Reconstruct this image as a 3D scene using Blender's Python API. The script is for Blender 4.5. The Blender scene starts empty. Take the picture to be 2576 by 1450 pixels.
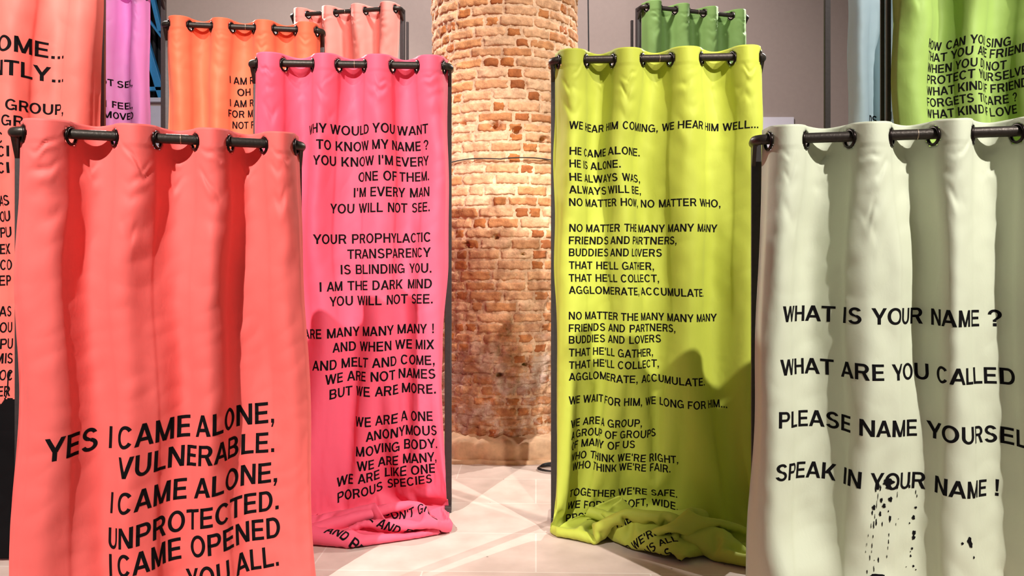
import bpy, math, random
import numpy as np
from mathutils import Vector, Matrix

scene = bpy.context.scene
col = scene.collection
PI = math.pi
EYE = 1.5

# ------------------------------------------------------------------ camera
cam = bpy.data.cameras.new('camera')
cam.sensor_width = 36.0
cam.lens = 28.0
cam.shift_y = -65.0 / 2576.0
cam.clip_end = 60
cam_ob = bpy.data.objects.new('camera', cam)
cam_ob.location = (0, 0, EYE)
cam_ob.rotation_euler = (PI / 2, 0, 0)
col.objects.link(cam_ob)
scene.camera = cam_ob
F = 28.0 * 2576 / 36.0          # focal length in pixels of a 2576 px wide frame
CX, HY = 1288.0, 660.0          # image centre column, horizon row

# ------------------------------------------------------------------ world, lamps, exposure
world = bpy.data.worlds.new('world')
scene.world = world
world.use_nodes = True
bg = world.node_tree.nodes['Background']
bg.inputs[0].default_value = (1.0, 0.93, 0.90, 1)
bg.inputs[1].default_value = 0.12
scene.view_settings.view_transform = 'Standard'
scene.view_settings.look = 'None'
scene.view_settings.exposure = 0.0
scene.view_settings.gamma = 1.0
scene.view_settings.use_curve_mapping = False


def spot(name, loc, aim, power, angle, blend=0.35, radius=0.05, colour=(1, .95, .88)):
    l = bpy.data.lights.new(name, 'SPOT')
    l.energy = power
    l.spot_size = math.radians(angle)
    l.spot_blend = blend
    l.shadow_soft_size = radius
    l.color = colour
    o = bpy.data.objects.new(name, l)
    o.location = loc
    d = Vector(aim) - Vector(loc)
    o.rotation_euler = d.to_track_quat('-Z', 'Y').to_euler()
    col.objects.link(o)
    return o


# ceiling spotlights of the exhibition hall
spot('spotlight_front_left', (-3.0, -1.2, 6.0), (-2.0, 4.2, 1.75), 3000, 41, 0.45)
spot('spotlight_front_right', (3.8, -0.8, 5.9), (1.9, 3.5, 1.45), 2550, 42, 0.5)
spot('spotlight_column', (1.0, 1.0, 6.8), (-0.05, 6.2, 1.5), 950, 34, 0.6, 0.05, (1, .87, .74))
spot('spotlight_back_left', (-4.2, 9.0, 5.6), (0.2, 4.6, 0.0), 1600, 46, 0.25, 0.04)
spot('spotlight_back_right', (4.4, 9.2, 5.6), (0.2, 4.4, 0.0), 1600, 46, 0.25, 0.04)
spot('spotlight_mid_left', (-0.4, 1.6, 7.3), (-3.2, 7.2, 3.4), 2000, 54)
spot('spotlight_mid_right', (5.0, 0.6, 6.8), (2.7, 6.0, 3.2), 1500, 44)
spot('spotlight_wall', (0.0, 6.0, 7.2), (0.0, 11.5, 3.0), 1650, 100, 0.8, 0.2, (1, .91, .89))

# ------------------------------------------------------------------ helpers


def px(x, y, d):
    """point seen at pixel (x, y) at distance d in front of the camera"""
    return Vector(((x - CX) / F * d, d, EYE - (y - HY) / F * d))


def tag(o, label=None, cat=None, group=None, kind=None):
    if label: o['label'] = label
    if cat: o['category'] = cat
    if group: o['group'] = group
    if kind: o['kind'] = kind
    return o


def empty(name, loc=(0, 0, 0)):
    o = bpy.data.objects.new(name, None)
    o.location = loc
    o.empty_display_size = .1
    col.objects.link(o)
    return o


def mesh_obj(name, verts, faces, mat, parent=None, smooth=True):
    me = bpy.data.meshes.new(name)
    me.from_pydata([tuple(v) for v in verts], [], [tuple(f) for f in faces])
    me.update()
    if smooth:
        me.polygons.foreach_set('use_smooth', [True] * len(me.polygons))
    o = bpy.data.objects.new(name, me)
    if mat: me.materials.append(mat)
    col.objects.link(o)
    if parent:
        o.parent = parent
        o.matrix_parent_inverse = Matrix.Translation(-parent.location)
    return o


class MB:
    def __init__(s): s.v = []; s.f = []

    def add(s, vs, fs):
        b = len(s.v)
        s.v += [Vector(v) for v in vs]
        s.f += [tuple(i + b for i in f) for f in fs]

    def box(s, c, ax, ay, az):
        """centre and three half-axis vectors"""
        c, ax, ay, az = map(Vector, (c, ax, ay, az))
        vs = [c + i * ax + j * ay + k * az for k in (-1, 1) for j in (-1, 1) for i in (-1, 1)]
        s.add(vs, [(0, 2, 3, 1), (4, 5, 7, 6), (0, 1, 5, 4), (2, 6, 7, 3), (0, 4, 6, 2), (1, 3, 7, 5)])

    def tube(s, pts, r, n=14, cap=True, closed=False):
        pts = [Vector(p) for p in pts]
        m = len(pts)
        rs = r if isinstance(r, (list, tuple)) else [r] * m
        rings = []
        up = None
        for i, p in enumerate(pts):
            if closed:
                t = (pts[(i + 1) % m] - pts[i - 1])
            else:
                t = pts[min(i + 1, m - 1)] - pts[max(i - 1, 0)]
            t.normalize()
            if up is None:
                up = Vector((0, 0, 1)) if abs(t.z) < .9 else Vector((1, 0, 0))
            a = t.cross(up).normalized()
            up = a.cross(t).normalized()
            rings.append([p + rs[i] * (math.cos(2 * PI * k / n) * a + math.sin(2 * PI * k / n) * up) for k in range(n)])
        b = len(s.v)
        for rg in rings: s.v += rg
        mm = m if closed else m - 1
        for i in range(mm):
            i2 = (i + 1) % m
            for k in range(n):
                k2 = (k + 1) % n
                s.f.append((b + i * n + k, b + i * n + k2, b + i2 * n + k2, b + i2 * n + k))
        if cap and not closed:
            s.f.append(tuple(b + k for k in reversed(range(n))))
            s.f.append(tuple(b + (m - 1) * n + k for k in range(n)))

    def build(s, name, mat, parent=None, smooth=False, bevel=0):
        o = mesh_obj(name, s.v, s.f, mat, parent, smooth)
        if bevel:
            m = o.modifiers.new('bevel', 'BEVEL')
            m.width = bevel; m.segments = 2; m.limit_method = 'ANGLE'
        return o


def srgb(r, g, b):
    def c(x):
        x /= 255.0
        return x / 12.92 if x <= .04045 else ((x + .055) / 1.055) ** 2.4
    return (c(r), c(g), c(b), 1)


class Noise:
    """smooth 2-D noise as a sum of random waves, vectorised"""
    def __init__(s, seed, n=24, fmin=.5, fmax=1.5):
        r = np.random.default_rng(seed)
        a = r.uniform(0, 2 * PI, n); k = r.uniform(fmin, fmax, n) * 2 * PI
        s.kx = k * np.cos(a); s.ky = k * np.sin(a); s.ph = r.uniform(0, 2 * PI, n); s.n = n

    def __call__(s, x, y):
        o = 0
        for i in range(s.n):
            o = o + np.sin(s.kx[i] * x + s.ky[i] * y + s.ph[i])
        return o * math.sqrt(2.0 / s.n)


# ------------------------------------------------------------------ materials


def new_mat(name):
    m = bpy.data.materials.new(name)
    m.use_nodes = True
    nt = m.node_tree
    return m, nt, nt.nodes['Principled BSDF']


def plain(name, rgb, rough=.5, metal=0.0, bump=0, bscale=60, var=0.0):
    m, nt, p = new_mat(name)
    p.inputs['Base Color'].default_value = rgb
    p.inputs['Roughness'].default_value = rough
    p.inputs['Metallic'].default_value = metal
    if bump or var:
        tc = nt.nodes.new('ShaderNodeTexCoord')
        nz = nt.nodes.new('ShaderNodeTexNoise')
        nz.inputs['Scale'].default_value = bscale; nz.inputs['Detail'].default_value = 6
        nt.links.new(tc.outputs['Object'], nz.inputs['Vector'])
        if bump:
            b = nt.nodes.new('ShaderNodeBump'); b.inputs['Strength'].default_value = bump
            b.inputs['Distance'].default_value = .01
            nt.links.new(nz.outputs['Fac'], b.inputs['Height'])
            nt.links.new(b.outputs[0], p.inputs['Normal'])
        if var:
            mx = nt.nodes.new('ShaderNodeMix'); mx.data_type = 'RGBA'
            mx.inputs[6].default_value = tuple(c * (1 - var) for c in rgb[:3]) + (1,)
            mx.inputs[7].default_value = tuple(min(1, c * (1 + var)) for c in rgb[:3]) + (1,)
            nt.links.new(nz.outputs['Fac'], mx.inputs[0])
            nt.links.new(mx.outputs[2], p.inputs['Base Color'])
    return m


def fabric(name, rgb, transl=.18):
    m, nt, p = new_mat(name)
    p.inputs['Base Color'].default_value = rgb
    p.inputs['Roughness'].default_value = .62
    p.inputs['Specular IOR Level'].default_value = .28
    p.inputs['Sheen Weight'].default_value = .08
    tc = nt.nodes.new('ShaderNodeTexCoord')
    nz = nt.nodes.new('ShaderNodeTexNoise')
    nz.inputs['Scale'].default_value = 26; nz.inputs['Detail'].default_value = 5
    nz.inputs['Roughness'].default_value = .55; nz.inputs['Distortion'].default_value = .6
    mp = nt.nodes.new('ShaderNodeMapping'); mp.inputs['Scale'].default_value = (1, 1, .55)
    nt.links.new(tc.outputs['Object'], mp.inputs[0]); nt.links.new(mp.outputs[0], nz.inputs['Vector'])
    b = nt.nodes.new('ShaderNodeBump'); b.inputs['Strength'].default_value = .10
    b.inputs['Distance'].default_value = .012
    nt.links.new(nz.outputs['Fac'], b.inputs['Height'])
    nt.links.new(b.outputs[0], p.inputs['Normal'])
    tr = nt.nodes.new('ShaderNodeBsdfTranslucent'); tr.inputs[0].default_value = rgb
    nt.links.new(b.outputs[0], tr.inputs['Normal'])
    mx = nt.nodes.new('ShaderNodeMixShader'); mx.inputs[0].default_value = transl
    out = nt.nodes['Material Output']
    nt.links.new(p.outputs[0], mx.inputs[1]); nt.links.new(tr.outputs[0], mx.inputs[2])
    nt.links.new(mx.outputs[0], out.inputs[0])
    return m


M_metal = plain('dark_steel', srgb(62, 55, 50), .42, .55, .12, 90, .25)
M_post = plain('painted_steel', srgb(66, 60, 60), .5, .3, .08, 50, .2)
M_grommet = plain('blackened_brass', srgb(42, 34, 32), .28, .8)
M_joint = plain('bare_steel', srgb(170, 150, 130), .35, .8)
M_ink = plain('black_ink', srgb(15, 13, 15), .85)
M_ink.node_tree.nodes['Principled BSDF'].inputs['Specular IOR Level'].default_value = .12
M_cable = plain('black_rubber', srgb(22, 22, 24), .55)
M_blue = plain('blue_paint', srgb(60, 150, 215), .45, 0, .05, 30, .15)
M_dark = plain('dark_shutter', srgb(34, 34, 40), .7)
M_panel = plain('light_patch_white', srgb(238, 234, 245), .6)  # flat white for the bright patch of projected light on the wall
M_stone = None

# ------------------------------------------------------------------ lettering: own plain grotesque capitals
SW, SH = .20, .158          # stem and bar weights (cap height 1)


def g_bar(x0, y0, x1, y1): return [[(x0, y0), (x1, y0), (x1, y1), (x0, y1)]]
def g_dia(xa, ya, xb, yb, w): return [[(xa, ya), (xa + w, ya), (xb + w, yb), (xb, yb)]]


def g_arc(cx, cy, rx, ry, a0, a1, sw=SW, sh=SH, n=14):
    out = []
    for i in range(n):
        a, b = (math.radians(a0 + (a1 - a0) * k / n) for k in (i, i + 1))
        o = lambda t: (cx + rx * math.cos(t), cy + ry * math.sin(t))
        q = lambda t: (cx + (rx - sw) * math.cos(t), cy + (ry - sh) * math.sin(t))
        out.append([q(a), o(a), o(b), q(b)])
    return out


def glyphs():
    G = {}
    L = .08
    st = g_bar(L, 0, L + SW, 1)
    G['A'] = (.93, g_dia(.0, 0, .36, 1, .205) + g_dia(.725, 0, .365, 1, .205) + g_bar(.2, .22, .73, .22 + SH))
    G['B'] = (.95, st + g_bar(L, 0, .6, SH) + g_bar(L, .435, .6, .435 + SH * .9) + g_bar(L, 1 - SH, .58, 1)
              + g_arc(.58, .287, .3, .287, -90, 90) + g_arc(.56, .722, .28, .278, -90, 90))
    G['C'] = (.98, g_arc(.5, .5, .44, .52, 38, 322, n=26))
    G['D'] = (.97, st + g_bar(L, 0, .48, SH) + g_bar(L, 1 - SH, .48, 1) + g_arc(.46, .5, .43, .5, -90, 90, n=20))
    G['E'] = (.87, st + g_bar(L, 0, .8, SH) + g_bar(L, .43, .75, .43 + SH) + g_bar(L, 1 - SH, .79, 1))
    G['F'] = (.81, st + g_bar(L, .41, .69, .41 + SH) + g_bar(L, 1 - SH, .77, 1))
    G['G'] = (1.04, g_arc(.5, .5, .45, .52, 38, 318, n=26) + g_bar(.54, .38, .95, .38 + SH * .9) + g_bar(.80, 0, .95, .45))
    G['H'] = (.97, st + g_bar(.71, 0, .71 + SW, 1) + g_bar(L, .43, .8, .43 + SH))
    G['I'] = (.36, st)
    G['J'] = (.78, g_bar(.5, .3, .69, 1) + g_arc(.37, .31, .32, .33, 180, 360))
    G['K'] = (.97, st + g_dia(.19, .35, .69, 1, .245) + g_dia(.70, 0, .33, .56, .235))
    G['L'] = (.80, st + g_bar(L, 0, .76, SH))
    G['M'] = (1.13, st + g_bar(.86, 0, .86 + SW, 1) + g_dia(.47, 0, .08, 1, .2) + g_dia(.47, 0, .85, 1, .2))
    G['N'] = (.99, st + g_bar(.72, 0, .72 + SW, 1) + g_dia(.69, 0, .08, 1, .22))
    G['O'] = (1.05, g_arc(.525, .5, .47, .52, 0, 360, n=34))
    G['P'] = (.90, st + g_bar(L, .38, .56, .38 + SH) + g_bar(L, 1 - SH, .56, 1) + g_arc(.55, .69, .31, .31, -90, 90))
    G['R'] = (.97, st + g_bar(L, .40, .58, .40 + SH) + g_bar(L, 1 - SH, .58, 1) + g_arc(.57, .70, .31, .30, -90, 90)
              + g_dia(.70, 0, .47, .46, .22))
    G['S'] = (.91, g_arc(.45, .735, .36, .285, 18, 258, n=18) + g_arc(.455, .275, .39, .295, 198, 438, n=18)
              + [[(.39, .45), (.36, .59), (.50, .565), (.56, .43)]])
    G['T'] = (.84, g_bar(.02, 1 - SH, .82, 1) + g_bar(.42 - SW / 2, 0, .42 + SW / 2, 1))
    G['U'] = (.97, g_bar(L, .36, L + SW, 1) + g_bar(.70, .36, .70 + SW, 1) + g_arc(.485, .37, .405, .39, 180, 360, n=18))
    G['V'] = (.89, g_dia(.34, 0, -.01, 1, .21) + g_dia(.34, 0, .69, 1, .21))
    G['W'] = (1.28, g_dia(.26, 0, .0, 1, .2) + g_dia(.26, 0, .54, 1, .2) + g_dia(.80, 0, .54, 1, .2) + g_dia(.80, 0, 1.07, 1, .2))
    G['X'] = (.91, g_dia(.0, 0, .64, 1, .24) + g_dia(.65, 0, .01, 1, .24))
    G['Y'] = (.89, g_bar(.445 - SW / 2, 0, .445 + SW / 2, .45) + g_dia(.345, .38, -.01, 1, .22) + g_dia(.345, .38, .68, 1, .22))
    G['Z'] = (.85, g_bar(.05, 0, .8, SH) + g_bar(.06, 1 - SH, .79, 1) + g_dia(.04, .1, .55, .9, .25))
    G['.'] = (.36, g_bar(.08, 0, .27, .19))
    G[','] = (.36, g_bar(.08, 0, .27, .19) + g_dia(.08, -.19, .16, .01, .1))
    G["'"] = (.32, g_bar(.08, .64, .24, 1))
    G['!'] = (.40, g_bar(.1, 0, .29, .19) + [[(.14, .27), (.25, .27), (.29, 1), (.1, 1)]])
    G['?'] = (.85, g_bar(.33, 0, .52, .19) + g_arc(.42, .71, .36, .31, -35, 180, n=16) + g_bar(.335, .27, .51, .4)
              + [[(.335, .36), (.51, .36), (.72, .53), (.58, .61)]])
    G[' '] = (.44, [])
    return G


GL = glyphs()


def text_polys(s):
    """convex pieces of one line of lettering, baseline 0, cap height 1; and its width"""
    out, x = [], 0.0
    for ch in s:
        w, ps = GL[ch]
        for p in ps: out.append([(x + a, b) for a, b in p])
        x += w + .0
    xs = [a for p in out for a, b in p]
    x0, x1 = min(xs), max(xs)
    return [[(a - x0, b) for a, b in p] for p in out], x1 - x0


def clip(poly, ax, v, keep_less):
    out = []
    n = len(poly)
    for i in range(n):
        p, q = poly[i], poly[(i + 1) % n]
        pi = (p[ax] <= v) if keep_less else (p[ax] >= v)
        qi = (q[ax] <= v) if keep_less else (q[ax] >= v)
        if pi: out.append(p)
        if pi != qi:
            t = (v - p[ax]) / (q[ax] - p[ax])
            out.append((p[0] + t * (q[0] - p[0]), p[1] + t * (q[1] - p[1])))
    return out


def dice(poly, ax):
    """cut a convex polygon at every integer of one axis"""
    lo = math.floor(min(p[ax] for p in poly) + 1e-9); hi = math.ceil(max(p[ax] for p in poly) - 1e-9)
    if hi - lo <= 1: return [poly]
    out = []
    rest = poly
    for v in range(lo + 1, hi):
        a = clip(rest, ax, v, True)
        rest = clip(rest, ax, v, False)
        if len(a) >= 3: out.append(a)
        if len(rest) < 3: break
    if len(rest) >= 3: out.append(rest)
    return out


# ------------------------------------------------------------------ curtains
POOL = {}
# cloth shapes of the two heaped curtains: rows of second differences in millimetres
POOL = {
    'pink': dict(rows=78, cols=61, step=0.027273, zpin=1.0, amp=0.045, W=1.17, left=-1, right=1.115, data=[
[35,8,8,13,20,20,20,20,20,20,19,20,20,21,20,20,20,20,20,19,19,19,19,19,19,19,19,18,18,19,18,18,19,18,19,20,20,21,20,21,20,20,20,18,17,18,18,17,18,17,19,20,20,20,20,20,20,21,13,8,8],
[2,-2,0,0,1,-1,0,-1,0,0,2,-1,0,0,-1,1,0,-1,-1,1,0,1,0,-1,1,0,0,1,0,-1,0,0,0,0,-1,0,1,0,0,-1,2,1,-1,-1,1,-1,0,1,-2,0,1,0,0,0,0,1,0,-1,1,-1,0],
[1,0,-1,0,-1,1,1,-1,0,0,-1,1,0,-1,2,-2,0,-1,1,0,0,0,0,1,-1,1,0,0,-1,0,1,0,1,-2,0,0,0,0,0,2,0,-1,2,-1,-1,-1,1,-1,2,0,-2,0,2,-1,0,0,1,-1,-3,1,2],
[2,-3,0,1,2,-1,-2,1,-1,2,0,-1,-1,0,0,1,0,0,-1,-1,2,0,-1,1,-1,1,-1,1,4,-3,1,-2,-2,2,-1,-1,2,0,0,-1,1,2,-1,0,-1,2,-3,1,-2,1,1,1,-1,1,0,0,0,0,-2,-1,-1],
[-1,1,1,0,-2,1,-1,2,0,-2,0,1,1,-1,-1,0,-1,1,0,0,0,0,2,-2,1,-1,2,-1,-1,2,-2,2,0,-2,-1,2,-1,1,0,0,1,-1,0,0,-1,0,2,-1,1,-1,-1,0,3,-1,0,-1,0,0,1,-3,-1],
[0,-1,1,0,0,0,1,-2,1,0,-1,-1,1,0,1,0,0,-1,0,0,0,1,-1,1,1,-1,-1,0,0,1,0,0,-1,0,-1,0,1,1,0,0,-1,3,0,-1,0,-1,0,0,0,0,0,1,-2,1,0,1,-1,1,-1,-1,-2],
[-1,2,-1,0,1,-2,1,0,0,0,0,1,-3,2,-1,0,0,1,-2,1,1,-1,0,1,-2,2,0,0,-1,0,0,1,0,-1,1,0,-1,1,-1,0,0,1,1,0,-1,0,0,0,0,-1,1,0,1,-1,0,1,1,-1,0,-1,-2],
[0,-2,2,1,-1,1,-2,1,-1,0,0,-1,2,0,0,-1,0,0,0,1,-1,1,0,-1,2,-2,1,0,-1,2,0,-1,-1,0,0,1,1,0,-1,1,-1,0,1,1,-2,1,-2,1,1,-1,0,1,-1,1,0,-1,1,0,0,-1,-2],
[-1,0,0,1,2,-2,0,1,-1,0,0,-1,0,0,1,1,-1,-2,1,-1,2,-1,1,-1,0,1,0,0,1,-2,0,0,1,-1,1,0,1,-2,1,-1,1,0,2,-2,1,-1,2,-1,-2,1,-1,1,0,2,-1,-1,0,1,0,0,-2],
[-1,2,0,0,-2,1,0,-2,4,-2,-1,0,1,-1,-1,0,1,1,-1,0,-1,3,-2,0,-1,1,1,0,-1,0,0,1,-1,-1,0,1,0,1,0,0,-1,1,0,2,-2,0,-1,1,1,-1,0,1,0,0,-1,1,0,1,-1,0,0],
[-1,1,0,1,1,-2,-1,1,-1,-1,1,0,-1,0,1,0,0,-1,1,0,0,0,1,0,0,-1,2,-2,0,1,0,0,-1,-1,2,1,1,-2,-2,1,0,-1,1,3,-1,-1,0,0,-1,0,2,-1,1,-1,1,-1,2,-1,2,-1,0],
[0,0,1,0,0,-1,1,-1,-1,2,-2,1,0,1,0,-1,-2,1,-1,2,1,-2,0,0,0,2,-2,2,0,0,-1,-1,0,0,0,1,-1,0,3,-3,1,0,1,-1,2,-3,2,-1,0,0,0,1,0,0,-1,1,0,1,0,1,-3],
[0,0,1,0,0,-2,-1,2,0,-1,0,0,0,-1,1,0,1,-1,0,0,1,-1,1,-1,0,0,0,1,0,-1,1,-1,0,0,1,0,0,0,-1,2,-1,-1,0,2,0,1,-2,0,0,0,-1,1,1,0,0,0,-2,2,1,0,0],
[0,1,0,1,-3,2,0,-1,-1,0,0,-1,0,2,-2,0,1,-1,1,0,-1,2,-1,0,1,-1,1,0,-1,1,1,0,-1,0,1,-1,2,-2,-2,1,1,0,-1,1,0,0,-2,2,0,0,2,-1,0,1,-1,0,0,0,1,2,-2],
[0,0,1,0,0,-2,1,-1,0,1,-1,1,-1,0,1,0,-1,-1,1,0,1,0,-1,1,0,-1,0,2,-1,-2,2,-1,-1,1,0,2,-2,1,1,-1,-2,1,0,2,0,0,1,-1,-1,0,1,0,0,-1,0,0,2,0,0,0,3],
[0,1,0,0,-1,0,-1,0,0,-1,0,0,1,0,0,0,-1,1,0,1,0,-1,0,-1,2,0,0,-2,2,1,-2,1,-2,2,1,1,-1,0,-1,0,1,-3,2,-1,3,-3,1,0,0,1,0,0,0,0,1,-2,-1,1,2,1,-1],
[0,1,0,0,-1,0,0,0,0,0,-1,-1,1,0,-1,1,-1,1,0,2,-1,0,0,0,-3,3,-1,1,0,0,0,-2,1,1,-1,0,2,-2,1,0,-1,1,-2,1,2,0,-1,1,0,-1,1,0,0,1,-2,2,-2,2,1,0,1],
[1,0,1,-2,0,-1,0,0,0,-1,1,1,-1,0,1,-2,2,-2,1,-1,1,0,0,0,2,-3,2,0,-1,0,0,2,-2,1,2,0,-3,1,-1,1,-1,-2,3,0,0,1,0,-2,1,0,1,0,0,1,0,-3,3,-2,2,1,1],
[0,1,0,1,-2,-1,-1,2,0,-1,0,-1,0,1,0,1,-2,1,0,1,0,0,-1,0,-1,2,0,0,1,0,-1,-1,1,0,-1,1,1,-2,1,-1,1,0,-2,1,1,0,0,1,-1,2,-1,0,1,-2,1,-1,1,0,1,1,1],
[2,-1,1,-2,0,0,0,0,-1,0,-1,0,2,-1,-2,2,1,-2,2,-1,1,-1,0,1,1,-2,1,-1,1,-1,2,-1,0,0,3,-2,0,0,-1,0,0,0,-2,2,0,0,0,0,-1,1,3,-1,-2,1,1,-1,-2,3,0,2,0],
[0,1,-2,1,-1,0,0,-1,0,0,-1,1,1,-1,2,-2,-1,2,0,1,-1,0,0,-1,-1,2,-1,2,-1,1,-2,2,0,0,0,0,-1,0,0,1,0,-1,0,-1,1,0,2,-1,2,-1,-1,2,0,-1,0,0,-1,1,-1,3,2],
[1,0,1,-2,-1,0,0,0,0,-1,1,0,0,1,0,-1,1,-1,1,0,-1,1,-1,1,0,-2,2,0,-1,2,-1,-2,2,1,0,1,-2,0,0,-2,2,1,-3,0,2,1,-2,0,0,2,0,1,0,0,1,-1,-1,-2,3,0,2],
[1,-1,1,-1,-2,1,0,-1,1,-1,1,-1,1,0,-1,1,-1,1,1,-1,2,-3,0,1,0,0,0,0,1,-1,1,0,-1,2,1,-2,1,-2,1,1,-1,-1,1,-1,0,1,0,2,-2,3,-1,-1,0,1,-3,1,0,1,2,0,1],
[0,1,-3,2,-2,0,1,0,0,-1,-2,3,-1,1,0,0,-1,1,0,1,-1,0,1,0,-1,0,0,0,0,1,1,-2,0,2,-1,0,-1,2,-1,-1,0,2,-2,-1,1,2,-2,0,2,-1,2,-1,0,-1,2,0,0,-2,0,2,1],
[1,-1,0,-2,1,-2,2,0,-2,1,0,0,0,0,1,-1,0,1,1,0,-1,0,0,-1,1,2,-2,0,2,-1,0,0,1,0,0,-1,1,-1,-1,2,1,-2,0,-1,0,0,3,-1,-1,3,-1,0,-1,0,0,0,0,0,-1,2,3],
[0,0,0,-2,-2,3,-1,1,-1,-1,1,0,0,1,0,-1,1,1,-1,2,-2,0,0,2,-1,-2,-1,2,-1,2,-2,1,3,-2,1,0,-2,1,1,-3,0,3,-1,-1,0,2,-2,0,3,0,0,-1,2,0,0,-2,0,-1,1,1,0],
[-1,1,-1,-1,0,0,0,-1,1,-1,0,2,0,-1,1,1,-2,1,2,-2,0,-1,1,-1,0,1,1,-1,1,-1,1,-1,0,2,-1,-1,1,0,-1,2,0,0,1,-3,-1,0,3,-1,1,0,-1,2,-1,0,-2,2,-1,1,-2,3,2],
[1,-2,-1,-1,0,0,2,0,-2,-1,2,-1,3,-1,-1,-1,1,2,-1,0,-1,0,2,-1,0,1,-2,-1,2,1,0,-2,2,2,-2,0,0,1,0,-2,1,0,0,3,-4,2,-1,-1,2,0,2,0,-1,0,-2,0,3,-2,0,-1,4],
[-2,1,-2,-1,0,2,0,-2,0,1,1,1,-1,1,0,0,0,0,2,-3,-1,3,-2,2,-1,0,0,0,0,-1,-1,3,1,-1,0,0,0,0,0,1,-3,2,1,-1,2,-2,0,2,0,0,-2,1,1,-2,0,1,1,-1,1,-1,-2],
[0,-3,0,0,0,0,0,2,-3,0,1,1,0,0,0,-1,2,1,-1,-1,0,0,1,-1,2,0,0,-1,1,0,-1,0,2,0,0,-1,1,-2,1,-1,2,0,0,0,1,-1,1,-1,1,-1,2,-4,1,-1,0,3,-1,2,-2,0,0],
[-6,4,-1,-1,1,1,-1,0,-2,1,2,1,0,0,-1,1,-2,3,-2,-1,2,1,-1,0,1,0,0,-2,0,1,-1,2,0,0,0,0,0,0,0,0,-1,1,1,1,-1,1,-1,2,-2,-1,-1,3,-2,-3,4,1,-1,0,2,-1,0],
[-10,1,5,-1,1,1,2,-4,0,2,1,1,-1,1,0,-2,5,-3,-2,0,1,1,0,0,-1,1,1,0,0,-1,1,2,-1,-1,-1,2,-1,-1,0,1,1,-1,2,-2,2,-1,1,-1,-1,0,0,-3,0,4,1,-1,0,1,0,1,0],
[-4,-7,2,6,-1,1,0,-3,1,5,4,-2,-4,0,-1,0,1,0,-1,2,1,-1,1,-1,-1,0,2,1,-2,1,-1,1,0,-1,1,0,-2,3,3,-1,-2,-1,2,1,-2,1,0,-2,0,1,-3,2,0,4,-1,0,1,-1,0,0,0],
[7,-11,-7,4,3,1,-1,-2,7,1,-1,-4,0,-1,-1,4,0,-4,1,3,0,0,0,0,-1,0,1,2,-1,-1,3,-1,-2,-2,1,-1,6,4,-2,3,-4,-4,0,3,-1,2,-1,-1,2,-1,0,1,3,-2,2,-1,-1,0,-1,0,-1],
[5,0,-12,-4,6,2,-1,4,1,1,-2,-2,-2,0,3,-1,-3,3,2,0,1,-1,-1,-1,3,-1,-2,1,1,1,-1,-2,1,3,0,3,0,1,-1,-1,2,-2,-3,1,3,-2,-1,4,-4,1,3,1,-1,0,-2,2,-1,1,0,0,1],
[1,4,-2,-10,4,0,1,3,-1,0,-5,2,3,-2,0,-1,3,1,1,1,0,1,0,1,-2,0,0,-1,0,-1,1,2,0,2,1,0,1,-4,3,-2,0,1,0,-4,0,0,2,-2,3,1,1,-1,-1,0,2,-1,1,-1,0,-2,2],
[-2,1,0,1,-3,1,1,-1,4,-5,3,3,-1,1,-2,2,2,-1,2,0,0,1,1,0,-1,1,-2,2,-3,1,-1,1,1,1,-1,0,-2,1,-1,-1,1,4,-1,-1,-2,0,-2,2,0,0,0,0,0,1,-1,1,-1,0,1,1,-2],
[-3,-4,0,6,4,0,-2,3,-2,3,2,-1,3,-1,0,0,-2,3,0,-1,1,-1,-1,1,2,-3,2,-2,3,-1,-1,0,1,-1,1,0,0,2,-2,0,1,-2,1,1,-1,0,-1,-2,2,-1,-2,1,0,0,0,0,0,0,-1,0,-1],
[-8,-3,6,10,2,2,-2,1,-2,2,-1,2,-1,0,0,-1,2,-1,-1,0,0,1,0,0,-1,1,0,0,0,-1,3,-2,0,-1,0,1,2,-1,1,0,0,0,0,0,0,-1,0,1,-2,-2,1,-2,1,-1,1,-3,3,-1,-1,1,2],
[-13,5,13,2,1,-2,2,-1,1,1,-1,-1,1,0,0,1,-2,0,1,1,-2,1,0,-1,1,-1,0,1,0,0,-2,1,0,1,0,1,-1,1,2,-1,-1,3,-2,1,1,-1,1,-4,-6,2,1,1,1,-1,-2,3,-2,0,1,-1,1],
[-11,13,6,-1,1,-1,2,0,-1,-2,2,1,0,-1,1,-1,2,-2,1,-1,1,-1,2,-1,0,0,0,-1,0,0,1,-1,0,0,0,0,0,0,0,2,1,-2,1,-1,-1,0,-1,0,1,-3,0,0,0,1,2,-2,-1,1,1,-5,0],
[4,4,-1,1,0,2,-2,-1,2,0,-1,-1,1,0,-1,1,-1,2,-2,1,-1,0,-1,2,-2,2,-1,0,1,-1,0,2,-1,0,1,-1,-1,2,0,0,-1,0,0,-1,-1,-1,-2,-2,1,4,-1,0,-1,1,1,-1,-2,-2,-7,6,-2],
[15,-3,-1,-2,-1,1,1,0,-2,1,-1,0,-3,2,0,0,0,-1,0,1,0,1,0,-1,2,-2,1,0,0,1,-1,-1,0,0,0,-1,4,-4,0,1,-2,-2,-2,1,-1,-1,0,2,3,1,0,-1,1,-2,-1,-2,-4,-3,4,1,1],
[11,3,-1,-2,-1,-1,1,0,0,-1,1,-2,2,-2,0,0,0,0,0,-1,0,0,-2,0,-1,1,1,1,0,-1,2,-1,1,-1,0,0,-1,0,-2,-2,1,-4,0,0,2,-3,2,5,1,-1,0,1,-1,-1,0,3,-1,-4,-2,0,-1],
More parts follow.
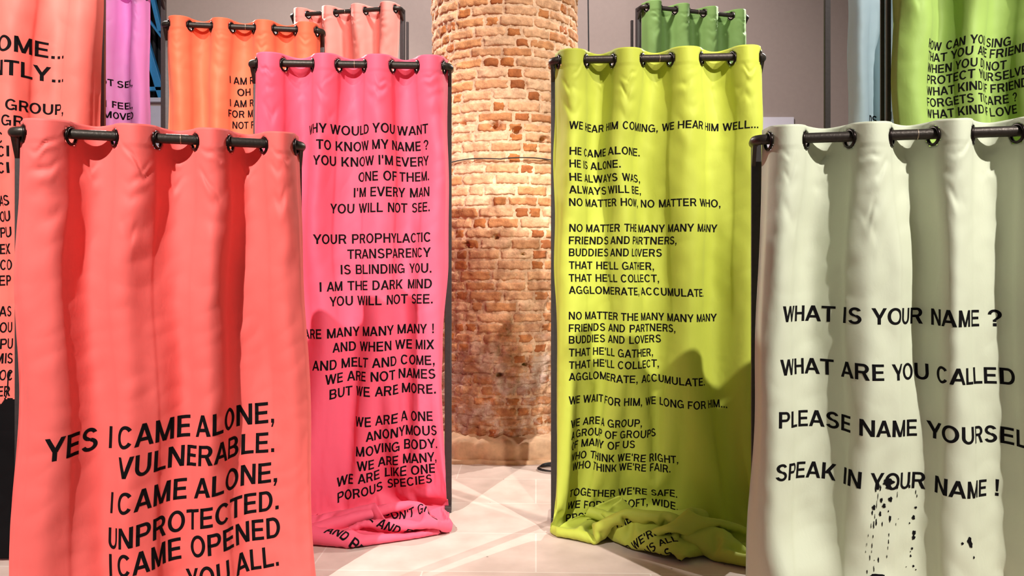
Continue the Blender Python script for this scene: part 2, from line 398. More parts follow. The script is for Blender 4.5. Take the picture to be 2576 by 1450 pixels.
[7,0,0,0,3,0,-1,1,1,-3,0,1,0,0,0,0,0,0,1,-1,0,-1,2,-3,0,1,-4,1,-1,2,-1,1,-1,1,-1,1,-2,2,-2,1,-1,5,0,-7,-3,6,3,-1,0,-3,0,0,-1,2,-2,3,5,-4,-6,-1,1],
[3,0,2,6,-2,0,0,1,-1,3,-3,1,-1,0,0,0,-1,1,-1,2,0,-1,0,0,-1,-1,2,-3,-1,-1,0,0,1,-1,0,-1,2,-1,4,-1,1,1,-4,2,1,0,-3,-1,1,-1,0,0,1,0,2,-3,3,3,-7,-3,1],
[7,2,0,0,0,1,0,-1,0,0,3,-2,0,-1,1,0,0,0,-1,-2,0,-1,-1,1,1,1,1,-1,1,-2,0,-1,-1,0,-1,2,-2,1,0,2,1,-1,1,3,2,-1,-5,-2,-4,3,0,1,-1,0,1,-1,1,4,0,-8,-2],
[9,-1,1,-2,2,-2,1,0,1,-1,1,0,0,1,-1,0,-1,-2,1,0,0,1,1,1,-1,-2,0,1,-2,2,-1,-3,2,-2,1,-1,1,0,1,-1,2,2,3,1,-1,-1,7,-5,-1,-7,1,-2,1,0,-1,1,-3,5,4,-7,-2],
[6,0,-1,0,-2,2,-2,1,1,3,0,2,-1,1,-1,-1,1,2,-1,2,-1,1,-1,0,-1,-2,-3,-1,0,0,-2,5,-3,2,0,0,0,-1,-1,2,0,1,3,1,1,1,-1,5,-2,-2,-9,1,-1,0,3,-1,-1,0,4,-2,-8],
[0,1,-1,0,-1,0,1,0,1,1,2,3,2,-1,2,1,0,1,0,-1,2,-2,1,0,1,0,0,-3,1,-3,1,-1,1,-1,0,0,0,0,0,-1,1,-1,1,1,0,2,-1,2,-4,-5,4,-1,1,-1,-3,2,0,2,2,1,0],
[-1,-2,1,0,2,-2,2,-2,0,1,0,0,4,3,-1,2,1,-3,1,-2,1,1,-1,1,1,3,1,3,-2,1,-1,-1,0,1,-1,0,0,-1,-1,0,-3,0,1,-1,2,0,2,-7,-5,7,2,-3,0,1,-1,1,3,-3,6,4,3],
[-2,1,0,0,-1,0,-2,4,-2,-1,1,0,-1,0,3,0,-1,1,-1,1,-1,0,0,1,2,1,2,2,2,1,3,-1,1,-2,1,-3,0,0,0,-2,2,-2,-2,3,1,-2,-6,-3,4,2,-4,5,-1,0,1,-1,1,2,0,11,0],
[-1,-1,2,-2,1,0,0,-2,2,-1,0,0,0,0,-1,-1,0,1,0,-2,0,-1,3,-2,2,1,1,3,1,1,1,0,-1,2,-3,1,-6,2,4,-1,1,1,-3,-3,0,3,1,-1,0,-1,5,-1,0,0,-1,-1,-2,0,0,4,7],
[-1,-1,-1,1,-1,1,0,0,-1,2,-1,-1,0,1,-1,0,1,-1,-1,1,-1,0,-2,2,-3,1,1,1,1,2,-1,1,0,-2,1,0,5,0,-4,4,-3,2,3,1,-10,-3,4,6,1,4,-1,-1,-3,-4,-3,-2,-1,-1,1,1,0],
[-3,2,-2,1,0,0,0,-1,1,-2,1,1,0,-1,0,1,-2,1,0,0,-2,1,-1,0,1,-1,-1,0,2,-1,0,1,0,2,2,-1,-3,-3,-2,-1,1,1,0,2,8,-4,-6,3,8,-2,-3,-5,-4,-4,-2,-1,1,-1,0,-1,1],
[-1,0,1,-1,0,-1,0,0,0,0,0,-1,0,0,0,0,1,-2,1,-1,2,-1,2,-1,-1,1,1,-2,0,1,-2,2,1,-1,-3,-6,-2,-1,0,-2,0,-2,2,1,-1,6,0,1,-1,-1,-4,-3,-3,1,1,0,-1,0,-1,1,0],
[-2,0,1,1,-1,2,1,0,-2,0,-2,1,-1,-1,0,0,0,1,-1,3,0,1,0,0,1,-2,-1,1,-1,0,2,-2,-4,-4,-6,1,-2,-1,0,1,0,1,-2,0,1,-1,4,0,-1,-2,-1,2,4,-1,-9,1,0,1,1,-1,-1],
[2,0,-1,1,1,1,-2,0,3,-1,-1,-1,-1,1,-2,0,0,1,2,-1,1,1,-2,2,-3,1,0,-1,-1,-1,-4,-3,-3,-5,0,1,0,-1,0,0,-1,-1,1,-1,1,1,3,-2,1,-2,2,0,-1,-1,-1,-3,2,0,1,-1,0],
[3,-1,2,-2,2,-2,3,-1,-2,0,2,-1,0,-2,4,-3,2,-1,-1,1,-2,2,-1,0,2,-1,-2,-2,0,-16,3,1,-1,-2,1,-1,1,0,0,-3,1,-1,1,1,3,0,-3,1,-2,3,-2,2,-2,0,-3,1,-1,0,0,1,1],
[1,3,-2,2,-1,0,-1,2,0,0,0,0,0,0,-2,2,-3,3,-1,0,0,-1,2,-2,1,-2,2,0,-5,-11,-1,-2,1,3,-3,0,0,0,-2,2,0,1,1,-1,-1,1,2,-1,1,-3,2,-6,2,-2,1,-2,1,1,-1,0,-1],
[6,-1,0,1,-1,0,0,-2,1,0,-1,1,-1,0,1,-1,2,-3,3,-2,1,-2,1,1,-3,1,-1,1,-4,-8,-6,0,0,-1,2,0,-1,0,-1,0,2,2,0,1,1,-1,0,-1,-3,0,-2,0,-1,-4,3,3,-4,1,0,1,1],
[12,-1,2,-3,-1,0,-4,2,-3,0,0,0,1,-1,-1,0,0,0,0,0,0,1,-1,-1,2,-1,-2,1,-6,-3,-8,-2,-2,1,5,0,-1,1,2,-3,-1,1,0,0,-2,2,-4,0,0,-1,0,-1,-3,1,4,0,2,-2,1,-1,-1],
[14,1,0,0,0,-1,2,-5,-1,-4,-1,-2,-1,3,-4,1,0,0,-1,1,2,-1,1,-1,0,1,-2,0,-7,0,-7,-5,8,4,-7,-3,2,0,1,2,-2,-1,0,0,1,-4,-2,0,-1,2,-3,-1,0,0,4,0,0,-1,0,0,2],
[15,-2,-1,2,0,0,-1,0,0,-1,-4,-3,-2,-2,4,-3,0,2,0,-1,0,-1,0,1,0,0,1,-1,-5,-2,6,4,-14,1,-2,0,-2,-1,-2,2,3,-1,0,-1,-2,-2,-1,-4,3,-3,2,-1,-2,5,1,0,2,0,-4,0,-2],
[16,1,0,-1,0,0,1,1,-2,1,-3,-1,-3,-2,-2,2,1,-4,1,1,-1,1,-3,-1,0,0,1,-2,-9,23,9,-1,-6,-10,5,3,-1,-4,-5,-9,-8,-1,-1,0,1,1,-7,4,1,1,-8,0,3,2,0,1,0,1,3,-2,1],
[16,0,0,-1,2,0,-1,0,1,-2,1,-1,-1,-2,0,0,-4,3,-1,1,0,0,1,-1,-3,-3,1,-9,20,6,-10,0,7,6,1,-1,1,1,0,-2,-11,-15,-10,-3,-1,1,11,4,-1,8,-10,-8,-8,-2,0,2,-1,1,1,3,-1],
[17,0,0,1,-2,0,1,-1,0,0,1,-1,0,0,-1,-2,1,0,1,-1,0,0,0,1,-1,1,-5,8,0,-1,4,-1,7,-1,-1,1,-1,2,-1,-1,3,-3,-12,-12,-6,0,5,2,2,-1,25,-2,-6,-14,-12,-9,-2,0,0,-1,1],
[19,-1,0,-1,0,-1,0,0,1,-1,0,0,1,-2,-1,0,1,-1,-1,1,0,-1,1,0,1,0,3,-1,7,0,2,1,-1,2,1,-3,3,-3,0,2,-2,1,0,-3,-9,-7,-4,-3,3,2,5,16,1,3,-5,-15,-17,-11,-2,0,2],
[18,1,-1,1,1,-1,-2,0,-2,2,-1,0,-2,1,0,-4,0,1,-1,0,1,0,0,0,1,-1,-1,3,6,4,3,0,-1,0,0,2,-2,1,1,-1,0,-2,3,-2,1,-4,-6,-5,-5,-2,-2,9,17,-3,2,3,-10,-17,-17,-6,-2],
[18,0,0,1,-1,1,-1,0,-1,-2,1,-2,2,-4,-5,4,1,-2,1,-1,-1,4,-2,0,0,0,2,-3,1,6,6,3,2,-2,0,0,0,0,1,-1,2,0,-1,1,-2,1,-1,0,-1,-4,-7,-7,3,19,-1,-1,4,-4,-9,-18,-14],
[20,0,0,-1,0,0,1,0,-2,-1,-2,0,-3,1,4,0,-4,0,0,0,-1,-2,0,0,-1,-1,0,2,1,0,1,5,4,6,1,-2,1,1,-1,0,-1,1,0,0,0,0,0,0,1,-1,2,-2,-4,-4,9,3,-2,1,0,0,-7],
[19,0,1,0,-1,1,0,1,1,-2,-5,1,-1,2,-1,-1,0,-1,-1,0,0,0,-1,-1,1,-1,-3,1,-1,1,2,0,3,3,5,5,1,-2,0,1,1,-1,0,0,2,-2,0,0,-1,1,0,-1,-1,1,1,2,1,0,1,0,1],
[19,0,-1,1,0,0,2,-1,1,0,1,-4,0,-3,1,0,0,-1,0,-1,0,-2,4,-1,-5,2,1,-3,0,-2,1,0,-1,1,2,6,5,4,0,1,-1,1,0,0,-2,2,-1,1,-1,1,0,0,2,-2,-1,1,1,2,-2,-4,-4],
[19,0,2,-1,0,0,-2,1,0,2,1,-1,-1,0,-2,-2,2,-2,-3,1,1,1,-2,0,3,-2,-2,-2,-2,2,-2,1,0,0,0,-1,3,6,7,2,0,0,-1,1,1,-2,2,-1,-1,1,-1,1,-2,0,1,-1,5,-7,-9,-4,-3],
[23,-3,-2,0,2,-2,1,0,-1,2,1,2,-1,-1,0,0,-3,2,0,-3,-2,-1,0,1,-1,2,-1,-1,-1,-1,-3,0,1,0,-2,3,-3,0,1,9,8,1,1,-1,-1,3,-2,0,1,0,-1,0,0,1,0,-1,-13,-11,-1,-1,0],
[30,-5,-4,-1,-2,1,0,0,1,-1,1,2,0,1,-1,0,0,0,0,0,-3,-1,-3,-2,0,-1,-1,0,1,-1,0,-1,-1,-1,1,-2,2,0,1,0,5,11,0,1,0,-1,1,0,0,-2,3,-1,0,-1,-7,-13,-10,1,-1,2,2],
[29,1,-4,-5,-2,1,0,-2,0,0,0,1,3,1,0,0,0,0,1,-1,0,-1,-2,-2,-2,-6,0,3,-4,1,3,-2,1,0,-2,-1,1,-2,-1,0,2,4,13,1,-1,0,2,-2,2,1,-3,1,-1,-10,-13,-9,2,-2,-1,2,0],
[29,2,0,-5,-4,-3,0,1,0,-1,1,-1,1,0,2,1,0,0,0,1,1,-2,-1,-1,0,-1,-3,-6,0,-3,-1,4,-1,2,4,0,-3,0,-2,-5,0,1,4,11,7,-1,-1,0,0,-1,2,-2,-12,-13,-10,5,-1,0,1,-3,0],
[-38,12,17,18,16,13,6,0,-7,-14,-16,-18,-16,-12,-6,2,8,14,17,18,15,11,5,-3,-9,-14,-18,-17,-15,-10,-4,4,10,15,17,18,14,9,3,-5,-11,-15,-18,-17,-14,-8,-2,6,12,16,18,16,14,7,0,-6,-13,-16,-18,-17,-12],
[0,1,-1,0,1,-1,1,0,-1,1,-1,1,0,-1,1,0,1,0,0,0,0,-1,-1,0,0,0,1,0,0,-1,0,0,0,1,1,-1,0,-2,-1,2,1,1,0,-1,0,-1,1,-1,0,0,1,0,-2,0,2,0,0,-1,0,1,-1],
[-1,1,1,0,-1,1,0,-1,2,-1,1,-1,-1,2,-1,0,0,0,1,0,-1,0,-1,0,0,1,0,0,0,0,0,-1,1,0,0,2,-2,-1,-2,1,2,1,-1,0,0,0,-2,2,0,1,-1,-1,0,0,0,1,1,-1,-1,-1,1],
[1,0,-1,1,1,-1,0,1,-1,1,-2,1,2,-2,0,0,1,1,0,-1,1,-2,-1,0,0,0,1,0,1,-2,0,0,1,0,2,-2,0,-2,-1,0,4,0,0,0,-1,1,0,-1,0,0,0,0,-1,0,1,0,0,1,-2,1,0],
[1,1,1,-2,-1,1,1,0,0,0,1,-2,-1,1,0,2,-1,0,1,0,-1,0,-1,0,0,0,-1,0,1,3,-3,1,-1,1,-1,1,-1,-2,-1,1,1,2,2,-2,0,-2,2,-1,0,0,0,0,0,-1,0,2,1,-1,1,-3,0],
[1,1,-1,0,0,1,0,1,-1,0,0,-1,1,0,1,-2,2,0,0,0,-1,-1,0,-2,0,2,1,-1,-1,0,2,-1,-1,2,0,0,-2,-1,-1,0,2,2,0,0,-2,2,-2,1,0,1,0,-1,-2,0,2,0,1,-1,-1,2,0],
[3,-1,-1,0,0,-1,2,-1,2,-1,-1,1,-1,1,0,1,-1,1,-1,1,0,-2,-1,1,0,-1,1,0,-1,1,-1,1,2,-1,2,-2,-1,-2,-2,1,2,2,0,1,1,-2,0,-1,1,-1,0,0,-1,0,0,2,-1,1,2,-3,-1],
[2,-1,1,0,-1,2,-1,1,-1,1,-1,1,-1,0,1,-1,1,0,1,0,-2,0,-1,-1,0,1,0,0,0,1,0,-1,1,1,-1,0,-2,-2,0,0,2,1,2,-1,0,-2,2,-1,0,2,-1,-1,-1,0,0,1,2,0,-2,2,-2],
[3,-2,1,-1,1,0,2,-1,0,-1,0,-1,2,-1,0,1,0,0,0,-1,1,-2,0,0,0,0,0,0,0,-1,2,0,0,1,0,-3,-1,-1,-1,1,1,2,2,1,-2,0,-2,2,0,-1,0,0,-1,-1,1,1,1,0,1,-1,1],
[2,1,-1,0,-2,2,-1,2,-1,0,0,1,-2,1,0,1,-1,2,1,-1,-2,0,-1,-1,1,0,-1,1,0,-1,1,1,1,0,-1,0,-2,-2,-1,0,2,2,1,1,0,-1,0,0,0,1,-1,-2,-1,1,1,0,1,1,-1,1,-1],
[2,1,-1,-1,1,-1,2,0,0,0,0,-1,1,0,0,0,1,-1,1,-1,-1,-1,-1,0,0,1,0,1,-1,0,0,1,1,0,-1,-2,0,-2,0,-1,1,3,1,1,-1,1,-1,-1,1,0,-1,0,-1,-1,1,1,1,1,0,0,1],
[3,0,-2,0,1,2,-1,0,1,-2,0,0,-1,2,0,0,1,1,-2,1,-1,-2,1,-2,0,0,2,-1,0,0,0,1,-1,1,-1,0,-3,0,-1,1,0,2,2,1,0,-2,0,1,0,-1,1,-1,-2,0,0,2,1,0,2,-1,1],
[1,0,1,-1,2,-1,1,0,0,0,0,-1,2,-1,0,0,1,0,0,-1,-1,0,-3,1,1,0,0,0,0,1,0,0,2,-1,-1,-2,-1,-1,-1,0,1,1,3,1,0,0,0,-2,1,0,-1,-1,0,-1,1,1,1,1,0,0,-1],
[4,-2,0,0,-1,2,1,-1,-1,1,0,0,-1,0,1,1,0,0,0,-1,-1,-2,1,0,-1,0,1,1,0,-2,1,2,1,-1,-1,-2,-1,-2,1,-2,2,2,1,2,1,-2,-1,1,0,1,-1,-1,-3,1,0,1,2,1,0,1,-1],
[3,0,-1,-1,2,-1,0,2,0,-1,-1,0,1,0,0,1,0,0,0,-1,0,-1,-1,-2,1,1,0,-1,0,2,0,-1,1,0,-1,-1,-2,0,-2,2,-1,2,3,0,0,1,0,-1,-1,0,1,-3,1,-1,0,1,1,2,1,0,0],
[2,0,0,0,0,3,-1,-1,1,0,-1,0,0,1,1,0,-1,1,0,-1,-2,-1,-1,1,0,-1,1,2,-1,-1,1,2,-2,0,0,-2,-2,-1,0,-1,0,2,2,3,1,-1,-1,1,0,0,-2,0,-2,-1,2,-1,2,2,0,0,1],
[3,0,-1,1,1,-1,1,0,-1,0,0,1,-1,1,0,-1,1,1,-1,-1,-1,-1,-1,0,1,-1,1,0,0,0,1,0,1,-1,-2,-1,-1,-1,0,-1,1,2,1,2,1,0,-1,0,0,-1,0,-1,-1,0,-1,3,1,1,1,0,0],
[2,0,0,0,0,1,0,1,0,-1,0,-1,1,0,1,1,2,-1,-1,-1,-2,-1,-1,0,0,1,-1,1,1,-1,0,1,1,0,-2,-2,-1,-1,0,0,-1,1,3,1,2,0,-1,0,1,-1,-1,-2,0,-1,0,0,2,2,1,2,-2],
[3,0,-1,1,2,-1,1,-1,-1,0,0,1,0,0,1,0,0,0,-1,-1,-2,0,-1,1,0,-1,1,1,-1,1,-1,2,-1,0,-2,-1,-2,0,-1,0,-1,2,2,3,0,0,1,0,-1,1,-3,0,-2,0,0,2,0,3,1,0,0],
[3,0,1,0,-1,2,-1,0,-1,0,0,0,1,0,0,1,1,-2,0,-1,-1,-2,1,-1,0,1,-1,1,0,1,1,-1,0,-1,0,-3,-1,-1,0,0,1,0,2,1,2,1,0,-1,0,-1,0,-2,0,-2,0,3,1,1,2,0,1],
[3,0,-1,2,1,0,-1,0,1,-2,1,-1,0,2,0,1,-2,2,-2,-1,-1,-1,-2,2,0,-1,2,-2,2,-1,1,0,1,-1,-2,-2,-1,0,0,-1,-1,1,2,4,1,-1,1,0,1,-2,-2,-2,-1,2,0,-2,3,2,2,0,1],
[4,0,0,0,1,-1,1,0,-2,1,-1,1,0,0,0,1,1,-1,0,-3,-1,-1,0,1,-1,1,-1,2,-1,2,0,0,0,-2,-2,-1,-1,0,-1,-1,0,0,3,2,1,2,-1,1,0,-2,-1,-3,1,-1,0,2,0,3,1,1,0],
[5,-2,2,0,0,0,0,-1,-1,1,-2,1,1,2,1,-1,0,0,-2,-1,-3,1,-1,1,-1,0,0,1,1,-1,1,2,-2,-1,-2,-2,-1,0,0,0,-2,0,3,2,4,0,0,0,-1,0,-3,-2,0,0,-1,0,3,1,3,3,-1],
[3,1,-1,2,1,0,-1,-1,0,-2,2,-1,2,0,0,1,-1,0,0,-3,-1,-2,2,0,0,-1,0,1,0,1,0,0,-1,0,-2,-2,0,0,0,-2,0,-1,1,3,3,2,0,0,0,-2,-3,-1,0,0,0,1,0,3,2,1,1],
[5,-1,2,0,0,-1,1,-1,-1,0,-1,2,0,-1,2,-1,2,-1,-3,-1,-1,-1,1,-1,1,-1,0,0,1,1,1,0,1,-4,-2,-1,-1,0,0,0,-2,-1,1,4,3,1,1,1,-1,-4,-3,0,0,1,0,0,1,2,3,1,2],
[5,0,0,0,2,0,-2,-1,-1,0,0,1,1,2,0,0,-1,-1,-1,-3,-1,-1,0,2,-1,1,-1,1,0,1,0,1,-1,-2,-3,-2,1,0,-1,0,-1,-1,0,3,3,3,1,1,-1,-4,-3,0,0,0,1,1,-2,2,4,3,2],
[4,2,1,0,0,-1,-1,-1,0,-2,2,0,1,0,0,2,0,-1,-3,-2,-2,1,0,0,1,0,-2,0,3,0,1,-1,0,-3,-2,0,-1,0,2,-3,-1,-1,-1,1,6,4,1,0,-4,-5,-1,2,0,0,1,-1,0,2,3,3,1],
[7,-1,0,2,0,-2,0,-2,-1,1,0,1,1,1,0,-1,1,-2,-2,-2,-4,3,1,-1,2,-1,0,-3,1,3,2,0,-3,-3,-2,-1,-1,3,-2,-1,0,-2,0,0,3,8,3,-2,-7,-5,3,3,-3,0,5,-3,-1,-1,4,4,3],
[4,3,0,1,-2,2,-3,0,-1,-2,2,1,2,0,1,0,-1,-2,-3,-3,0,0,1,0,0,2,-1,-1,1,1,2,1,-5,-2,-2,0,0,-1,0,1,-3,0,-1,-1,-1,6,4,-4,-6,5,1,-6,4,4,0,-1,-3,1,0,6,5],
[7,0,1,-1,2,-3,0,-3,-1,2,0,2,0,1,0,1,0,-3,-5,-4,3,1,1,0,-1,1,0,-1,1,2,1,-2,-3,-3,-1,0,0,0,1,-1,0,-3,-1,0,0,-1,2,-3,3,0,-3,0,5,6,-3,-1,-1,-1,-1,2,6],
[8,-1,1,0,0,0,-2,-3,-1,1,1,2,0,1,0,3,-3,-4,-4,-2,1,3,-2,1,0,1,1,0,-1,3,2,-5,-3,-2,-2,1,1,-1,-1,2,-2,-1,-2,0,-1,0,-1,1,-2,-6,0,9,10,0,-5,-3,0,1,-1,-2,3],
[19,-9,-1,-2,1,-1,-3,0,-2,1,6,4,-5,0,1,-1,-1,-6,-6,1,4,1,0,0,-2,2,2,-2,1,0,0,-2,-2,-4,1,1,-1,-2,3,0,-1,-3,-1,-1,0,-1,-1,-4,-2,0,9,10,1,-6,-2,-2,2,-3,2,-1,-2],
[26,-5,-10,0,-4,2,-3,-4,1,6,9,0,-5,-5,3,1,-8,-8,-1,3,3,1,-2,0,-1,1,3,0,-1,-1,-1,-1,-5,-3,1,2,0,4,11,-1,-7,-8,-4,0,0,0,-3,-4,-1,11,6,0,-8,-2,-2,2,-1,1,-1,1,-1],
[24,1,-8,-8,1,-3,-4,-1,6,12,1,-10,-1,1,3,-7,-10,-3,3,4,0,-1,1,-1,1,-3,2,3,-2,2,-2,-7,-5,1,2,0,5,12,4,1,-3,-9,-12,-6,2,-1,1,1,-1,4,0,-8,-2,-1,0,-1,3,-1,1,1,0],
[26,0,-2,-9,-8,-1,-4,5,14,2,-9,-5,1,5,-6,-13,-4,3,6,3,-1,-1,3,-2,1,-1,-4,4,1,-5,-5,-3,2,5,3,1,7,2,1,4,0,-4,-9,-12,-9,-2,4,6,-2,-4,-5,-3,0,-1,0,-1,0,1,0,1,2],
[26,0,2,-5,-14,-6,7,14,2,-9,-8,4,2,-9,-8,-1,5,4,3,2,2,2,1,-1,0,-2,0,-1,0,-8,-7,3,6,3,4,7,4,-6,-8,4,-2,5,-2,-8,-11,-7,-7,3,5,-4,-3,1,-2,-1,-2,-2,-2,-2,0,0,0],
[28,-1,-1,2,-1,-6,3,2,-7,-8,4,3,1,-2,-5,2,2,3,2,1,3,0,-1,2,-1,-1,1,-3,-1,1,-3,-1,1,2,3,3,1,-2,-5,-8,6,1,1,-3,-3,-7,-4,-5,2,-1,-1,0,0,-1,-3,-3,-7,-5,-4,-2,-2],
[26,-1,2,0,0,2,-1,-7,-3,4,2,1,0,0,0,1,0,1,0,2,-2,1,1,-1,-1,1,-2,2,0,-1,1,0,-1,1,-2,-1,-1,2,1,-1,0,-2,1,1,-2,0,-2,0,-1,2,2,0,-1,-3,-2,-6,-6,-8,-8,-5,-3],
[27,-1,0,2,-3,-2,4,1,0,0,-1,0,2,-2,1,-1,1,-1,1,-1,1,-1,0,0,0,2,-1,-1,-1,1,0,0,0,0,1,-1,-2,3,-1,0,0,0,-2,0,2,-1,2,-1,2,-5,0,1,0,3,0,1,-3,-6,-6,-7,-4],
[24,2,2,-1,-3,1,-3,-3,4,2,2,1,-2,2,-1,2,-2,1,-2,1,0,1,-1,1,1,-3,1,1,1,-2,2,-2,1,0,-1,0,0,-2,1,1,-1,1,0,2,-1,-1,-1,-1,-6,-2,-1,1,-1,3,3,2,2,3,-1,-2,-3],
[26,1,0,-4,1,-2,-5,0,-4,2,6,2,3,1,1,-2,3,-1,1,-1,0,-1,2,-2,0,1,0,-1,-1,3,-4,3,-1,1,0,0,-1,0,1,-1,0,0,0,-2,-1,1,-1,-2,0,2,-2,0,3,-4,-1,-2,2,2,4,2,1],
[28,-1,-3,2,0,-2,-1,-4,0,-3,-5,0,5,4,2,3,-3,3,-1,0,0,1,0,1,0,2,-1,1,0,-1,2,-1,0,-1,1,0,0,0,0,-2,2,-2,-1,0,0,-2,-1,-1,2,2,3,-2,1,-1,0,0,2,1,0,0,0],
[23,3,1,-1,1,0,0,3,-4,-1,-4,-3,-6,-2,0,-1,4,-4,2,1,-3,1,1,4,3,4,6,-1,1,-1,1,-1,1,0,0,-1,-1,0,-1,0,-2,-2,0,0,-2,0,-1,2,4,4,2,-1,-1,1,-2,3,-1,-2,1,0,1],
[27,-2,1,1,0,-1,-1,1,3,-1,1,-2,-3,-3,-3,-1,-3,1,-2,-2,3,-2,-1,-3,0,-1,1,8,6,4,0,2,-2,-1,-1,0,1,-3,-2,-1,-1,0,-1,0,2,-1,2,5,3,1,-2,2,0,-1,1,-3,1,3,-1,0,0],
[27,0,-1,1,0,-1,2,-3,0,1,-2,2,2,-1,0,-1,-1,1,0,1,0,-1,-2,-3,-5,-4,-3,-5,2,1,4,1,3,1,1,0,3,1,-1,3,-2,3,-1,-3,0,4,5,1,0,-3,0,0,0,2,-1,-1,-3,3,3,-1,0],
[26,0,1,2,-2,1,-2,2,-1,0,2,-2,-1,1,-2,2,0,-1,1,0,0,0,-1,0,0,-1,-3,-4,-7,-4,-4,-1,0,3,5,-2,2,10,4,-1,2,1,0,0,-1,3,-1,0,-2,3,1,0,0,-1,0,2,-3,-2,2,2,-2],
[28,0,0,-2,1,0,0,0,0,1,-1,-1,1,-1,3,-3,1,1,-1,-1,-1,-1,0,0,2,1,0,0,-2,-3,0,-4,-4,-3,-4,5,-5,-1,9,8,3,-2,1,1,0,-3,5,0,1,-1,0,2,-2,0,1,-1,0,-2,1,2,0],
[25,-1,-1,-3,0,-1,1,0,2,2,4,-1,1,-1,-2,3,0,-3,0,0,0,1,0,1,-4,2,0,0,-1,0,-3,-3,3,-4,-3,-3,1,-6,-4,4,9,10,0,1,-1,1,-7,6,2,1,1,-1,1,0,-1,0,1,-3,0,2,1],
[10,-3,-4,-2,-1,-1,1,2,6,5,6,6,-2,5,-1,-1,0,2,1,-2,0,-1,1,0,2,-4,-4,-3,0,1,-2,4,-3,2,-1,-1,-2,-1,-5,-7,-2,7,15,3,1,0,-4,-5,1,7,3,0,1,-1,0,1,-1,-1,-4,2,4],
[-18,-1,-2,-1,-2,0,1,1,4,5,7,14,6,1,6,1,-1,-3,-4,-1,-3,0,0,2,5,4,6,1,0,-4,2,-2,1,0,1,0,0,0,-2,-4,-8,-8,0,11,9,1,0,0,3,0,-3,3,0,2,-2,-1,1,0,-2,1,-2],
[-28,-1,0,1,-1,0,-1,0,-1,1,3,2,12,6,2,1,0,-2,-2,-3,-1,-2,1,3,3,6,7,9,5,6,0,2,0,-3,1,-1,1,-2,3,1,0,-4,-10,-2,2,4,8,3,0,-2,1,0,-1,-1,3,0,0,-1,-2,-4,-3],
[-30,2,1,-1,2,0,2,1,-2,0,-4,-1,0,0,2,2,-1,0,0,1,-2,1,0,1,2,4,4,5,9,5,5,4,-1,0,-3,-3,-3,0,2,5,9,7,7,-5,-2,1,2,0,0,0,1,-1,0,-1,0,-1,1,2,-3,-7,-1],
[-26,-2,2,3,2,0,-2,1,-2,-2,1,-1,-2,2,0,-3,0,1,1,-3,1,1,-1,0,0,0,1,4,1,6,2,-2,0,-2,-5,1,-4,0,2,4,5,6,18,15,6,0,1,0,-2,1,-1,-4,1,3,1,0,0,-2,2,1,-2],
[-24,4,0,-1,-2,-1,-1,-1,3,1,-1,-1,-1,-1,0,1,1,1,-1,2,0,0,-1,0,-2,-1,-2,-1,0,-1,0,2,-2,0,2,-3,7,8,5,5,3,5,-4,4,13,11,3,0,1,-4,-1,5,1,-4,-6,-2,-3,-1,1,2,4],
[-20,-2,-4,-3,0,0,0,-1,1,1,2,3,0,1,1,0,-1,-1,-2,-1,-1,-4,3,-3,2,0,3,1,-2,-1,0,-1,1,0,2,15,16,9,5,2,0,-1,-1,-3,-4,3,8,6,-1,2,-1,-8,-10,-9,-4,-3,-1,0,-3,1,-2],
[-29,-2,2,2,-1,3,3,0,-3,-3,-1,-3,3,1,-1,-1,0,1,0,1,3,5,1,1,-1,-3,-4,-1,0,-1,0,0,5,10,21,14,3,1,-1,0,0,-1,0,1,-4,-1,-1,1,0,-5,-11,-14,-8,-4,2,0,-1,-1,3,-3,0],
[-23,5,5,5,8,5,2,0,-4,-5,-8,-6,-6,-4,-1,2,3,2,7,9,8,4,3,0,-4,-4,-5,-5,-4,-2,4,9,10,14,3,-1,-3,-4,-1,-2,2,4,2,-2,3,-2,-3,-10,-9,-13,-11,-3,-1,3,0,1,1,0,0,0,0],
[9,4,6,6,3,0,1,-1,0,-2,-5,-7,-7,-5,-1,1,3,6,8,5,2,3,-2,1,0,-2,-3,-6,-2,2,5,3,3,-6,1,-3,-5,1,3,4,1,-2,-2,0,-4,-7,-12,-7,-9,-6,1,1,1,-2,4,-2,0,0,0,1,0],
[29,1,-1,0,0,1,-2,2,0,-2,1,1,-1,-1,-2,0,1,1,1,0,1,-2,2,-1,0,0,0,-1,1,-3,0,0,-2,0,-1,-5,2,5,-2,-5,-6,-4,-7,-4,-7,-7,-4,-4,-1,1,-1,1,0,0,-1,2,1,1,0,1,2],
[30,0,-1,1,0,-1,1,-1,0,1,0,-1,0,0,0,0,1,0,-1,1,-2,3,-1,1,-2,0,1,1,-5,-2,-4,1,4,0,-6,1,8,-9,-11,-11,-2,-5,-5,-5,-5,0,1,0,0,0,0,0,1,1,0,0,-1,0,1,0,-1],
[21,0,1,0,1,2,1,1,1,2,-2,2,-2,0,1,0,0,0,1,-2,2,-1,0,-1,3,0,-2,0,1,-2,-3,0,-3,-3,2,6,-19,-14,-6,0,-10,-1,1,-2,5,-2,-2,0,-1,-1,5,4,-5,0,-1,0,-1,0,0,1,0],
[-3,-3,1,-2,3,3,7,7,7,3,6,0,0,0,0,1,-1,1,-2,2,0,-1,0,2,-2,0,0,0,-1,2,-4,-5,-4,6,-1,-28,-15,-6,2,1,2,-2,0,-2,-1,0,3,0,3,8,0,-9,2,1,-4,0,1,0,0,-2,2],
[-22,1,-1,1,0,1,2,7,7,13,8,6,2,0,5,-1,1,0,0,-1,0,0,1,-2,1,1,0,0,0,-2,-1,-3,4,-11,-32,-11,-2,2,0,-2,0,1,0,1,-1,5,7,4,4,-5,-8,0,-1,-1,0,-2,1,0,-2,3,0],
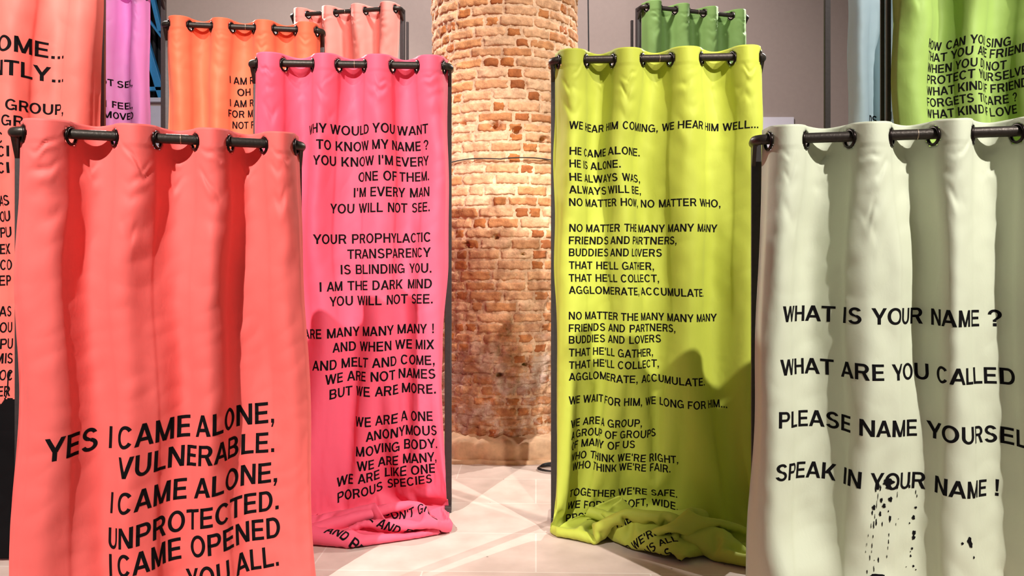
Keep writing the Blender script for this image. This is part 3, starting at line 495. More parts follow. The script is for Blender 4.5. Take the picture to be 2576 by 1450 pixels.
[-19,0,-1,2,-1,1,1,-3,5,5,13,12,12,3,-4,2,0,0,2,-1,1,1,-2,1,-1,1,-1,-1,2,0,4,-11,-26,-14,0,-1,1,-5,-6,1,3,0,-3,0,2,4,-1,7,-1,-3,-3,1,0,0,-2,1,-1,1,1,-2,-2],
[-26,1,1,-1,2,-1,-1,1,-2,3,3,11,11,12,2,1,2,1,0,1,0,1,4,2,3,-3,3,-4,3,-3,-14,-6,1,-7,0,2,-2,-1,-6,-12,-9,1,3,0,-4,0,5,-3,0,0,3,0,-1,-1,1,0,1,0,2,0,1],
[-21,-3,0,0,-1,0,-1,1,1,-1,0,0,6,6,9,4,2,1,-1,0,-1,1,2,6,8,10,2,0,-5,-9,-2,0,-2,2,0,0,-1,0,0,-3,-11,-19,-8,1,5,-3,-5,2,9,8,-4,-3,-2,-4,-1,1,1,0,0,2,-1],
[-22,4,-3,-3,0,-1,0,0,0,1,-1,0,0,2,3,3,1,0,-2,1,-1,1,1,1,4,12,16,9,-13,1,0,0,1,-3,1,-1,1,0,0,1,-1,-3,-16,-13,-10,1,1,-2,0,6,18,1,-2,-1,-7,-6,-4,1,-2,0,0],
[-16,-1,0,-1,-5,0,0,-2,1,-2,1,0,0,0,1,-1,-1,-1,2,-2,0,-1,1,1,2,2,5,16,18,-1,-1,0,-3,3,-2,1,0,-1,0,-1,2,-1,0,-7,-9,-12,-8,-4,-3,1,5,16,2,2,4,-4,-9,-9,0,-2,2],
[-18,1,5,0,-1,-6,-4,-2,0,0,0,0,-2,2,-2,1,0,0,-2,3,0,-1,-1,-1,1,-1,1,4,16,16,5,-1,1,0,-1,1,0,0,0,0,-1,0,0,0,-2,-6,-8,-7,-10,-9,-2,9,14,-3,0,10,0,-6,-9,-5,0],
[-21,2,-1,5,3,2,-5,-4,-7,1,0,1,0,-2,1,0,-1,1,4,-4,0,-1,-3,3,-1,-1,-1,1,2,12,13,9,4,1,1,-1,-1,1,-1,0,2,-2,1,0,1,-2,-1,-2,0,-8,-14,-13,3,20,-7,0,8,1,-6,-3,-9],
[-23,-1,0,2,5,5,5,-2,-7,-8,-2,-2,1,1,1,0,-1,-1,-2,2,-2,1,2,-2,2,0,0,0,-1,-1,7,9,11,8,5,1,0,0,1,0,-1,2,-1,0,-2,3,-1,0,-1,2,0,-8,-11,-6,14,-10,4,0,1,-2,-2],
[-22,-1,-1,1,0,2,4,9,4,-11,-9,-1,0,1,2,-5,2,3,5,-8,0,-3,0,1,0,-1,2,-2,2,-1,-3,1,5,8,15,11,5,-2,0,0,0,-1,3,-2,1,-2,1,1,-1,1,0,1,-2,-10,0,1,-5,1,0,0,2],
[-23,0,1,-3,1,-1,2,2,10,9,-10,-12,0,0,0,2,2,5,0,1,-1,-1,1,-6,-8,3,-3,1,0,4,0,0,-3,-1,2,10,15,13,1,1,1,-1,-1,1,1,-1,0,0,-1,0,1,0,-1,1,-3,-1,-4,-5,4,4,3],
[-23,0,-1,1,-1,2,-1,-1,1,11,11,-8,-12,-2,-2,5,3,0,3,9,-1,0,-9,0,-1,-4,-5,-3,0,0,1,2,0,2,-3,-3,1,10,20,12,-2,2,-2,1,-1,2,-1,0,3,-1,-2,0,2,-1,-5,0,-6,9,7,4,2],
[-14,-7,-1,-2,2,-3,2,0,0,1,10,11,-9,-8,-2,-3,1,1,-1,4,11,6,5,-7,-3,-9,0,-2,-9,1,-4,-1,2,-1,1,2,-1,-1,0,17,23,1,0,1,-1,0,1,0,-1,0,1,0,-3,2,-1,-1,9,8,1,0,0],
[3,-9,-11,-5,-3,2,-2,1,0,-1,4,10,11,-7,-6,0,-5,-3,1,-1,-1,6,9,10,3,2,0,0,-10,-14,1,-5,-2,-1,-2,-1,-3,1,1,-1,12,25,5,-1,2,-1,-1,0,-1,1,1,-1,2,-2,1,10,6,0,0,-1,2],
[3,2,-8,-13,-6,-2,2,-1,-1,1,-2,2,9,9,0,-3,-2,-2,-3,-1,-2,-3,1,8,7,13,3,-5,11,-6,-6,0,-3,0,-3,-6,-1,-8,-8,-6,0,12,25,8,-2,1,0,0,1,-1,0,0,1,2,8,4,1,0,-1,0,0],
[-4,5,3,-7,-15,-4,-3,1,0,-1,1,0,3,3,4,2,2,-3,-2,-2,0,-1,-3,0,8,3,8,9,4,13,0,-4,0,-1,1,-1,-7,-7,-6,-14,-10,-6,10,25,11,-1,1,-2,0,1,-1,2,2,7,4,2,0,-1,1,-1,-2],
[1000,0,0,0,0,0,0,0,0,0,0,0,0,0,0,0,0,0,0,0,0,0,0,0,0,0,0,0,0,0,0,0,0,0,0,0,0,0,0,0,0,0,0,0,0,0,0,0,0,0,0,0,0,0,0,0,0,0,0,0,0],
[-28,1,-2,1,0,0,0,0,0,0,1,-1,1,0,0,0,-1,0,0,0,0,0,-1,1,1,0,0,-1,1,0,0,0,0,-1,0,1,-1,-1,1,-1,1,1,0,-1,1,0,1,-2,1,0,-1,0,-1,1,0,0,1,-1,1,0,-1],
[-26,-2,2,-2,1,-1,1,-1,0,1,-2,2,0,-2,0,1,0,0,1,0,-1,0,0,0,-2,2,-1,2,0,-1,0,1,0,-1,1,-1,0,0,-1,2,0,-1,0,0,1,0,-2,3,-2,0,1,-1,1,-2,1,0,0,1,-1,0,1],
[-28,1,0,1,-1,1,-2,2,0,-2,1,-1,1,1,1,-2,1,0,-1,-1,1,0,-1,0,2,-2,1,0,-2,3,0,-1,0,1,-1,-1,2,0,0,-2,0,1,0,0,-1,0,2,-2,1,0,0,1,0,0,0,0,-1,-1,1,0,1],
[-27,0,-1,0,0,-1,1,-1,1,1,0,0,-2,2,-1,0,0,0,0,0,0,0,1,-1,-1,1,1,-1,3,-3,0,1,-1,0,0,1,-2,0,1,0,0,0,0,1,0,-1,0,0,0,0,0,-1,0,0,0,0,0,2,-1,1,-1],
[-27,-1,1,-1,0,1,0,-1,-1,1,-1,1,0,-1,-1,2,1,0,-2,1,1,-1,0,-1,1,-1,0,1,-1,2,1,-2,0,0,0,-1,1,-1,-1,3,-1,0,1,0,-1,2,-1,0,1,-1,-2,1,-1,1,-1,2,0,0,0,0,-1],
[-29,2,-1,1,0,-1,-1,3,-1,1,0,0,0,-1,2,-2,-1,0,2,-1,-1,0,1,0,0,0,1,0,0,-1,-1,0,2,0,-1,0,-1,2,0,-1,-1,0,1,-1,2,-1,-2,2,-2,1,2,-1,1,-1,0,0,0,-1,1,0,1],
[-27,-1,1,-1,0,0,1,-2,1,-1,2,-2,1,0,0,1,0,-1,0,1,-1,-1,0,1,-1,2,-2,1,-1,1,0,0,0,0,1,-1,0,-1,0,-1,2,1,-1,1,-2,1,1,1,-1,0,-2,1,-2,1,1,-1,1,1,0,-1,0],
[-27,0,-1,0,0,0,0,1,0,-1,-1,1,0,2,-2,0,0,1,0,-1,-1,1,-1,0,1,-1,1,-1,2,-1,1,0,-2,1,0,1,-1,0,0,0,1,-2,1,0,1,0,0,-2,2,-2,1,-1,1,-1,2,-2,2,0,-1,1,-1],
[-27,0,0,0,-1,1,0,0,-1,1,0,0,-1,-1,2,-1,1,0,-1,1,0,0,1,-1,-1,1,0,1,-2,1,-1,1,1,0,-1,-1,0,1,0,0,0,0,-1,2,-2,1,0,0,-1,1,1,-1,1,-1,-1,2,-2,1,-1,1,0],
[-27,-2,1,0,1,0,-1,-1,2,-1,-1,2,0,0,-1,1,-1,1,0,-1,0,0,-1,0,1,0,0,0,1,0,0,0,0,-2,0,1,0,0,0,0,-2,2,1,-1,1,-2,2,-1,1,-1,-1,1,-1,2,-2,0,1,0,1,-1,2],
[-29,2,0,-1,-1,-1,3,0,-2,1,2,-2,-1,1,0,1,-1,-1,0,0,-1,1,0,2,-2,1,0,1,0,-1,1,-1,0,1,0,-1,-1,0,1,1,-1,0,0,0,0,1,-1,1,-2,2,1,-2,1,-2,-1,2,0,0,0,0,-1],
[-27,0,-1,1,0,1,-2,0,2,-1,-2,1,1,0,0,0,0,0,0,1,0,-1,0,-2,3,-2,1,-1,-1,2,-1,1,-1,0,0,0,1,0,-1,0,1,-1,1,0,0,-1,0,0,1,-1,-2,3,-2,2,1,-1,0,0,0,0,0],
[-28,0,0,0,0,0,1,0,-2,1,1,-1,1,-1,1,-1,1,0,0,-1,0,0,-1,1,-1,1,1,-2,3,-2,1,0,0,0,-2,1,0,0,1,-1,1,-1,-2,2,1,0,0,0,-1,0,0,-1,1,-2,2,-1,1,0,1,-1,0],
[-27,-1,0,-1,2,-1,-2,1,2,-1,0,0,-1,2,-1,-1,1,1,-1,0,1,-2,1,-1,1,0,-2,3,-2,2,-1,1,0,-1,2,-3,2,-1,-1,1,0,1,0,0,-2,2,0,-1,0,1,0,0,-1,2,-3,1,0,0,-1,1,2],
[-28,1,-1,1,-1,1,1,0,-2,1,0,0,1,-2,0,1,0,-1,0,0,-1,2,-1,2,-2,0,2,-2,1,-1,0,-1,1,0,0,1,-1,0,0,0,0,0,1,-2,3,-2,0,0,1,-1,1,-2,1,0,0,0,0,1,2,-1,-1],
[-28,0,1,0,-1,0,-1,0,1,0,-1,1,0,0,1,-1,0,0,1,0,-1,-2,3,-2,1,-1,0,1,0,0,2,-1,-1,1,-2,1,-1,1,1,-1,0,0,0,0,0,1,-1,0,0,1,-1,1,0,-1,1,-1,0,0,-1,2,-1],
[-27,-1,-1,0,2,0,1,-1,0,-1,1,0,-1,1,-1,2,-2,1,0,-2,1,1,-3,1,0,1,0,1,0,-1,-1,1,0,0,1,-2,1,-1,1,0,1,-1,-1,3,-2,0,1,-1,2,-2,-1,1,-1,0,0,0,1,1,0,-1,1],
[-28,1,0,0,-1,-1,1,0,0,0,1,-1,0,1,-1,0,1,0,0,0,0,-1,1,-1,1,0,0,-1,-1,2,0,-1,2,-2,0,1,-1,1,-1,1,-1,0,1,-2,1,0,-1,2,-2,0,2,-2,1,1,-1,1,-1,0,2,0,0],
[-28,0,0,-1,1,2,-2,0,0,0,0,0,0,-1,1,0,0,0,0,-1,0,1,-1,1,-1,0,0,0,2,-1,0,1,-2,2,-2,0,1,0,0,-1,2,-2,1,0,0,0,2,-2,1,-1,1,0,0,-1,0,0,-1,0,0,1,-1],
[-26,-2,1,0,-1,0,1,0,0,0,-1,0,1,0,1,-1,0,0,-1,0,0,-1,1,-1,2,0,-1,1,-1,0,0,0,-1,0,2,-1,1,-1,-1,2,-3,4,-3,1,0,0,-1,1,0,1,-3,1,0,0,1,-1,1,0,1,-1,1],
[-29,1,0,1,0,-1,0,0,0,0,0,0,0,0,0,0,1,-1,1,0,-1,0,-1,2,-3,1,1,-1,0,1,1,-1,2,-2,0,1,-2,2,1,-2,1,-1,0,0,1,-1,0,0,-1,0,1,1,-1,2,-2,1,-1,1,-2,3,-1],
[-27,-1,0,-1,0,2,1,-1,-2,1,0,1,-1,-1,0,1,1,0,-2,1,0,-1,1,-1,1,0,-1,2,0,-1,-1,2,-2,1,-2,2,1,-2,0,2,0,-1,1,-1,0,0,1,0,1,0,-2,-1,2,-2,2,-1,0,-2,3,-3,2],
[-28,0,-1,3,0,-2,-2,1,2,-1,0,0,2,-1,1,-1,0,-2,1,0,-1,1,0,0,1,-1,0,0,0,1,-1,-1,2,0,0,-1,-2,2,0,-1,2,0,-1,0,0,0,-1,1,-1,0,1,1,-1,0,0,-1,2,-1,-1,3,0],
[-29,2,1,-3,1,1,1,-2,0,0,0,0,-1,3,-2,2,-2,1,1,-3,2,-1,0,-1,1,-1,2,-1,1,-2,1,1,-2,0,2,-1,1,-1,0,1,-1,-1,1,0,0,1,0,-1,0,0,0,-1,1,0,1,0,-1,1,0,0,-1],
[-28,0,0,1,0,1,-2,1,-1,0,0,-1,1,-1,2,-2,1,1,-2,1,-1,1,0,0,0,0,0,-1,1,0,1,-2,1,0,-2,1,2,-1,0,1,-1,2,0,-2,0,0,0,0,0,-1,2,1,-2,0,-1,0,0,1,0,0,1],
[-27,-1,1,0,1,-3,3,-2,-1,0,1,2,-2,1,-1,0,1,-1,-1,0,1,-1,-1,2,-1,0,0,1,-2,3,-2,1,1,-1,1,-1,-1,1,0,-1,1,1,-1,0,-1,1,-1,2,-1,0,0,0,0,1,-1,0,0,0,0,0,0],
[-28,1,-1,0,-1,2,-2,1,1,0,-1,0,0,1,0,1,-1,0,0,0,-1,0,0,0,-1,2,-2,2,-1,-1,2,-1,-1,0,1,0,0,0,0,0,1,-1,1,0,0,-2,2,-2,1,2,-3,0,1,-2,1,1,0,0,-1,1,0],
[-27,-1,-1,3,1,-2,0,-1,-1,1,0,-1,1,0,-1,1,1,-1,0,0,0,0,0,-1,0,0,0,-1,3,0,0,1,-2,0,-1,1,1,0,-1,1,-1,2,-1,1,-2,1,-1,1,0,-1,2,-1,2,-2,-1,0,0,0,0,-1,1],
[-26,-1,1,-1,-1,1,-1,0,1,-2,1,1,0,0,1,-1,1,-2,0,-1,0,1,-1,1,0,0,1,0,-1,0,-1,0,0,1,0,1,-2,0,0,0,2,-1,1,-1,3,-2,1,-1,1,-1,0,2,-4,1,0,0,0,0,2,-1,0],
[-29,1,-1,2,0,0,0,-1,0,2,-1,-2,2,-1,0,2,-2,0,-1,1,-1,0,2,-2,-1,2,-1,0,1,-1,1,0,0,1,-1,-1,2,0,0,0,-2,2,0,0,-1,2,-2,2,-1,4,3,-7,-2,0,0,1,1,-1,0,1,-1],
[-19,-6,0,-2,1,-1,-1,1,-1,-2,2,4,-4,0,3,-2,0,-2,0,1,0,0,-2,1,2,-1,1,-1,-2,3,-1,-2,3,-1,2,-2,0,-2,3,-1,1,0,0,1,1,-1,1,1,2,1,-8,1,1,0,0,0,-1,2,-1,-1,2],
[-10,-7,-9,-1,-1,1,-1,-1,1,1,6,-1,-3,-2,0,1,-3,1,1,-2,-1,1,1,0,0,-1,0,1,0,-1,0,1,0,1,-2,1,-1,2,0,-1,-1,1,2,0,-1,1,2,2,1,-6,-2,1,0,2,1,0,-1,0,1,0,-1],
[-12,1,-7,-8,1,-2,-1,1,0,7,0,-6,-1,2,-1,-1,-2,2,0,-1,1,-1,0,0,-1,1,1,-2,1,0,1,0,0,-1,1,0,-1,1,3,2,-3,-4,2,4,-1,0,-2,1,0,-2,3,1,3,1,0,1,0,-3,-1,0,0],
[-11,-1,0,-10,-5,-1,0,1,8,4,-10,-2,1,0,2,-4,1,-1,-1,2,-1,-1,1,0,0,-1,-1,2,-1,0,0,3,-1,-1,0,-1,2,2,0,1,1,-3,-2,1,5,1,-2,-3,0,3,2,7,1,1,3,0,-2,0,-1,-2,-1],
[-11,-1,2,-4,-13,-1,0,10,6,-11,-2,0,0,-3,-2,2,0,0,1,0,1,2,-1,0,0,0,0,-1,0,-1,-1,-1,1,1,1,9,3,-9,-3,2,-2,3,-2,-4,1,2,4,-2,-2,2,4,-2,0,1,1,3,6,4,0,1,-1],
[-10,0,1,-1,-3,-7,7,2,-12,-4,1,4,3,-4,-4,2,1,2,2,3,3,2,2,0,-1,-3,-2,-1,0,-3,-1,0,1,3,3,5,3,-2,-12,-5,3,5,0,-3,-5,-3,-1,0,1,0,-1,0,1,0,-1,2,3,4,4,5,4],
[-10,2,-1,0,9,3,-10,-12,-1,2,3,1,1,4,0,-1,2,1,3,2,2,0,0,0,0,0,-1,-2,-2,1,0,-1,-1,-1,1,-5,4,6,-3,-5,0,-4,0,5,-5,-2,-1,-1,-1,1,2,-1,-1,-1,-2,-5,-3,-2,5,0,3],
[-9,2,-3,10,13,1,-2,-8,-5,0,-1,0,0,1,1,0,0,1,-1,0,0,0,0,0,0,0,0,0,0,0,0,0,0,0,-2,-5,-6,10,3,1,-1,-2,-1,-2,2,1,3,0,6,9,-2,-2,1,-6,-5,-6,-9,-7,-7,-1,-2],
[-6,-4,5,17,3,-3,3,4,0,-6,-6,-5,-2,0,0,0,0,0,0,0,0,0,0,0,0,0,0,0,0,0,0,0,0,0,0,0,-4,-5,12,-3,0,0,0,-2,3,3,0,12,5,0,1,3,-3,0,-3,-4,-4,-7,-9,-7,-4],
[-10,3,15,6,-1,4,4,3,-2,1,-3,-5,-6,-4,-3,-1,0,-1,1,0,-1,0,0,0,0,0,0,0,0,0,0,0,0,0,0,0,0,-3,-2,5,0,1,1,3,4,2,3,-2,2,5,-1,-3,0,2,2,2,0,-4,-6,-9,-4],
[-8,17,4,-2,-2,7,0,1,4,1,3,1,-3,-3,-2,-2,-3,2,-2,0,1,1,-3,-4,-4,-3,-1,0,0,0,0,0,0,0,0,0,0,1,0,2,3,2,4,3,1,1,1,2,0,-9,-2,1,-1,2,1,-2,-5,-4,-6,3,2],
[-7,5,5,2,3,-8,2,3,1,7,4,5,4,0,0,-1,1,-2,2,0,1,-2,-1,1,-3,-5,-6,-7,-3,-1,0,0,0,1,2,3,3,2,2,2,1,4,1,-2,0,2,2,-2,-8,-7,-3,1,0,-2,5,-6,-7,-3,5,4,0],
[-2,-3,0,5,3,8,-2,-6,-6,2,5,3,7,5,2,2,1,0,0,1,-1,1,3,-1,1,0,-1,-4,-5,-4,-3,0,0,1,2,-1,2,2,4,0,1,1,0,0,0,1,-5,-7,-8,-4,3,-6,2,-4,6,6,1,-6,-2,0,0],
[6,0,-1,-1,-7,-3,6,5,6,-14,-4,2,2,6,3,4,1,2,-3,-1,1,2,0,6,4,3,2,1,0,0,-2,-2,3,-3,-1,2,-5,-1,0,0,2,-7,-1,7,1,-6,-8,-5,-4,-3,-3,3,0,0,-2,11,5,-1,-6,-2,0],
[14,-1,-3,-10,-5,1,-2,2,4,9,-10,-5,-2,-1,4,0,1,1,2,-2,1,2,6,3,4,2,0,8,4,-1,2,2,-4,3,-1,-1,0,-5,-9,2,-5,-2,6,-1,0,-10,-7,-1,0,-2,2,0,0,4,-4,5,6,4,-4,-6,0],
[7,-5,-5,-5,2,-1,1,-2,0,6,6,2,-2,-7,-4,-1,2,1,4,11,2,3,2,-3,0,-7,0,1,4,5,2,2,4,1,1,-2,4,-1,-1,-11,-7,4,1,-7,-1,3,-5,-7,-4,1,1,2,-1,1,1,2,5,3,1,-6,-3],
[-11,-3,-4,-1,0,1,-3,3,3,0,13,-2,9,4,0,-5,5,3,0,-1,0,-1,-3,1,1,5,0,1,0,1,3,3,0,0,3,2,-3,4,-1,1,-4,-12,-11,1,-8,12,9,-4,-3,-5,-7,1,2,1,1,-4,7,4,1,-2,-7],
[-28,0,0,-2,0,-1,1,0,1,5,1,11,2,6,4,7,-5,-2,-1,-4,-2,-3,1,3,5,12,9,1,0,1,1,-2,0,1,0,0,1,1,4,0,2,-2,-13,-11,-1,-5,11,5,-2,-3,-7,-3,1,1,-3,1,3,5,0,1,-4],
[-25,2,1,2,1,2,0,-3,-3,-6,1,-1,3,3,3,1,1,-3,-2,-2,-1,0,0,2,3,6,10,10,5,3,-2,-2,1,2,-2,2,2,0,2,6,4,2,1,-6,-6,-9,-2,4,-1,-3,5,-8,-1,1,0,-6,3,7,2,1,-1],
[-5,0,2,2,1,3,0,-1,-3,-2,-9,-4,-11,-2,0,1,0,0,0,0,3,0,-1,-1,-1,-1,2,5,7,6,5,3,-2,-5,-1,0,0,0,1,5,9,12,5,4,-3,-2,-8,-9,-3,5,0,-1,0,-1,4,-4,-11,10,7,-1,2],
[1,1,3,5,4,0,2,3,-4,-1,-4,-1,-5,-10,-5,-3,-1,0,2,2,-1,2,0,-3,-5,-4,-1,-5,-1,1,2,0,0,1,0,-3,-3,1,0,1,4,9,16,11,4,-3,-8,-2,2,0,-1,5,4,0,-4,4,-6,-9,9,7,3],
[11,2,1,4,2,-1,1,-3,0,-5,-1,-4,3,2,-5,-1,-1,1,1,1,2,-1,0,-2,-4,-7,-9,-3,-4,-3,-1,-2,2,1,1,4,7,-3,-3,-3,-5,-5,3,8,16,6,1,0,0,0,4,7,-5,-3,-4,-8,1,-5,-2,9,6],
[17,2,4,-3,-3,0,-2,0,3,1,-1,-1,-2,-1,3,-1,0,1,1,0,0,0,-2,0,0,-2,-7,-5,-3,-5,-2,4,2,0,5,-6,-14,-7,-3,-2,1,1,-3,1,1,15,13,4,0,6,3,-9,-11,-8,-7,-2,-1,-2,4,1,2],
[22,-2,-6,-5,-4,-2,-2,2,2,5,5,2,2,0,0,1,0,-1,-3,-4,-4,-5,-2,-2,2,5,5,0,-1,-1,-2,-1,-3,-4,-16,-10,-3,4,4,2,-1,1,-3,-2,0,1,7,11,7,-3,-9,-10,-5,-1,2,2,0,1,-2,0,1],
[5,-4,-5,-4,-6,-5,-1,0,2,5,7,5,4,3,0,0,-2,-3,-6,-7,-7,-4,-2,2,0,3,3,4,1,2,1,-6,-7,-7,1,7,11,8,6,2,0,-3,1,-10,-8,-6,2,-2,-1,-3,-3,5,11,5,-2,0,0,2,2,1,1],
[-20,-3,-4,-5,1,1,1,-1,1,-2,1,6,4,3,2,0,-4,-5,-4,-1,-2,3,-1,1,-1,-2,1,0,1,2,-2,0,1,11,14,6,8,7,1,0,-1,-4,-9,-2,-4,-6,-12,-6,-1,3,14,15,8,-2,-6,-4,3,4,-4,-5,0],
[-29,1,5,7,4,4,1,0,-4,-4,-6,-6,-4,1,0,-2,1,2,4,6,7,2,3,-3,-2,-3,-6,-3,-3,3,3,6,12,14,-3,7,6,-3,-2,-6,-9,-8,-6,-4,-3,-5,-3,4,8,16,8,2,-3,-3,-2,0,4,-2,6,0,-2],
[-7,3,2,2,0,1,-1,0,0,0,-1,-3,-3,-5,-2,1,3,4,6,-1,4,-2,-1,0,0,5,1,-14,4,13,-2,-2,3,1,0,7,-2,-8,-13,-10,-3,-4,-1,0,1,4,8,5,6,-4,1,-7,12,3,-1,-2,-1,0,2,10,1],
[3,-1,0,-1,0,-1,0,0,0,0,0,2,-2,7,-4,-3,0,0,2,5,-9,1,1,0,3,3,-6,0,8,-2,9,-2,-5,-1,11,-2,-19,-15,-7,1,-2,3,1,4,6,3,-3,2,-1,3,-3,17,0,-3,1,-2,-3,3,4,-4,2],
[21,-1,0,-1,-1,-2,-2,-3,-5,-5,-1,-2,2,-6,10,1,-5,0,-4,3,7,-6,0,0,1,1,-6,5,4,-5,5,4,3,3,-1,-24,-16,1,2,1,7,1,2,-2,-2,-3,5,3,4,7,13,3,-12,-4,2,2,-3,0,-6,-3,-2],
[27,2,-2,1,2,-1,-1,-2,-3,-4,-9,-7,2,-4,-8,2,5,0,0,-6,6,5,-5,0,2,-2,-2,5,2,-4,1,8,7,-10,-25,-9,14,6,1,-5,-1,0,2,6,-2,5,1,6,8,6,0,-11,-9,0,3,4,-2,-7,0,-2,4],
[15,0,0,0,-1,3,4,5,1,0,-3,-4,-3,1,-12,-5,-1,0,-1,1,-7,4,3,0,0,-2,-1,5,1,-1,0,6,-16,-20,3,17,7,3,2,4,-6,2,0,-4,4,6,10,2,1,-3,-12,-6,0,1,6,1,-1,-3,-6,1,-2],
[20,-3,1,1,0,-1,0,0,5,4,3,-2,-14,-7,4,2,-3,-2,-1,-2,-2,-3,0,0,-5,3,2,2,1,-2,2,-24,-10,7,3,-2,0,5,12,12,7,2,-3,-6,0,7,-1,4,1,-5,-3,-4,-2,6,2,0,4,1,-5,-4,-5],
[2,4,2,-1,1,1,-2,-2,1,4,9,6,4,-2,-1,-4,1,0,0,-2,0,-2,-3,-6,-8,-10,8,3,-5,11,-21,-3,-9,-6,2,0,0,-1,-1,5,16,12,9,3,-4,-3,2,-6,-17,-1,7,9,8,1,2,2,-1,2,5,-3,2],
[-12,4,1,1,4,0,0,-1,-1,1,4,9,8,7,3,1,-1,-1,1,1,0,0,0,-1,-5,-14,-10,3,3,-18,-10,0,8,5,2,3,0,-1,-3,-8,-9,1,15,18,5,-3,-6,-17,-12,-2,0,1,9,10,5,6,2,1,2,8,-3],
[-13,-2,3,4,0,5,6,1,-2,-2,-3,3,6,5,7,3,1,0,-1,-1,-1,0,1,1,5,2,-2,-31,-18,4,3,2,10,4,0,0,0,0,1,0,-4,-11,-13,3,14,1,-6,9,2,-16,7,0,-12,-6,4,9,12,6,-2,1,4],
[-19,1,-1,3,6,2,1,7,6,0,-4,-2,3,3,1,0,0,-3,-1,0,-1,2,1,3,1,5,6,6,-23,-14,5,6,0,0,0,0,0,0,0,0,0,0,-5,-14,-7,1,5,5,14,5,-21,11,15,-9,-17,-12,0,13,12,0,-2],
[-15,-3,0,-1,-1,5,3,5,4,6,2,-2,3,-1,-9,-8,1,-1,5,-5,2,0,3,7,4,0,3,7,9,-7,-9,-6,-1,0,0,0,0,0,0,0,0,0,0,-1,-9,-10,-6,0,4,12,11,-12,3,21,-3,-16,-16,-8,6,13,6],
[-11,0,-3,-4,-3,1,4,3,6,2,7,5,-2,-13,-5,5,-4,2,-7,5,2,4,5,0,-2,1,0,4,12,8,-1,-6,-9,-5,-1,0,0,0,0,0,0,0,0,0,0,-2,-3,-7,-5,-6,1,6,-1,7,19,1,-12,-13,-11,-3,8],
[-4,0,-1,-4,-3,-8,-2,1,5,11,3,6,-11,-2,13,1,-4,-4,1,4,-5,-2,-4,-3,-2,1,4,1,4,10,10,5,0,-7,-9,-5,0,0,0,0,0,0,0,0,0,0,0,0,0,1,-5,-11,-5,-1,14,12,-1,-4,-1,-10,-11],
[1,-1,1,0,-4,-4,-9,-5,-2,5,13,1,-3,16,4,-7,0,10,5,-8,-1,-7,-5,-7,6,-6,-3,-1,-2,3,9,8,8,6,0,-8,-9,-5,1,0,0,0,0,0,0,0,0,0,0,0,0,1,-5,-10,-3,14,2,1,0,2,4],
[-1,2,-4,4,-1,-1,-1,-8,-8,-3,1,11,16,4,-1,1,2,7,2,0,1,-1,0,-5,-12,1,-7,-6,-4,-4,-1,4,5,8,10,9,-1,-8,-10,-1,0,0,0,0,0,1,-1,0,0,0,0,0,0,-2,0,-10,5,10,6,7,2],
[5,-5,1,-3,4,-2,2,-2,-7,-11,-2,0,13,3,8,12,5,-1,1,6,-1,0,-4,0,-2,-2,-6,-8,-5,-6,-5,-3,-2,1,3,6,14,14,0,-15,-7,1,0,0,0,-1,1,0,0,0,0,0,0,0,-12,-3,19,13,3,-2,-3],
[15,-5,-5,-4,-2,1,-2,2,1,-9,-9,-3,1,8,4,9,9,-3,4,7,6,0,1,0,1,-5,2,-3,-7,-3,-8,-5,-2,-4,-1,-2,-1,3,19,14,-12,-12,0,0,0,0,0,0,0,0,0,0,0,-2,-2,14,8,-3,-5,0,-1],
[9,6,-2,-7,-6,1,0,0,-3,3,-10,-8,-3,1,2,4,5,4,0,4,10,12,5,1,-2,2,-1,1,-1,-4,0,-2,-2,-1,-2,-1,-7,-5,-9,8,22,-10,-14,0,0,0,0,0,0,0,0,0,0,5,14,1,-12,-13,2,5,5],
[-5,11,10,-1,-10,-5,-1,1,0,-1,0,-8,-7,-4,1,0,0,4,2,3,3,6,9,13,4,2,0,1,-3,3,0,1,0,1,-1,0,-1,-2,-8,-12,-2,19,-6,-16,-1,0,0,0,0,0,0,0,10,10,-1,-14,-9,2,-3,-1,1],
[-7,1,10,11,0,-8,-6,-3,4,-4,0,-2,-4,-5,-4,-1,3,0,4,0,2,1,6,5,15,4,3,-1,1,-7,-2,3,1,-1,-1,1,6,3,2,-4,-9,-15,18,0,-15,-5,0,0,0,0,0,11,9,0,-12,-7,-2,2,-2,-8,-3]]),
    'lime': dict(rows=84, cols=65, step=0.027711, zpin=1.0, amp=0.05, W=1.17, left=0.055, right=9, data=[
[35,7,8,10,19,18,19,18,18,19,18,18,17,17,16,17,16,17,17,16,18,20,19,20,19,20,19,19,19,18,17,17,18,17,17,18,17,19,20,20,20,20,20,20,20,20,19,18,19,19,19,19,19,18,19,18,18,18,18,18,19,18,11,7,8],
[-1,0,1,0,-1,1,-1,0,1,-1,1,0,0,-1,1,0,0,0,-1,0,0,-1,2,-1,0,-1,2,1,0,0,-1,1,-2,1,0,-1,0,0,1,1,0,0,-1,1,2,-2,-1,1,-1,0,0,-1,1,0,0,0,0,0,0,0,0,1,-1,-1,1],
[-1,1,-1,1,0,0,0,1,-3,0,2,1,0,0,-2,1,-1,0,0,-1,0,0,-1,1,1,1,0,1,0,-1,0,-1,1,1,-1,0,-1,1,1,0,0,-1,2,-1,-1,1,0,0,0,0,0,1,-2,1,-1,-1,1,1,-1,1,-2,0,0,1,-1],
[-1,0,0,1,0,0,-1,0,2,-1,-2,2,2,-2,0,0,1,0,-1,0,-3,1,1,1,-1,-1,1,1,1,-1,0,0,0,-2,2,-2,1,1,0,2,-2,0,1,1,0,0,-1,0,-1,0,-1,1,0,0,0,1,-1,-1,2,-1,2,-2,0,1,-2],
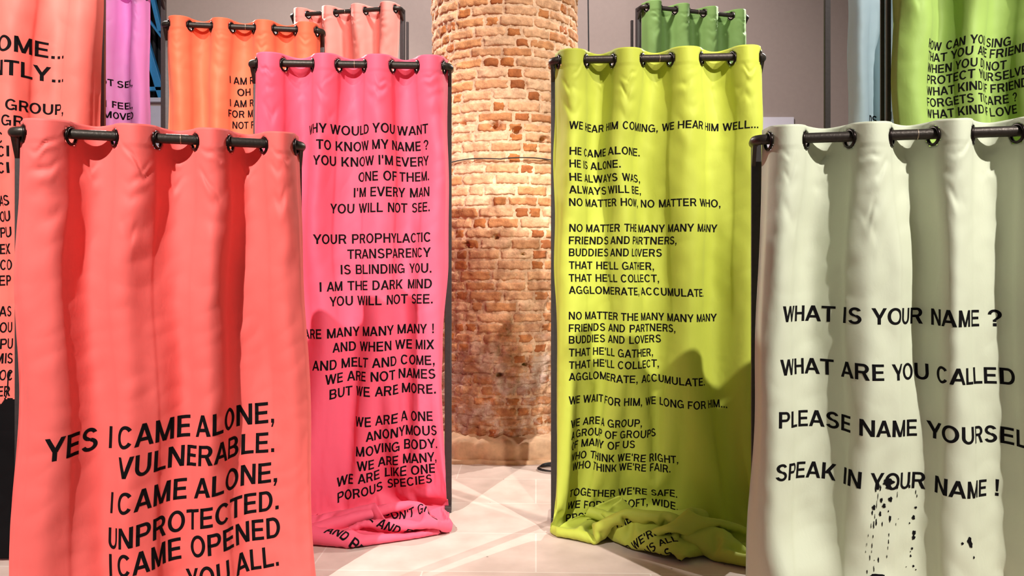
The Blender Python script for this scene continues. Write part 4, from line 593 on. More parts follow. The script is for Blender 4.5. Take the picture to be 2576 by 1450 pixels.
[0,-1,1,-2,1,-1,2,-1,1,-2,0,2,0,0,1,-2,1,-1,0,-2,2,0,0,0,0,0,0,1,1,0,-1,1,-1,1,-2,1,-1,1,0,0,0,1,-1,2,0,-1,0,-2,2,0,1,-2,1,-1,1,0,0,-1,0,0,0,1,-1,-1,0],
[-1,1,0,0,-1,0,2,0,-3,1,0,0,1,1,-1,0,-1,1,-3,0,1,0,2,-1,0,-1,2,0,1,0,-2,-1,2,-1,0,1,0,-1,2,-2,3,-1,-1,1,0,1,-1,0,0,0,-2,3,-2,2,-3,1,0,1,-1,1,-1,-1,1,0,0],
[0,-1,1,0,0,1,-2,1,-1,-1,0,0,2,0,0,0,1,-3,1,-1,0,1,1,0,-1,2,-3,2,0,0,2,-1,0,0,0,-3,0,2,1,0,-1,-1,2,0,0,0,0,-1,-1,0,2,-2,3,-2,2,-2,0,0,0,0,0,0,0,-1,1],
[0,1,-2,1,-1,0,1,-1,1,-2,0,1,0,2,-1,-1,0,1,-2,-1,0,2,-1,1,-1,0,2,-1,0,2,-1,0,0,-1,0,0,1,1,0,1,-1,0,0,-1,1,1,0,0,-1,0,0,0,0,0,-1,0,1,-2,1,0,0,1,-1,0,0],
[-1,0,1,-2,2,0,0,0,-2,1,0,-2,2,1,-1,0,0,0,-2,1,0,2,0,-3,1,1,-1,2,0,1,-1,0,0,1,0,-2,1,0,1,0,0,-1,0,1,1,0,-1,0,0,0,-1,2,-1,0,0,0,-2,3,-1,-1,0,0,1,0,-2],
[1,-1,-1,2,-1,0,-1,1,0,-2,0,1,-1,0,2,1,-1,-2,1,-1,2,-1,0,1,-1,0,0,-1,3,-1,0,0,-1,0,-1,1,2,0,0,0,0,1,-1,-1,1,0,0,0,1,-2,2,-2,0,0,0,0,0,0,0,1,-1,1,0,-1,1],
[0,0,0,-2,1,1,1,-2,0,0,-2,1,0,2,-1,0,0,0,-2,1,0,1,0,0,1,-2,1,1,-1,1,1,-1,0,0,0,0,1,-1,1,0,1,-2,-1,2,0,1,1,-2,-2,2,-1,1,1,0,-1,0,0,-1,1,-2,2,-1,-1,1,0],
[0,0,0,1,0,-1,0,1,-1,-2,1,-1,1,-2,2,1,0,-2,-1,1,2,0,-1,1,-1,1,-2,0,1,1,0,0,-1,1,-1,1,-1,2,0,0,-1,0,1,-1,1,0,1,-1,1,-1,1,-1,0,0,0,-1,0,1,-2,2,0,0,0,0,0],
[-1,1,-1,1,-1,1,1,-1,-1,0,-2,1,0,1,0,0,-1,0,-1,1,1,-1,1,-1,0,0,2,-1,1,0,0,0,1,-1,0,-1,2,1,-2,1,0,1,-2,0,0,2,-1,1,-1,0,-1,1,1,-1,0,-1,1,-2,2,0,-1,-1,2,0,-1],
[2,-2,0,-1,0,1,0,0,-1,-1,1,-1,-1,1,0,0,0,-1,1,1,1,1,-1,-1,1,0,-1,-1,1,1,0,0,0,-1,0,2,-1,0,1,0,0,-2,1,0,1,-1,2,-1,0,-1,0,1,0,1,-1,0,0,0,-1,0,0,2,-1,0,0],
[0,0,-1,1,0,0,-1,1,-1,0,-1,-1,0,1,1,1,0,-3,1,0,0,1,0,0,-1,-1,1,2,-2,1,2,-2,1,0,0,1,0,2,-2,1,0,0,-1,-1,0,2,1,-1,-2,2,-1,1,-1,-1,0,1,-1,-1,2,-2,2,0,0,1,0],
[0,1,-1,-1,1,1,0,-2,0,-1,0,-1,2,0,0,0,-3,1,0,3,0,-1,0,0,-1,2,-1,-1,2,0,1,0,-2,1,0,0,1,-1,1,0,0,0,-1,0,0,1,0,1,0,-2,2,-2,2,0,0,-2,-1,3,-2,1,0,0,0,1,0],
[1,-1,-1,1,0,0,1,-1,-1,0,-1,0,-2,2,0,0,1,-3,2,1,0,2,-2,0,1,-1,0,0,-1,3,-2,1,0,1,-1,0,1,-1,2,-2,0,1,-1,0,1,0,1,-1,1,-1,0,1,-2,2,0,-1,1,-2,1,-1,-1,2,1,0,0],
[2,-2,0,0,0,1,-2,1,-1,-1,0,1,-1,-2,3,-1,-1,1,-1,2,1,-2,2,-1,-1,0,2,-3,2,-1,2,-1,2,-1,-1,2,1,1,-2,1,-1,-1,0,0,-1,1,1,2,-2,0,0,0,2,-1,-1,0,0,-1,0,1,0,0,1,0,0],
[1,-2,0,0,1,-1,1,0,-2,0,0,-1,0,1,0,0,-1,-1,3,1,0,0,-1,0,1,0,-2,3,-2,0,1,1,-1,0,1,-1,0,0,2,-2,2,-1,1,-2,1,0,1,1,-1,0,-1,0,0,1,0,-1,-2,3,-1,-1,0,0,1,2,-1],
[0,0,0,-1,0,2,-1,-2,1,-1,0,0,0,0,0,0,-2,1,1,1,1,0,-1,-1,1,0,0,-2,2,-1,2,0,1,-1,0,1,1,0,-2,2,-1,0,-2,1,0,-1,2,0,-1,1,0,0,1,-1,1,0,-1,-1,0,1,-1,1,1,0,1],
[1,-1,-1,1,1,-1,1,-2,0,0,-1,0,0,0,0,-1,-1,1,3,-1,1,-2,1,1,-2,0,1,1,-2,1,0,1,0,-1,2,0,0,0,0,0,-1,1,0,0,-2,2,-1,2,1,-2,0,2,-3,3,-1,-1,1,-2,0,0,0,0,1,1,2],
[-1,1,-1,1,1,0,-1,-1,-2,1,0,-1,0,0,2,-2,-1,1,1,2,-2,2,0,-1,0,2,-2,0,-1,2,-1,0,-2,4,-1,2,0,-1,1,-1,0,0,1,-2,0,1,1,1,-1,-1,2,-2,2,-1,1,-1,-2,1,0,0,0,0,1,0,0],
[0,-1,1,-1,1,0,0,-1,-1,0,-1,0,2,-1,-1,-1,1,1,2,0,0,-1,-1,0,1,-1,1,0,-1,-1,3,1,0,-2,1,1,1,0,-1,0,0,0,0,0,-1,0,0,1,1,0,-2,1,1,0,1,-1,-1,-1,1,-1,0,0,1,1,2],
[0,-1,0,-1,2,0,-2,0,-1,0,1,0,-2,2,-1,1,-2,2,1,0,0,0,0,1,0,-1,0,1,0,-1,0,0,3,-2,2,0,-2,-1,2,0,0,-1,1,0,-1,-1,1,1,0,1,-1,1,0,1,0,0,-2,0,0,0,0,0,0,1,1],
[-1,0,1,2,-3,2,0,-3,-1,1,1,-2,1,0,-1,-1,0,4,0,0,-1,0,0,0,0,0,0,1,-2,1,0,2,-2,2,-2,3,-1,2,-3,0,0,1,-1,0,2,-3,2,1,1,-2,1,-2,2,0,1,1,-2,-1,-1,1,0,-1,1,1,1],
[-2,2,-1,0,3,-3,-2,0,0,1,-2,2,0,-1,1,-1,1,0,2,-1,1,0,-1,0,0,1,0,-1,1,-2,1,0,1,-1,3,-1,-1,1,2,-3,0,1,1,-1,-3,2,0,1,1,-1,0,1,-1,2,1,-1,0,-1,-1,0,0,0,1,0,1],
[-2,0,0,2,0,0,-2,0,-1,-1,1,0,0,2,-2,-1,3,1,-1,-1,1,0,1,-1,1,-2,1,0,1,0,-2,1,1,1,0,0,2,-3,0,0,1,0,0,0,0,0,0,-2,1,1,1,0,0,-1,1,3,-2,-3,1,0,1,-1,1,1,-1],
[-4,2,1,1,1,-2,-1,-1,0,1,-1,1,0,-1,0,-1,1,2,1,0,-1,0,0,0,1,0,0,0,0,0,-1,2,-1,0,1,-1,0,1,0,-1,0,1,0,1,-1,-1,-1,2,1,0,-1,0,0,2,2,0,0,-2,-3,2,-1,2,-1,1,1],
[-4,1,1,2,0,-1,-2,-2,2,-1,1,-1,2,-1,0,-1,4,0,-2,2,-1,0,1,-1,-1,2,-1,0,1,-1,4,-3,-1,1,1,0,1,0,-2,1,-1,1,0,0,-1,1,-1,0,2,0,-1,1,0,1,0,2,1,-3,0,0,1,-2,0,1,-1],
[-6,4,1,1,-1,-2,-2,1,-1,0,2,1,-1,1,-2,2,2,0,-1,0,1,-2,0,2,0,-1,1,-1,1,2,-3,2,1,-2,1,0,-1,1,-1,1,-1,2,0,0,2,-4,-1,1,1,1,0,-1,-1,1,1,4,2,-2,-4,0,2,-1,1,-1,2],
[-8,5,2,1,-1,-3,0,-1,1,1,-1,0,1,-1,0,2,1,-2,2,-1,1,1,-2,1,1,0,-1,1,1,0,0,0,-1,2,-2,1,0,-2,0,1,1,-1,1,0,0,0,0,-2,2,0,0,-1,3,-2,2,1,3,2,-4,-3,2,0,-1,0,2],
[-8,1,4,0,-3,-2,4,1,-2,0,2,0,1,-1,1,3,-2,0,1,1,-2,-1,0,3,0,1,-1,1,-4,2,0,1,0,-2,2,-1,0,0,0,1,0,0,0,1,0,0,-3,2,0,1,-1,2,-3,1,2,1,2,3,-1,-3,-2,4,-3,0,-2],
[-5,-4,6,-2,-11,-1,5,6,1,-1,1,3,-1,1,1,2,-2,1,-1,1,-1,1,4,-3,0,-2,2,-3,2,-2,2,0,0,2,-2,-1,1,0,1,0,0,-1,2,0,-1,0,0,0,-1,1,2,-2,1,-2,-2,4,5,2,2,-5,-1,3,-2,-1,0],
[-6,1,-5,-7,-1,4,0,2,3,5,3,3,-5,1,1,-1,1,2,0,-2,2,3,-4,1,0,0,-2,0,1,1,-2,-1,1,-2,0,1,-1,1,-1,1,0,-1,0,1,3,1,1,-2,-1,2,-1,1,-1,-1,-1,-1,2,5,5,2,-7,-2,5,-2,-1],
[-9,-4,-5,-2,4,3,1,-3,8,6,3,-4,6,-5,2,-2,3,-2,0,2,1,-3,-1,2,-1,-1,2,1,-1,-1,-1,-1,-4,2,1,-1,-1,-1,2,-1,1,-1,-1,2,1,2,2,0,1,-1,1,-2,-2,3,-2,-1,0,3,3,6,1,-7,2,3,-4],
[-20,0,-2,5,5,2,-1,6,5,1,-1,2,-1,3,-2,2,-2,2,0,-2,-1,0,-1,1,-1,3,-2,-3,1,-4,3,-1,1,1,-1,1,1,-1,-3,-1,-4,2,1,-1,0,3,1,1,-1,1,1,-2,1,-1,3,-1,-3,-2,3,3,7,2,-3,1,2],
[-20,-1,8,3,5,2,2,4,-1,1,-1,1,-2,2,0,1,-1,0,-1,-4,0,1,5,-2,2,-3,-3,-2,-1,3,0,2,3,-3,1,0,-1,-1,0,0,-3,-5,1,0,2,-2,0,3,0,0,-2,2,1,-1,0,0,1,0,-1,-1,3,5,1,0,3],
[-14,6,3,5,1,1,2,-2,2,-1,1,-1,1,-2,1,-1,2,0,1,-4,-3,2,-1,1,-2,-3,3,-1,0,2,-1,1,-1,2,1,0,0,-1,0,-3,-3,1,-2,1,-3,1,1,-3,2,0,1,-1,0,0,0,1,-1,2,-1,0,-1,2,3,1,-2],
[-2,2,2,0,2,0,-1,1,-1,0,1,-1,1,0,0,-1,0,-1,-3,-4,4,-3,2,-1,1,0,-2,3,1,1,0,-1,0,0,-1,0,2,3,-4,-3,0,-3,-2,1,1,-1,0,2,-3,0,-1,2,-1,1,-1,0,2,-1,-1,2,-1,0,-1,0,4],
[12,-5,-2,-1,-2,1,0,0,0,0,-1,1,-2,1,0,1,-1,1,-3,-3,-2,3,0,-1,2,-1,-2,5,-1,-1,1,-1,1,-1,-1,0,-1,0,-1,0,-1,-2,0,-1,0,2,-1,-1,2,0,0,-2,1,-2,1,0,1,-2,2,-1,0,1,-1,1,-1],
[20,-1,-3,-4,-4,-3,-1,-1,0,-1,1,-1,2,-1,-1,0,0,0,0,-3,0,-2,-1,1,-1,3,5,-4,1,-1,0,1,-3,0,-1,1,-3,-6,3,-3,5,-1,0,0,0,0,1,0,-2,0,-1,1,0,1,0,0,-2,2,0,-1,2,-2,1,-1,1],
[25,0,-1,-2,-4,-6,-4,-4,-1,0,-2,2,-2,1,0,0,0,1,-2,1,-4,0,-2,1,-1,4,0,1,-1,2,-3,-3,-3,0,2,-4,-5,-2,-2,6,4,2,-1,-1,2,-1,0,0,3,-2,0,0,-2,1,0,0,-1,1,-1,1,0,0,0,1,0],
[20,2,0,2,0,-1,-3,-4,-7,-3,-2,-2,1,0,0,-1,0,-1,-1,4,-5,-2,2,-1,0,-3,2,4,0,-4,-3,-4,5,-1,-5,-7,2,3,3,-2,0,4,2,1,-1,-1,1,0,-2,2,0,-2,1,0,-1,0,2,-2,1,1,-1,0,0,-1,0],
[25,-1,0,0,0,0,1,-2,-2,-6,-7,-4,-3,1,-1,1,0,-1,1,5,-6,-2,0,-2,1,2,-1,-3,-5,-5,3,6,-3,-6,-4,4,1,4,2,0,-4,4,3,-2,0,-1,-1,1,0,0,1,1,1,-4,1,0,-1,1,0,-1,0,1,0,1,-1],
[23,0,1,-1,2,-1,-1,2,0,-4,-2,-8,-6,-5,1,-1,1,-2,6,-1,3,-9,-1,1,-1,0,-2,-10,1,5,4,-4,-8,1,7,6,-1,-4,-2,4,0,1,-2,3,-2,1,1,-4,1,0,0,3,-4,3,-2,-1,1,0,-1,0,0,0,0,-1,1],
[24,1,0,-1,0,1,-1,-2,-1,2,0,2,-6,-10,-8,-1,-1,-3,-5,4,4,-2,-2,1,0,-2,-11,6,4,4,-6,-5,9,6,2,-9,-6,2,2,0,4,-1,0,-1,-2,1,-2,3,-1,1,-2,-2,4,-1,0,1,0,-2,1,1,0,-1,1,-1,2],
[23,0,0,1,-1,0,-4,3,1,-6,0,1,4,1,2,-14,-25,4,-6,1,2,11,-3,1,0,-10,5,3,0,0,-2,9,0,1,-9,-5,9,1,-5,-1,3,1,0,-1,-2,-2,-1,1,1,-1,1,0,-1,2,0,-2,0,3,0,-2,0,0,0,1,-2],
[25,-2,0,-1,1,-5,6,-3,-8,3,1,-1,1,4,-17,-17,4,-12,7,-2,3,-1,4,-1,-1,3,9,-3,1,-3,6,-2,2,-4,-3,11,6,-1,-6,-9,-2,0,2,-2,1,-1,-1,0,0,0,1,1,-1,0,0,0,1,-3,0,2,-1,1,-1,1,0],
[25,-1,-2,2,-4,4,-2,-9,-2,6,2,2,-9,-21,-6,8,4,-3,-4,4,1,1,0,-3,0,9,-2,2,-1,1,-3,2,0,-1,8,3,-3,-4,-6,7,-6,-4,-3,0,0,2,-1,-1,0,0,0,-1,2,-1,0,2,-1,0,1,-1,1,0,0,-1,0],
[26,-2,-1,-1,1,2,-12,-5,13,1,-2,-18,-16,0,5,7,2,10,7,-3,-3,1,-1,1,-3,-2,-2,3,-3,-2,0,0,-1,4,3,-3,-2,-7,14,3,-5,-4,-3,-3,0,-6,-1,-1,0,1,1,-1,0,0,2,-1,-1,2,-2,1,-1,1,-1,1,1],
[29,-3,-1,-1,1,-7,-7,13,-5,-3,-11,-8,8,9,6,4,3,-3,-3,-3,2,-2,2,-2,-1,-2,-1,-5,2,-1,1,-3,0,-2,-2,2,-4,11,2,-5,7,3,-4,-3,-3,-2,-6,-6,-3,-1,0,1,0,0,-1,0,3,-2,2,-2,2,-2,2,-1,-2],
[27,1,-3,-2,0,-9,8,4,-10,-5,1,13,4,-1,-2,-8,-7,3,3,4,-9,-1,-1,-1,2,-1,0,1,0,1,-1,0,0,2,3,1,2,0,0,2,-2,-1,2,-1,-1,-2,0,-1,-8,-7,-5,0,-2,2,0,0,-1,2,0,0,-2,0,-1,0,1],
[30,-2,-1,-2,-8,3,7,-8,7,1,0,-3,-3,0,-8,-2,7,3,-1,-7,-3,-4,0,4,1,2,-6,1,-2,2,2,1,1,0,-1,1,3,2,-1,2,3,0,-1,0,-2,1,-1,0,-5,-7,1,-1,-1,-3,1,1,-2,-2,0,2,0,-3,-1,-2,-1],
[25,4,1,-5,-3,3,2,0,-1,-5,-4,-5,1,5,4,1,-6,-3,-5,-4,3,3,1,1,0,-8,-2,2,1,-1,0,2,0,0,0,0,2,2,2,2,2,1,1,-1,3,-3,2,-6,-1,5,0,-2,1,-1,0,-1,-3,2,-4,-3,0,0,0,0,-3],
[23,5,-1,0,1,1,-3,1,-3,1,-2,1,-2,-7,3,6,1,-8,-6,2,-2,-1,2,-3,-6,-2,4,-1,2,-1,1,0,-2,1,1,0,0,1,2,3,1,4,2,1,-3,1,-2,1,7,0,-7,-2,-3,1,1,1,1,-4,-1,-2,-1,0,-1,0,3],
[26,-1,3,2,-2,-1,2,-2,1,-2,2,2,-3,0,-1,1,0,0,-1,-3,-3,-7,-9,-3,1,4,1,-1,-2,1,-2,1,3,-2,0,-1,0,-1,2,0,2,2,3,5,3,2,0,0,0,1,2,-2,-1,-8,0,-2,1,2,2,-5,-5,2,-3,0,0],
[23,2,1,2,1,2,-3,0,1,0,-1,-1,2,-1,1,-2,2,0,0,-1,1,-3,-8,-7,-2,-1,2,-3,-1,0,1,-1,-2,1,0,1,-2,2,-2,0,1,-1,4,2,4,4,0,0,2,2,2,1,-1,-3,-5,1,-7,1,-3,7,-2,-7,2,0,-2],
[22,0,4,1,2,-1,0,0,0,0,0,1,0,-1,1,0,1,-1,0,2,-4,2,0,-3,-6,-6,-9,1,0,0,0,0,0,1,-2,-1,2,-1,0,0,-2,0,-3,4,3,1,10,0,0,0,0,1,-5,1,5,-13,-2,2,-3,-3,9,0,-6,3,-3],
[24,-1,1,3,1,1,-1,1,0,-1,2,-2,0,2,-2,1,-1,0,1,-2,3,-4,0,2,2,-3,-10,-11,0,-1,1,0,0,0,1,1,-1,-2,0,0,0,-1,1,-3,0,-1,-4,8,-1,-1,-3,-4,1,13,-12,-4,13,-8,0,5,-2,9,-2,-7,5],
[24,0,-1,4,1,1,0,0,0,0,-2,2,-1,0,1,-1,1,0,0,0,-1,-2,-3,2,1,2,2,-10,-13,-1,-1,0,0,0,1,-2,1,2,0,-3,-1,0,-2,-2,-9,-10,4,0,2,-2,2,6,12,-12,-9,20,-6,-1,10,-5,1,-3,9,-3,-7],
[23,0,0,0,6,-1,1,0,-2,2,1,-2,1,0,-1,1,-1,1,0,0,-3,-6,6,0,-3,-3,1,6,-6,-10,-5,0,1,-2,2,0,0,-1,-4,-3,-4,-4,-5,-7,-6,9,-1,-2,3,6,8,3,-10,-8,18,-1,0,10,-9,1,0,-7,-4,8,-5],
[24,-2,1,0,4,1,0,0,1,-1,0,1,1,-2,1,-1,1,-1,0,-6,-6,11,-1,-4,-2,5,2,-1,-3,-1,-8,-7,-1,3,-4,4,-2,-8,-8,-7,-4,-3,1,-5,6,5,-1,5,3,4,-3,-8,-5,19,3,0,3,-9,0,4,-3,-9,1,1,0],
[21,3,0,-3,1,7,0,-2,2,-1,0,1,-1,0,1,1,-2,2,-5,-7,7,1,-3,2,3,-2,-4,-10,10,-1,2,-4,-9,-6,3,-4,-13,-11,-2,0,0,1,-4,10,5,-2,4,1,0,-2,-6,1,15,1,0,-4,-8,4,7,-9,-10,1,1,0,4],
[22,1,1,2,-4,-2,6,3,0,1,0,-1,0,1,-2,0,1,-8,-9,11,3,-1,4,-3,-5,-11,-7,13,3,0,-1,-5,-1,-6,-13,-12,-4,5,-1,-1,-1,1,3,-1,1,6,-3,3,-1,0,3,8,-1,-2,-5,-5,7,1,-10,-4,-5,6,2,-1,4],
[20,-1,1,2,5,2,-1,1,0,0,0,0,0,-1,1,-2,-7,-4,9,0,-1,5,-6,-13,-13,2,16,7,-1,0,-3,3,2,-11,-28,-4,6,-1,7,-3,-3,-3,-1,5,4,-4,2,-1,2,-1,4,0,-1,-5,0,6,-5,-10,-2,-2,5,2,2,0,2],
[13,-2,-3,0,1,7,5,1,2,3,1,-1,1,1,-2,-8,-2,6,3,0,5,-14,-18,-9,11,15,4,0,1,0,2,-2,-19,-12,1,-6,6,-3,-4,9,2,-4,9,-1,0,-5,-3,-2,-1,1,2,-2,-2,3,-1,-7,-6,-1,-1,2,2,6,-2,0,0],
[-6,2,-1,1,-3,1,-1,5,4,10,10,7,-1,-1,-2,1,-2,-2,2,5,-18,-20,-6,17,14,5,0,1,-1,-1,-7,-15,-7,-1,4,-4,-5,10,-6,-4,9,14,-13,-1,-2,-1,1,0,0,-1,-1,1,0,-3,-8,-5,-1,2,2,0,3,1,-1,-1,2],
[-8,0,0,0,3,-3,-10,-2,2,-1,5,16,18,6,-4,-3,0,11,-4,-24,-14,-4,16,15,5,0,-1,-8,-11,-11,-5,6,0,3,-3,3,-5,1,12,1,3,-16,-1,5,-3,6,-3,1,-3,2,-1,0,-6,-9,-3,0,0,1,2,2,1,-1,3,1,-2],
[-9,1,2,-3,-1,-12,-2,2,-1,-2,2,-3,6,14,21,6,5,-12,-20,-4,-5,10,19,3,-4,-10,-14,-12,-4,1,2,4,14,-2,-2,1,8,-2,-9,5,-12,3,9,-3,-1,-1,5,-1,3,-1,-3,-10,-7,1,0,1,2,-3,0,2,5,1,-1,0,2],
[-8,-2,0,-1,-10,-7,4,-1,1,3,-2,2,-4,-1,1,19,5,-10,0,-5,3,23,2,-17,-15,-8,0,2,0,2,-1,-2,11,12,8,-2,-10,-15,0,-1,3,6,2,-2,5,-1,-1,0,-1,-5,-5,-3,2,-1,1,-2,0,4,-1,6,-1,-1,0,0,0],
[-7,-1,-6,-9,-3,3,-1,-3,0,1,1,1,-1,-3,4,-2,7,5,1,2,18,-13,-16,-4,-2,0,-1,2,1,1,-1,2,-4,3,9,-4,-11,8,8,-6,0,3,0,1,0,0,1,-1,-5,-3,0,1,0,0,-2,2,-1,2,5,-1,1,1,-3,1,0],
[-15,-7,-4,4,-2,-4,2,0,1,0,0,-2,0,6,-2,-1,3,3,2,6,-14,1,-5,-1,2,0,1,1,-1,-3,2,0,-1,0,-2,5,14,1,-12,-1,3,3,0,0,-3,4,-2,-4,-3,1,0,1,-1,-1,3,1,4,0,-1,0,-1,-1,4,-1,-2],
[-29,7,6,-3,-10,5,-1,1,-1,-1,0,1,3,-1,1,3,0,-5,1,-2,9,-9,1,-1,-3,0,0,0,0,1,-1,-1,0,-1,9,10,-7,-9,3,7,5,-2,-1,-1,0,-3,1,-6,2,0,0,0,3,3,3,1,-1,-1,-2,-1,1,-1,-1,-1,2],
[-15,-1,-3,-7,1,-1,1,-1,0,1,1,-1,1,0,0,-2,-2,7,-3,0,-4,5,-5,0,-1,2,-1,-1,2,-1,0,1,-1,7,1,-8,0,9,13,5,2,-1,-7,1,-4,-2,-4,10,-4,0,0,3,2,3,2,2,-5,-2,-4,-7,-1,1,-2,2,-7],
[-17,0,-9,-1,5,1,-3,-2,-1,1,1,3,-2,1,-2,2,-3,-4,5,3,-2,-3,0,-2,2,-2,2,-1,0,1,0,0,2,-3,-2,7,12,13,4,0,-2,-2,5,-3,2,-5,-8,-6,11,3,2,0,3,1,0,-3,-1,-2,-6,-6,-5,2,0,-7,-7],
[-16,-10,0,1,-1,-3,-1,2,3,4,0,1,0,-3,-1,-2,1,-1,-1,1,0,-2,2,-1,0,-1,2,-1,-1,0,1,1,-2,7,9,8,8,1,-1,0,0,6,0,-5,0,6,0,-16,-11,3,2,2,0,3,3,5,3,-7,-3,-3,-6,0,-4,-6,-2],
[-27,-2,1,1,-1,1,3,2,3,-5,1,0,0,-3,2,2,-2,-2,2,0,0,0,-2,1,-2,3,-5,2,-1,-1,2,7,12,7,5,0,0,2,-2,0,3,-3,4,7,-4,-4,6,6,-15,-17,-4,1,2,-2,1,0,6,9,-2,-7,-2,-5,-5,-6,1],
[-29,3,-1,1,0,1,1,3,-2,0,0,0,-3,5,4,-1,-6,1,-1,-1,1,-1,-3,0,1,-2,2,-2,1,7,12,11,4,0,-1,-1,3,-2,3,-3,-1,1,-3,3,7,-1,-2,4,6,-4,-19,-11,-3,1,-1,2,-3,-4,13,4,-2,-10,-9,0,-1],
[-27,1,0,-2,2,1,2,1,-2,1,0,-2,5,2,1,-2,-7,-2,1,0,2,0,-2,0,0,0,0,1,13,12,7,0,-3,2,-1,4,-1,2,-3,2,-1,1,-3,-4,3,4,1,1,5,-1,-2,-13,-12,-1,1,0,0,-4,-11,11,-1,-8,-1,1,0],
[-27,-1,0,-1,2,3,4,-2,-1,0,-1,2,3,0,0,1,-4,0,-4,2,0,2,-2,-1,-2,-1,9,18,8,3,-2,1,-5,-1,3,0,2,-1,0,0,-2,0,4,-4,-6,4,5,2,2,1,-1,-3,-10,-13,-2,-1,2,-3,-5,-8,5,-1,0,-1,1],
[-25,-3,1,0,2,4,0,-1,1,0,1,1,0,1,-2,-2,5,-3,0,-6,-2,0,6,-1,1,7,9,9,3,-4,4,-2,-1,-2,3,4,-2,0,1,-2,3,-3,3,1,-7,-3,5,5,3,1,1,-3,-3,-10,-14,-1,0,-2,-3,-5,-3,5,1,0,0],
[-26,0,-1,2,4,1,-2,0,-3,3,2,0,0,0,2,-2,2,0,-3,1,-6,-1,2,4,1,8,3,1,2,6,1,-4,3,4,-2,1,0,0,0,4,-3,2,-2,3,1,-7,-4,6,6,4,1,-2,0,2,-12,-12,-9,-8,2,1,-4,2,0,3,-3],
[-30,3,-1,5,2,-1,-2,-1,4,1,2,0,1,1,-2,-1,-2,1,0,-2,5,-5,-6,4,9,7,4,-2,3,1,-3,3,6,-3,1,-1,0,1,-1,-1,2,2,0,3,2,-4,-6,-2,7,10,1,0,-5,2,-2,-16,-18,4,-3,0,-4,-2,5,-3,1],
[-29,0,4,3,1,-2,-1,3,3,2,0,1,-2,1,-2,-3,1,-1,0,6,-2,-4,-2,4,14,2,0,2,-2,2,1,4,-1,2,-1,-1,-2,-1,2,1,1,-1,0,0,-1,2,-2,-3,-3,10,9,1,-5,-17,-8,-8,-1,-1,11,-3,-7,-6,2,0,1],
[-42,13,16,19,18,14,9,3,-4,-11,-16,-18,-18,-16,-12,-5,2,8,14,18,19,17,13,8,0,-6,-12,-16,-19,-18,-15,-10,-3,3,10,15,18,19,16,12,6,0,-8,-13,-17,-19,-18,-14,-8,-2,5,12,16,18,18,16,11,4,-3,-9,-14,-18,-19,-16,-13],
[1,-1,2,-1,0,0,0,-1,-1,0,1,1,0,-1,1,-1,0,1,0,0,1,0,-1,-2,-1,0,2,1,0,0,-1,1,-1,1,0,-1,1,-1,0,-2,1,1,1,0,0,1,0,-1,0,0,0,-1,1,-1,1,0,-1,0,1,0,-1,1,-1,1,-1],
[1,0,-1,1,0,0,0,-1,0,-1,0,2,0,-2,0,1,1,0,-1,1,1,0,-1,-2,-1,0,1,2,0,0,0,-2,1,-1,0,3,0,0,-2,-1,0,1,1,2,0,-1,0,-1,0,-1,0,1,-1,1,0,-2,2,0,0,-1,2,-1,0,-1,0],
[1,1,0,0,-1,0,0,0,-2,-1,2,0,0,2,-1,0,-1,-1,3,2,-3,1,-1,-1,-3,1,2,1,1,-1,-1,1,-1,1,1,-2,1,0,-2,0,-1,2,1,0,1,1,-2,1,-1,1,-1,0,-1,1,-1,2,-1,0,-1,2,-2,0,1,-1,1],
[3,-2,0,-1,2,-1,0,0,-1,-1,0,1,2,-1,-1,0,0,2,0,-1,2,-1,-2,-2,-1,0,2,1,1,0,0,-1,0,0,0,2,0,-2,-1,-2,1,2,2,1,0,0,0,-1,-1,0,0,-1,1,-1,1,0,0,0,1,-1,0,0,0,-1,1],
[1,2,-1,0,-1,1,-1,-2,0,0,-1,2,1,1,-1,0,0,0,1,0,2,-3,-1,-2,-1,0,1,2,1,0,1,0,-1,0,0,1,-1,-1,-1,-1,1,0,2,1,1,-2,2,-1,0,-2,1,0,-1,2,-2,2,-1,1,0,-1,1,0,0,1,-2],
[2,-1,1,0,1,0,-1,-1,-1,-2,1,1,1,0,-1,0,1,0,2,0,-2,0,-1,-2,-1,0,2,1,1,1,-2,-1,2,0,0,0,-1,0,-1,-1,-1,2,1,2,1,0,-1,1,-1,0,-1,0,1,-2,2,-2,2,-1,0,1,-1,0,0,0,0],
[2,0,-1,1,-1,0,0,0,-1,-1,-1,0,2,1,1,-1,-1,3,-1,1,-1,-1,-2,-2,0,1,0,2,1,0,0,0,-1,0,1,1,0,-2,-2,0,0,1,2,1,1,0,-1,0,0,0,-1,0,0,0,0,1,-1,0,1,0,1,-2,1,-1,1],
[1,1,2,-2,1,-1,-1,0,-2,-1,0,0,2,1,-1,0,1,0,1,0,-1,0,-3,-1,0,0,1,1,1,2,-1,0,-1,1,1,-1,-1,-1,0,-1,0,1,1,2,0,1,1,-2,0,0,0,-1,-1,2,-1,0,1,0,-1,0,1,1,-2,1,1],
[3,-1,-2,3,-1,0,-1,-1,-1,1,-2,1,0,1,1,0,0,2,0,0,-1,-3,-1,-1,0,0,1,1,2,0,0,0,0,0,0,0,0,-1,-2,-1,1,0,2,1,2,1,-1,0,-1,0,-1,0,0,-1,2,0,-1,1,1,-1,0,0,0,1,-2],
[2,2,-1,-2,1,0,-1,-1,0,-1,0,-1,1,1,-1,1,2,0,1,-1,-1,-1,-1,-3,0,0,2,2,1,0,0,-1,0,1,1,0,-1,-2,-1,0,0,1,1,1,1,1,0,0,-1,-1,0,0,0,0,0,0,1,0,-1,3,-3,2,1,-2,0],
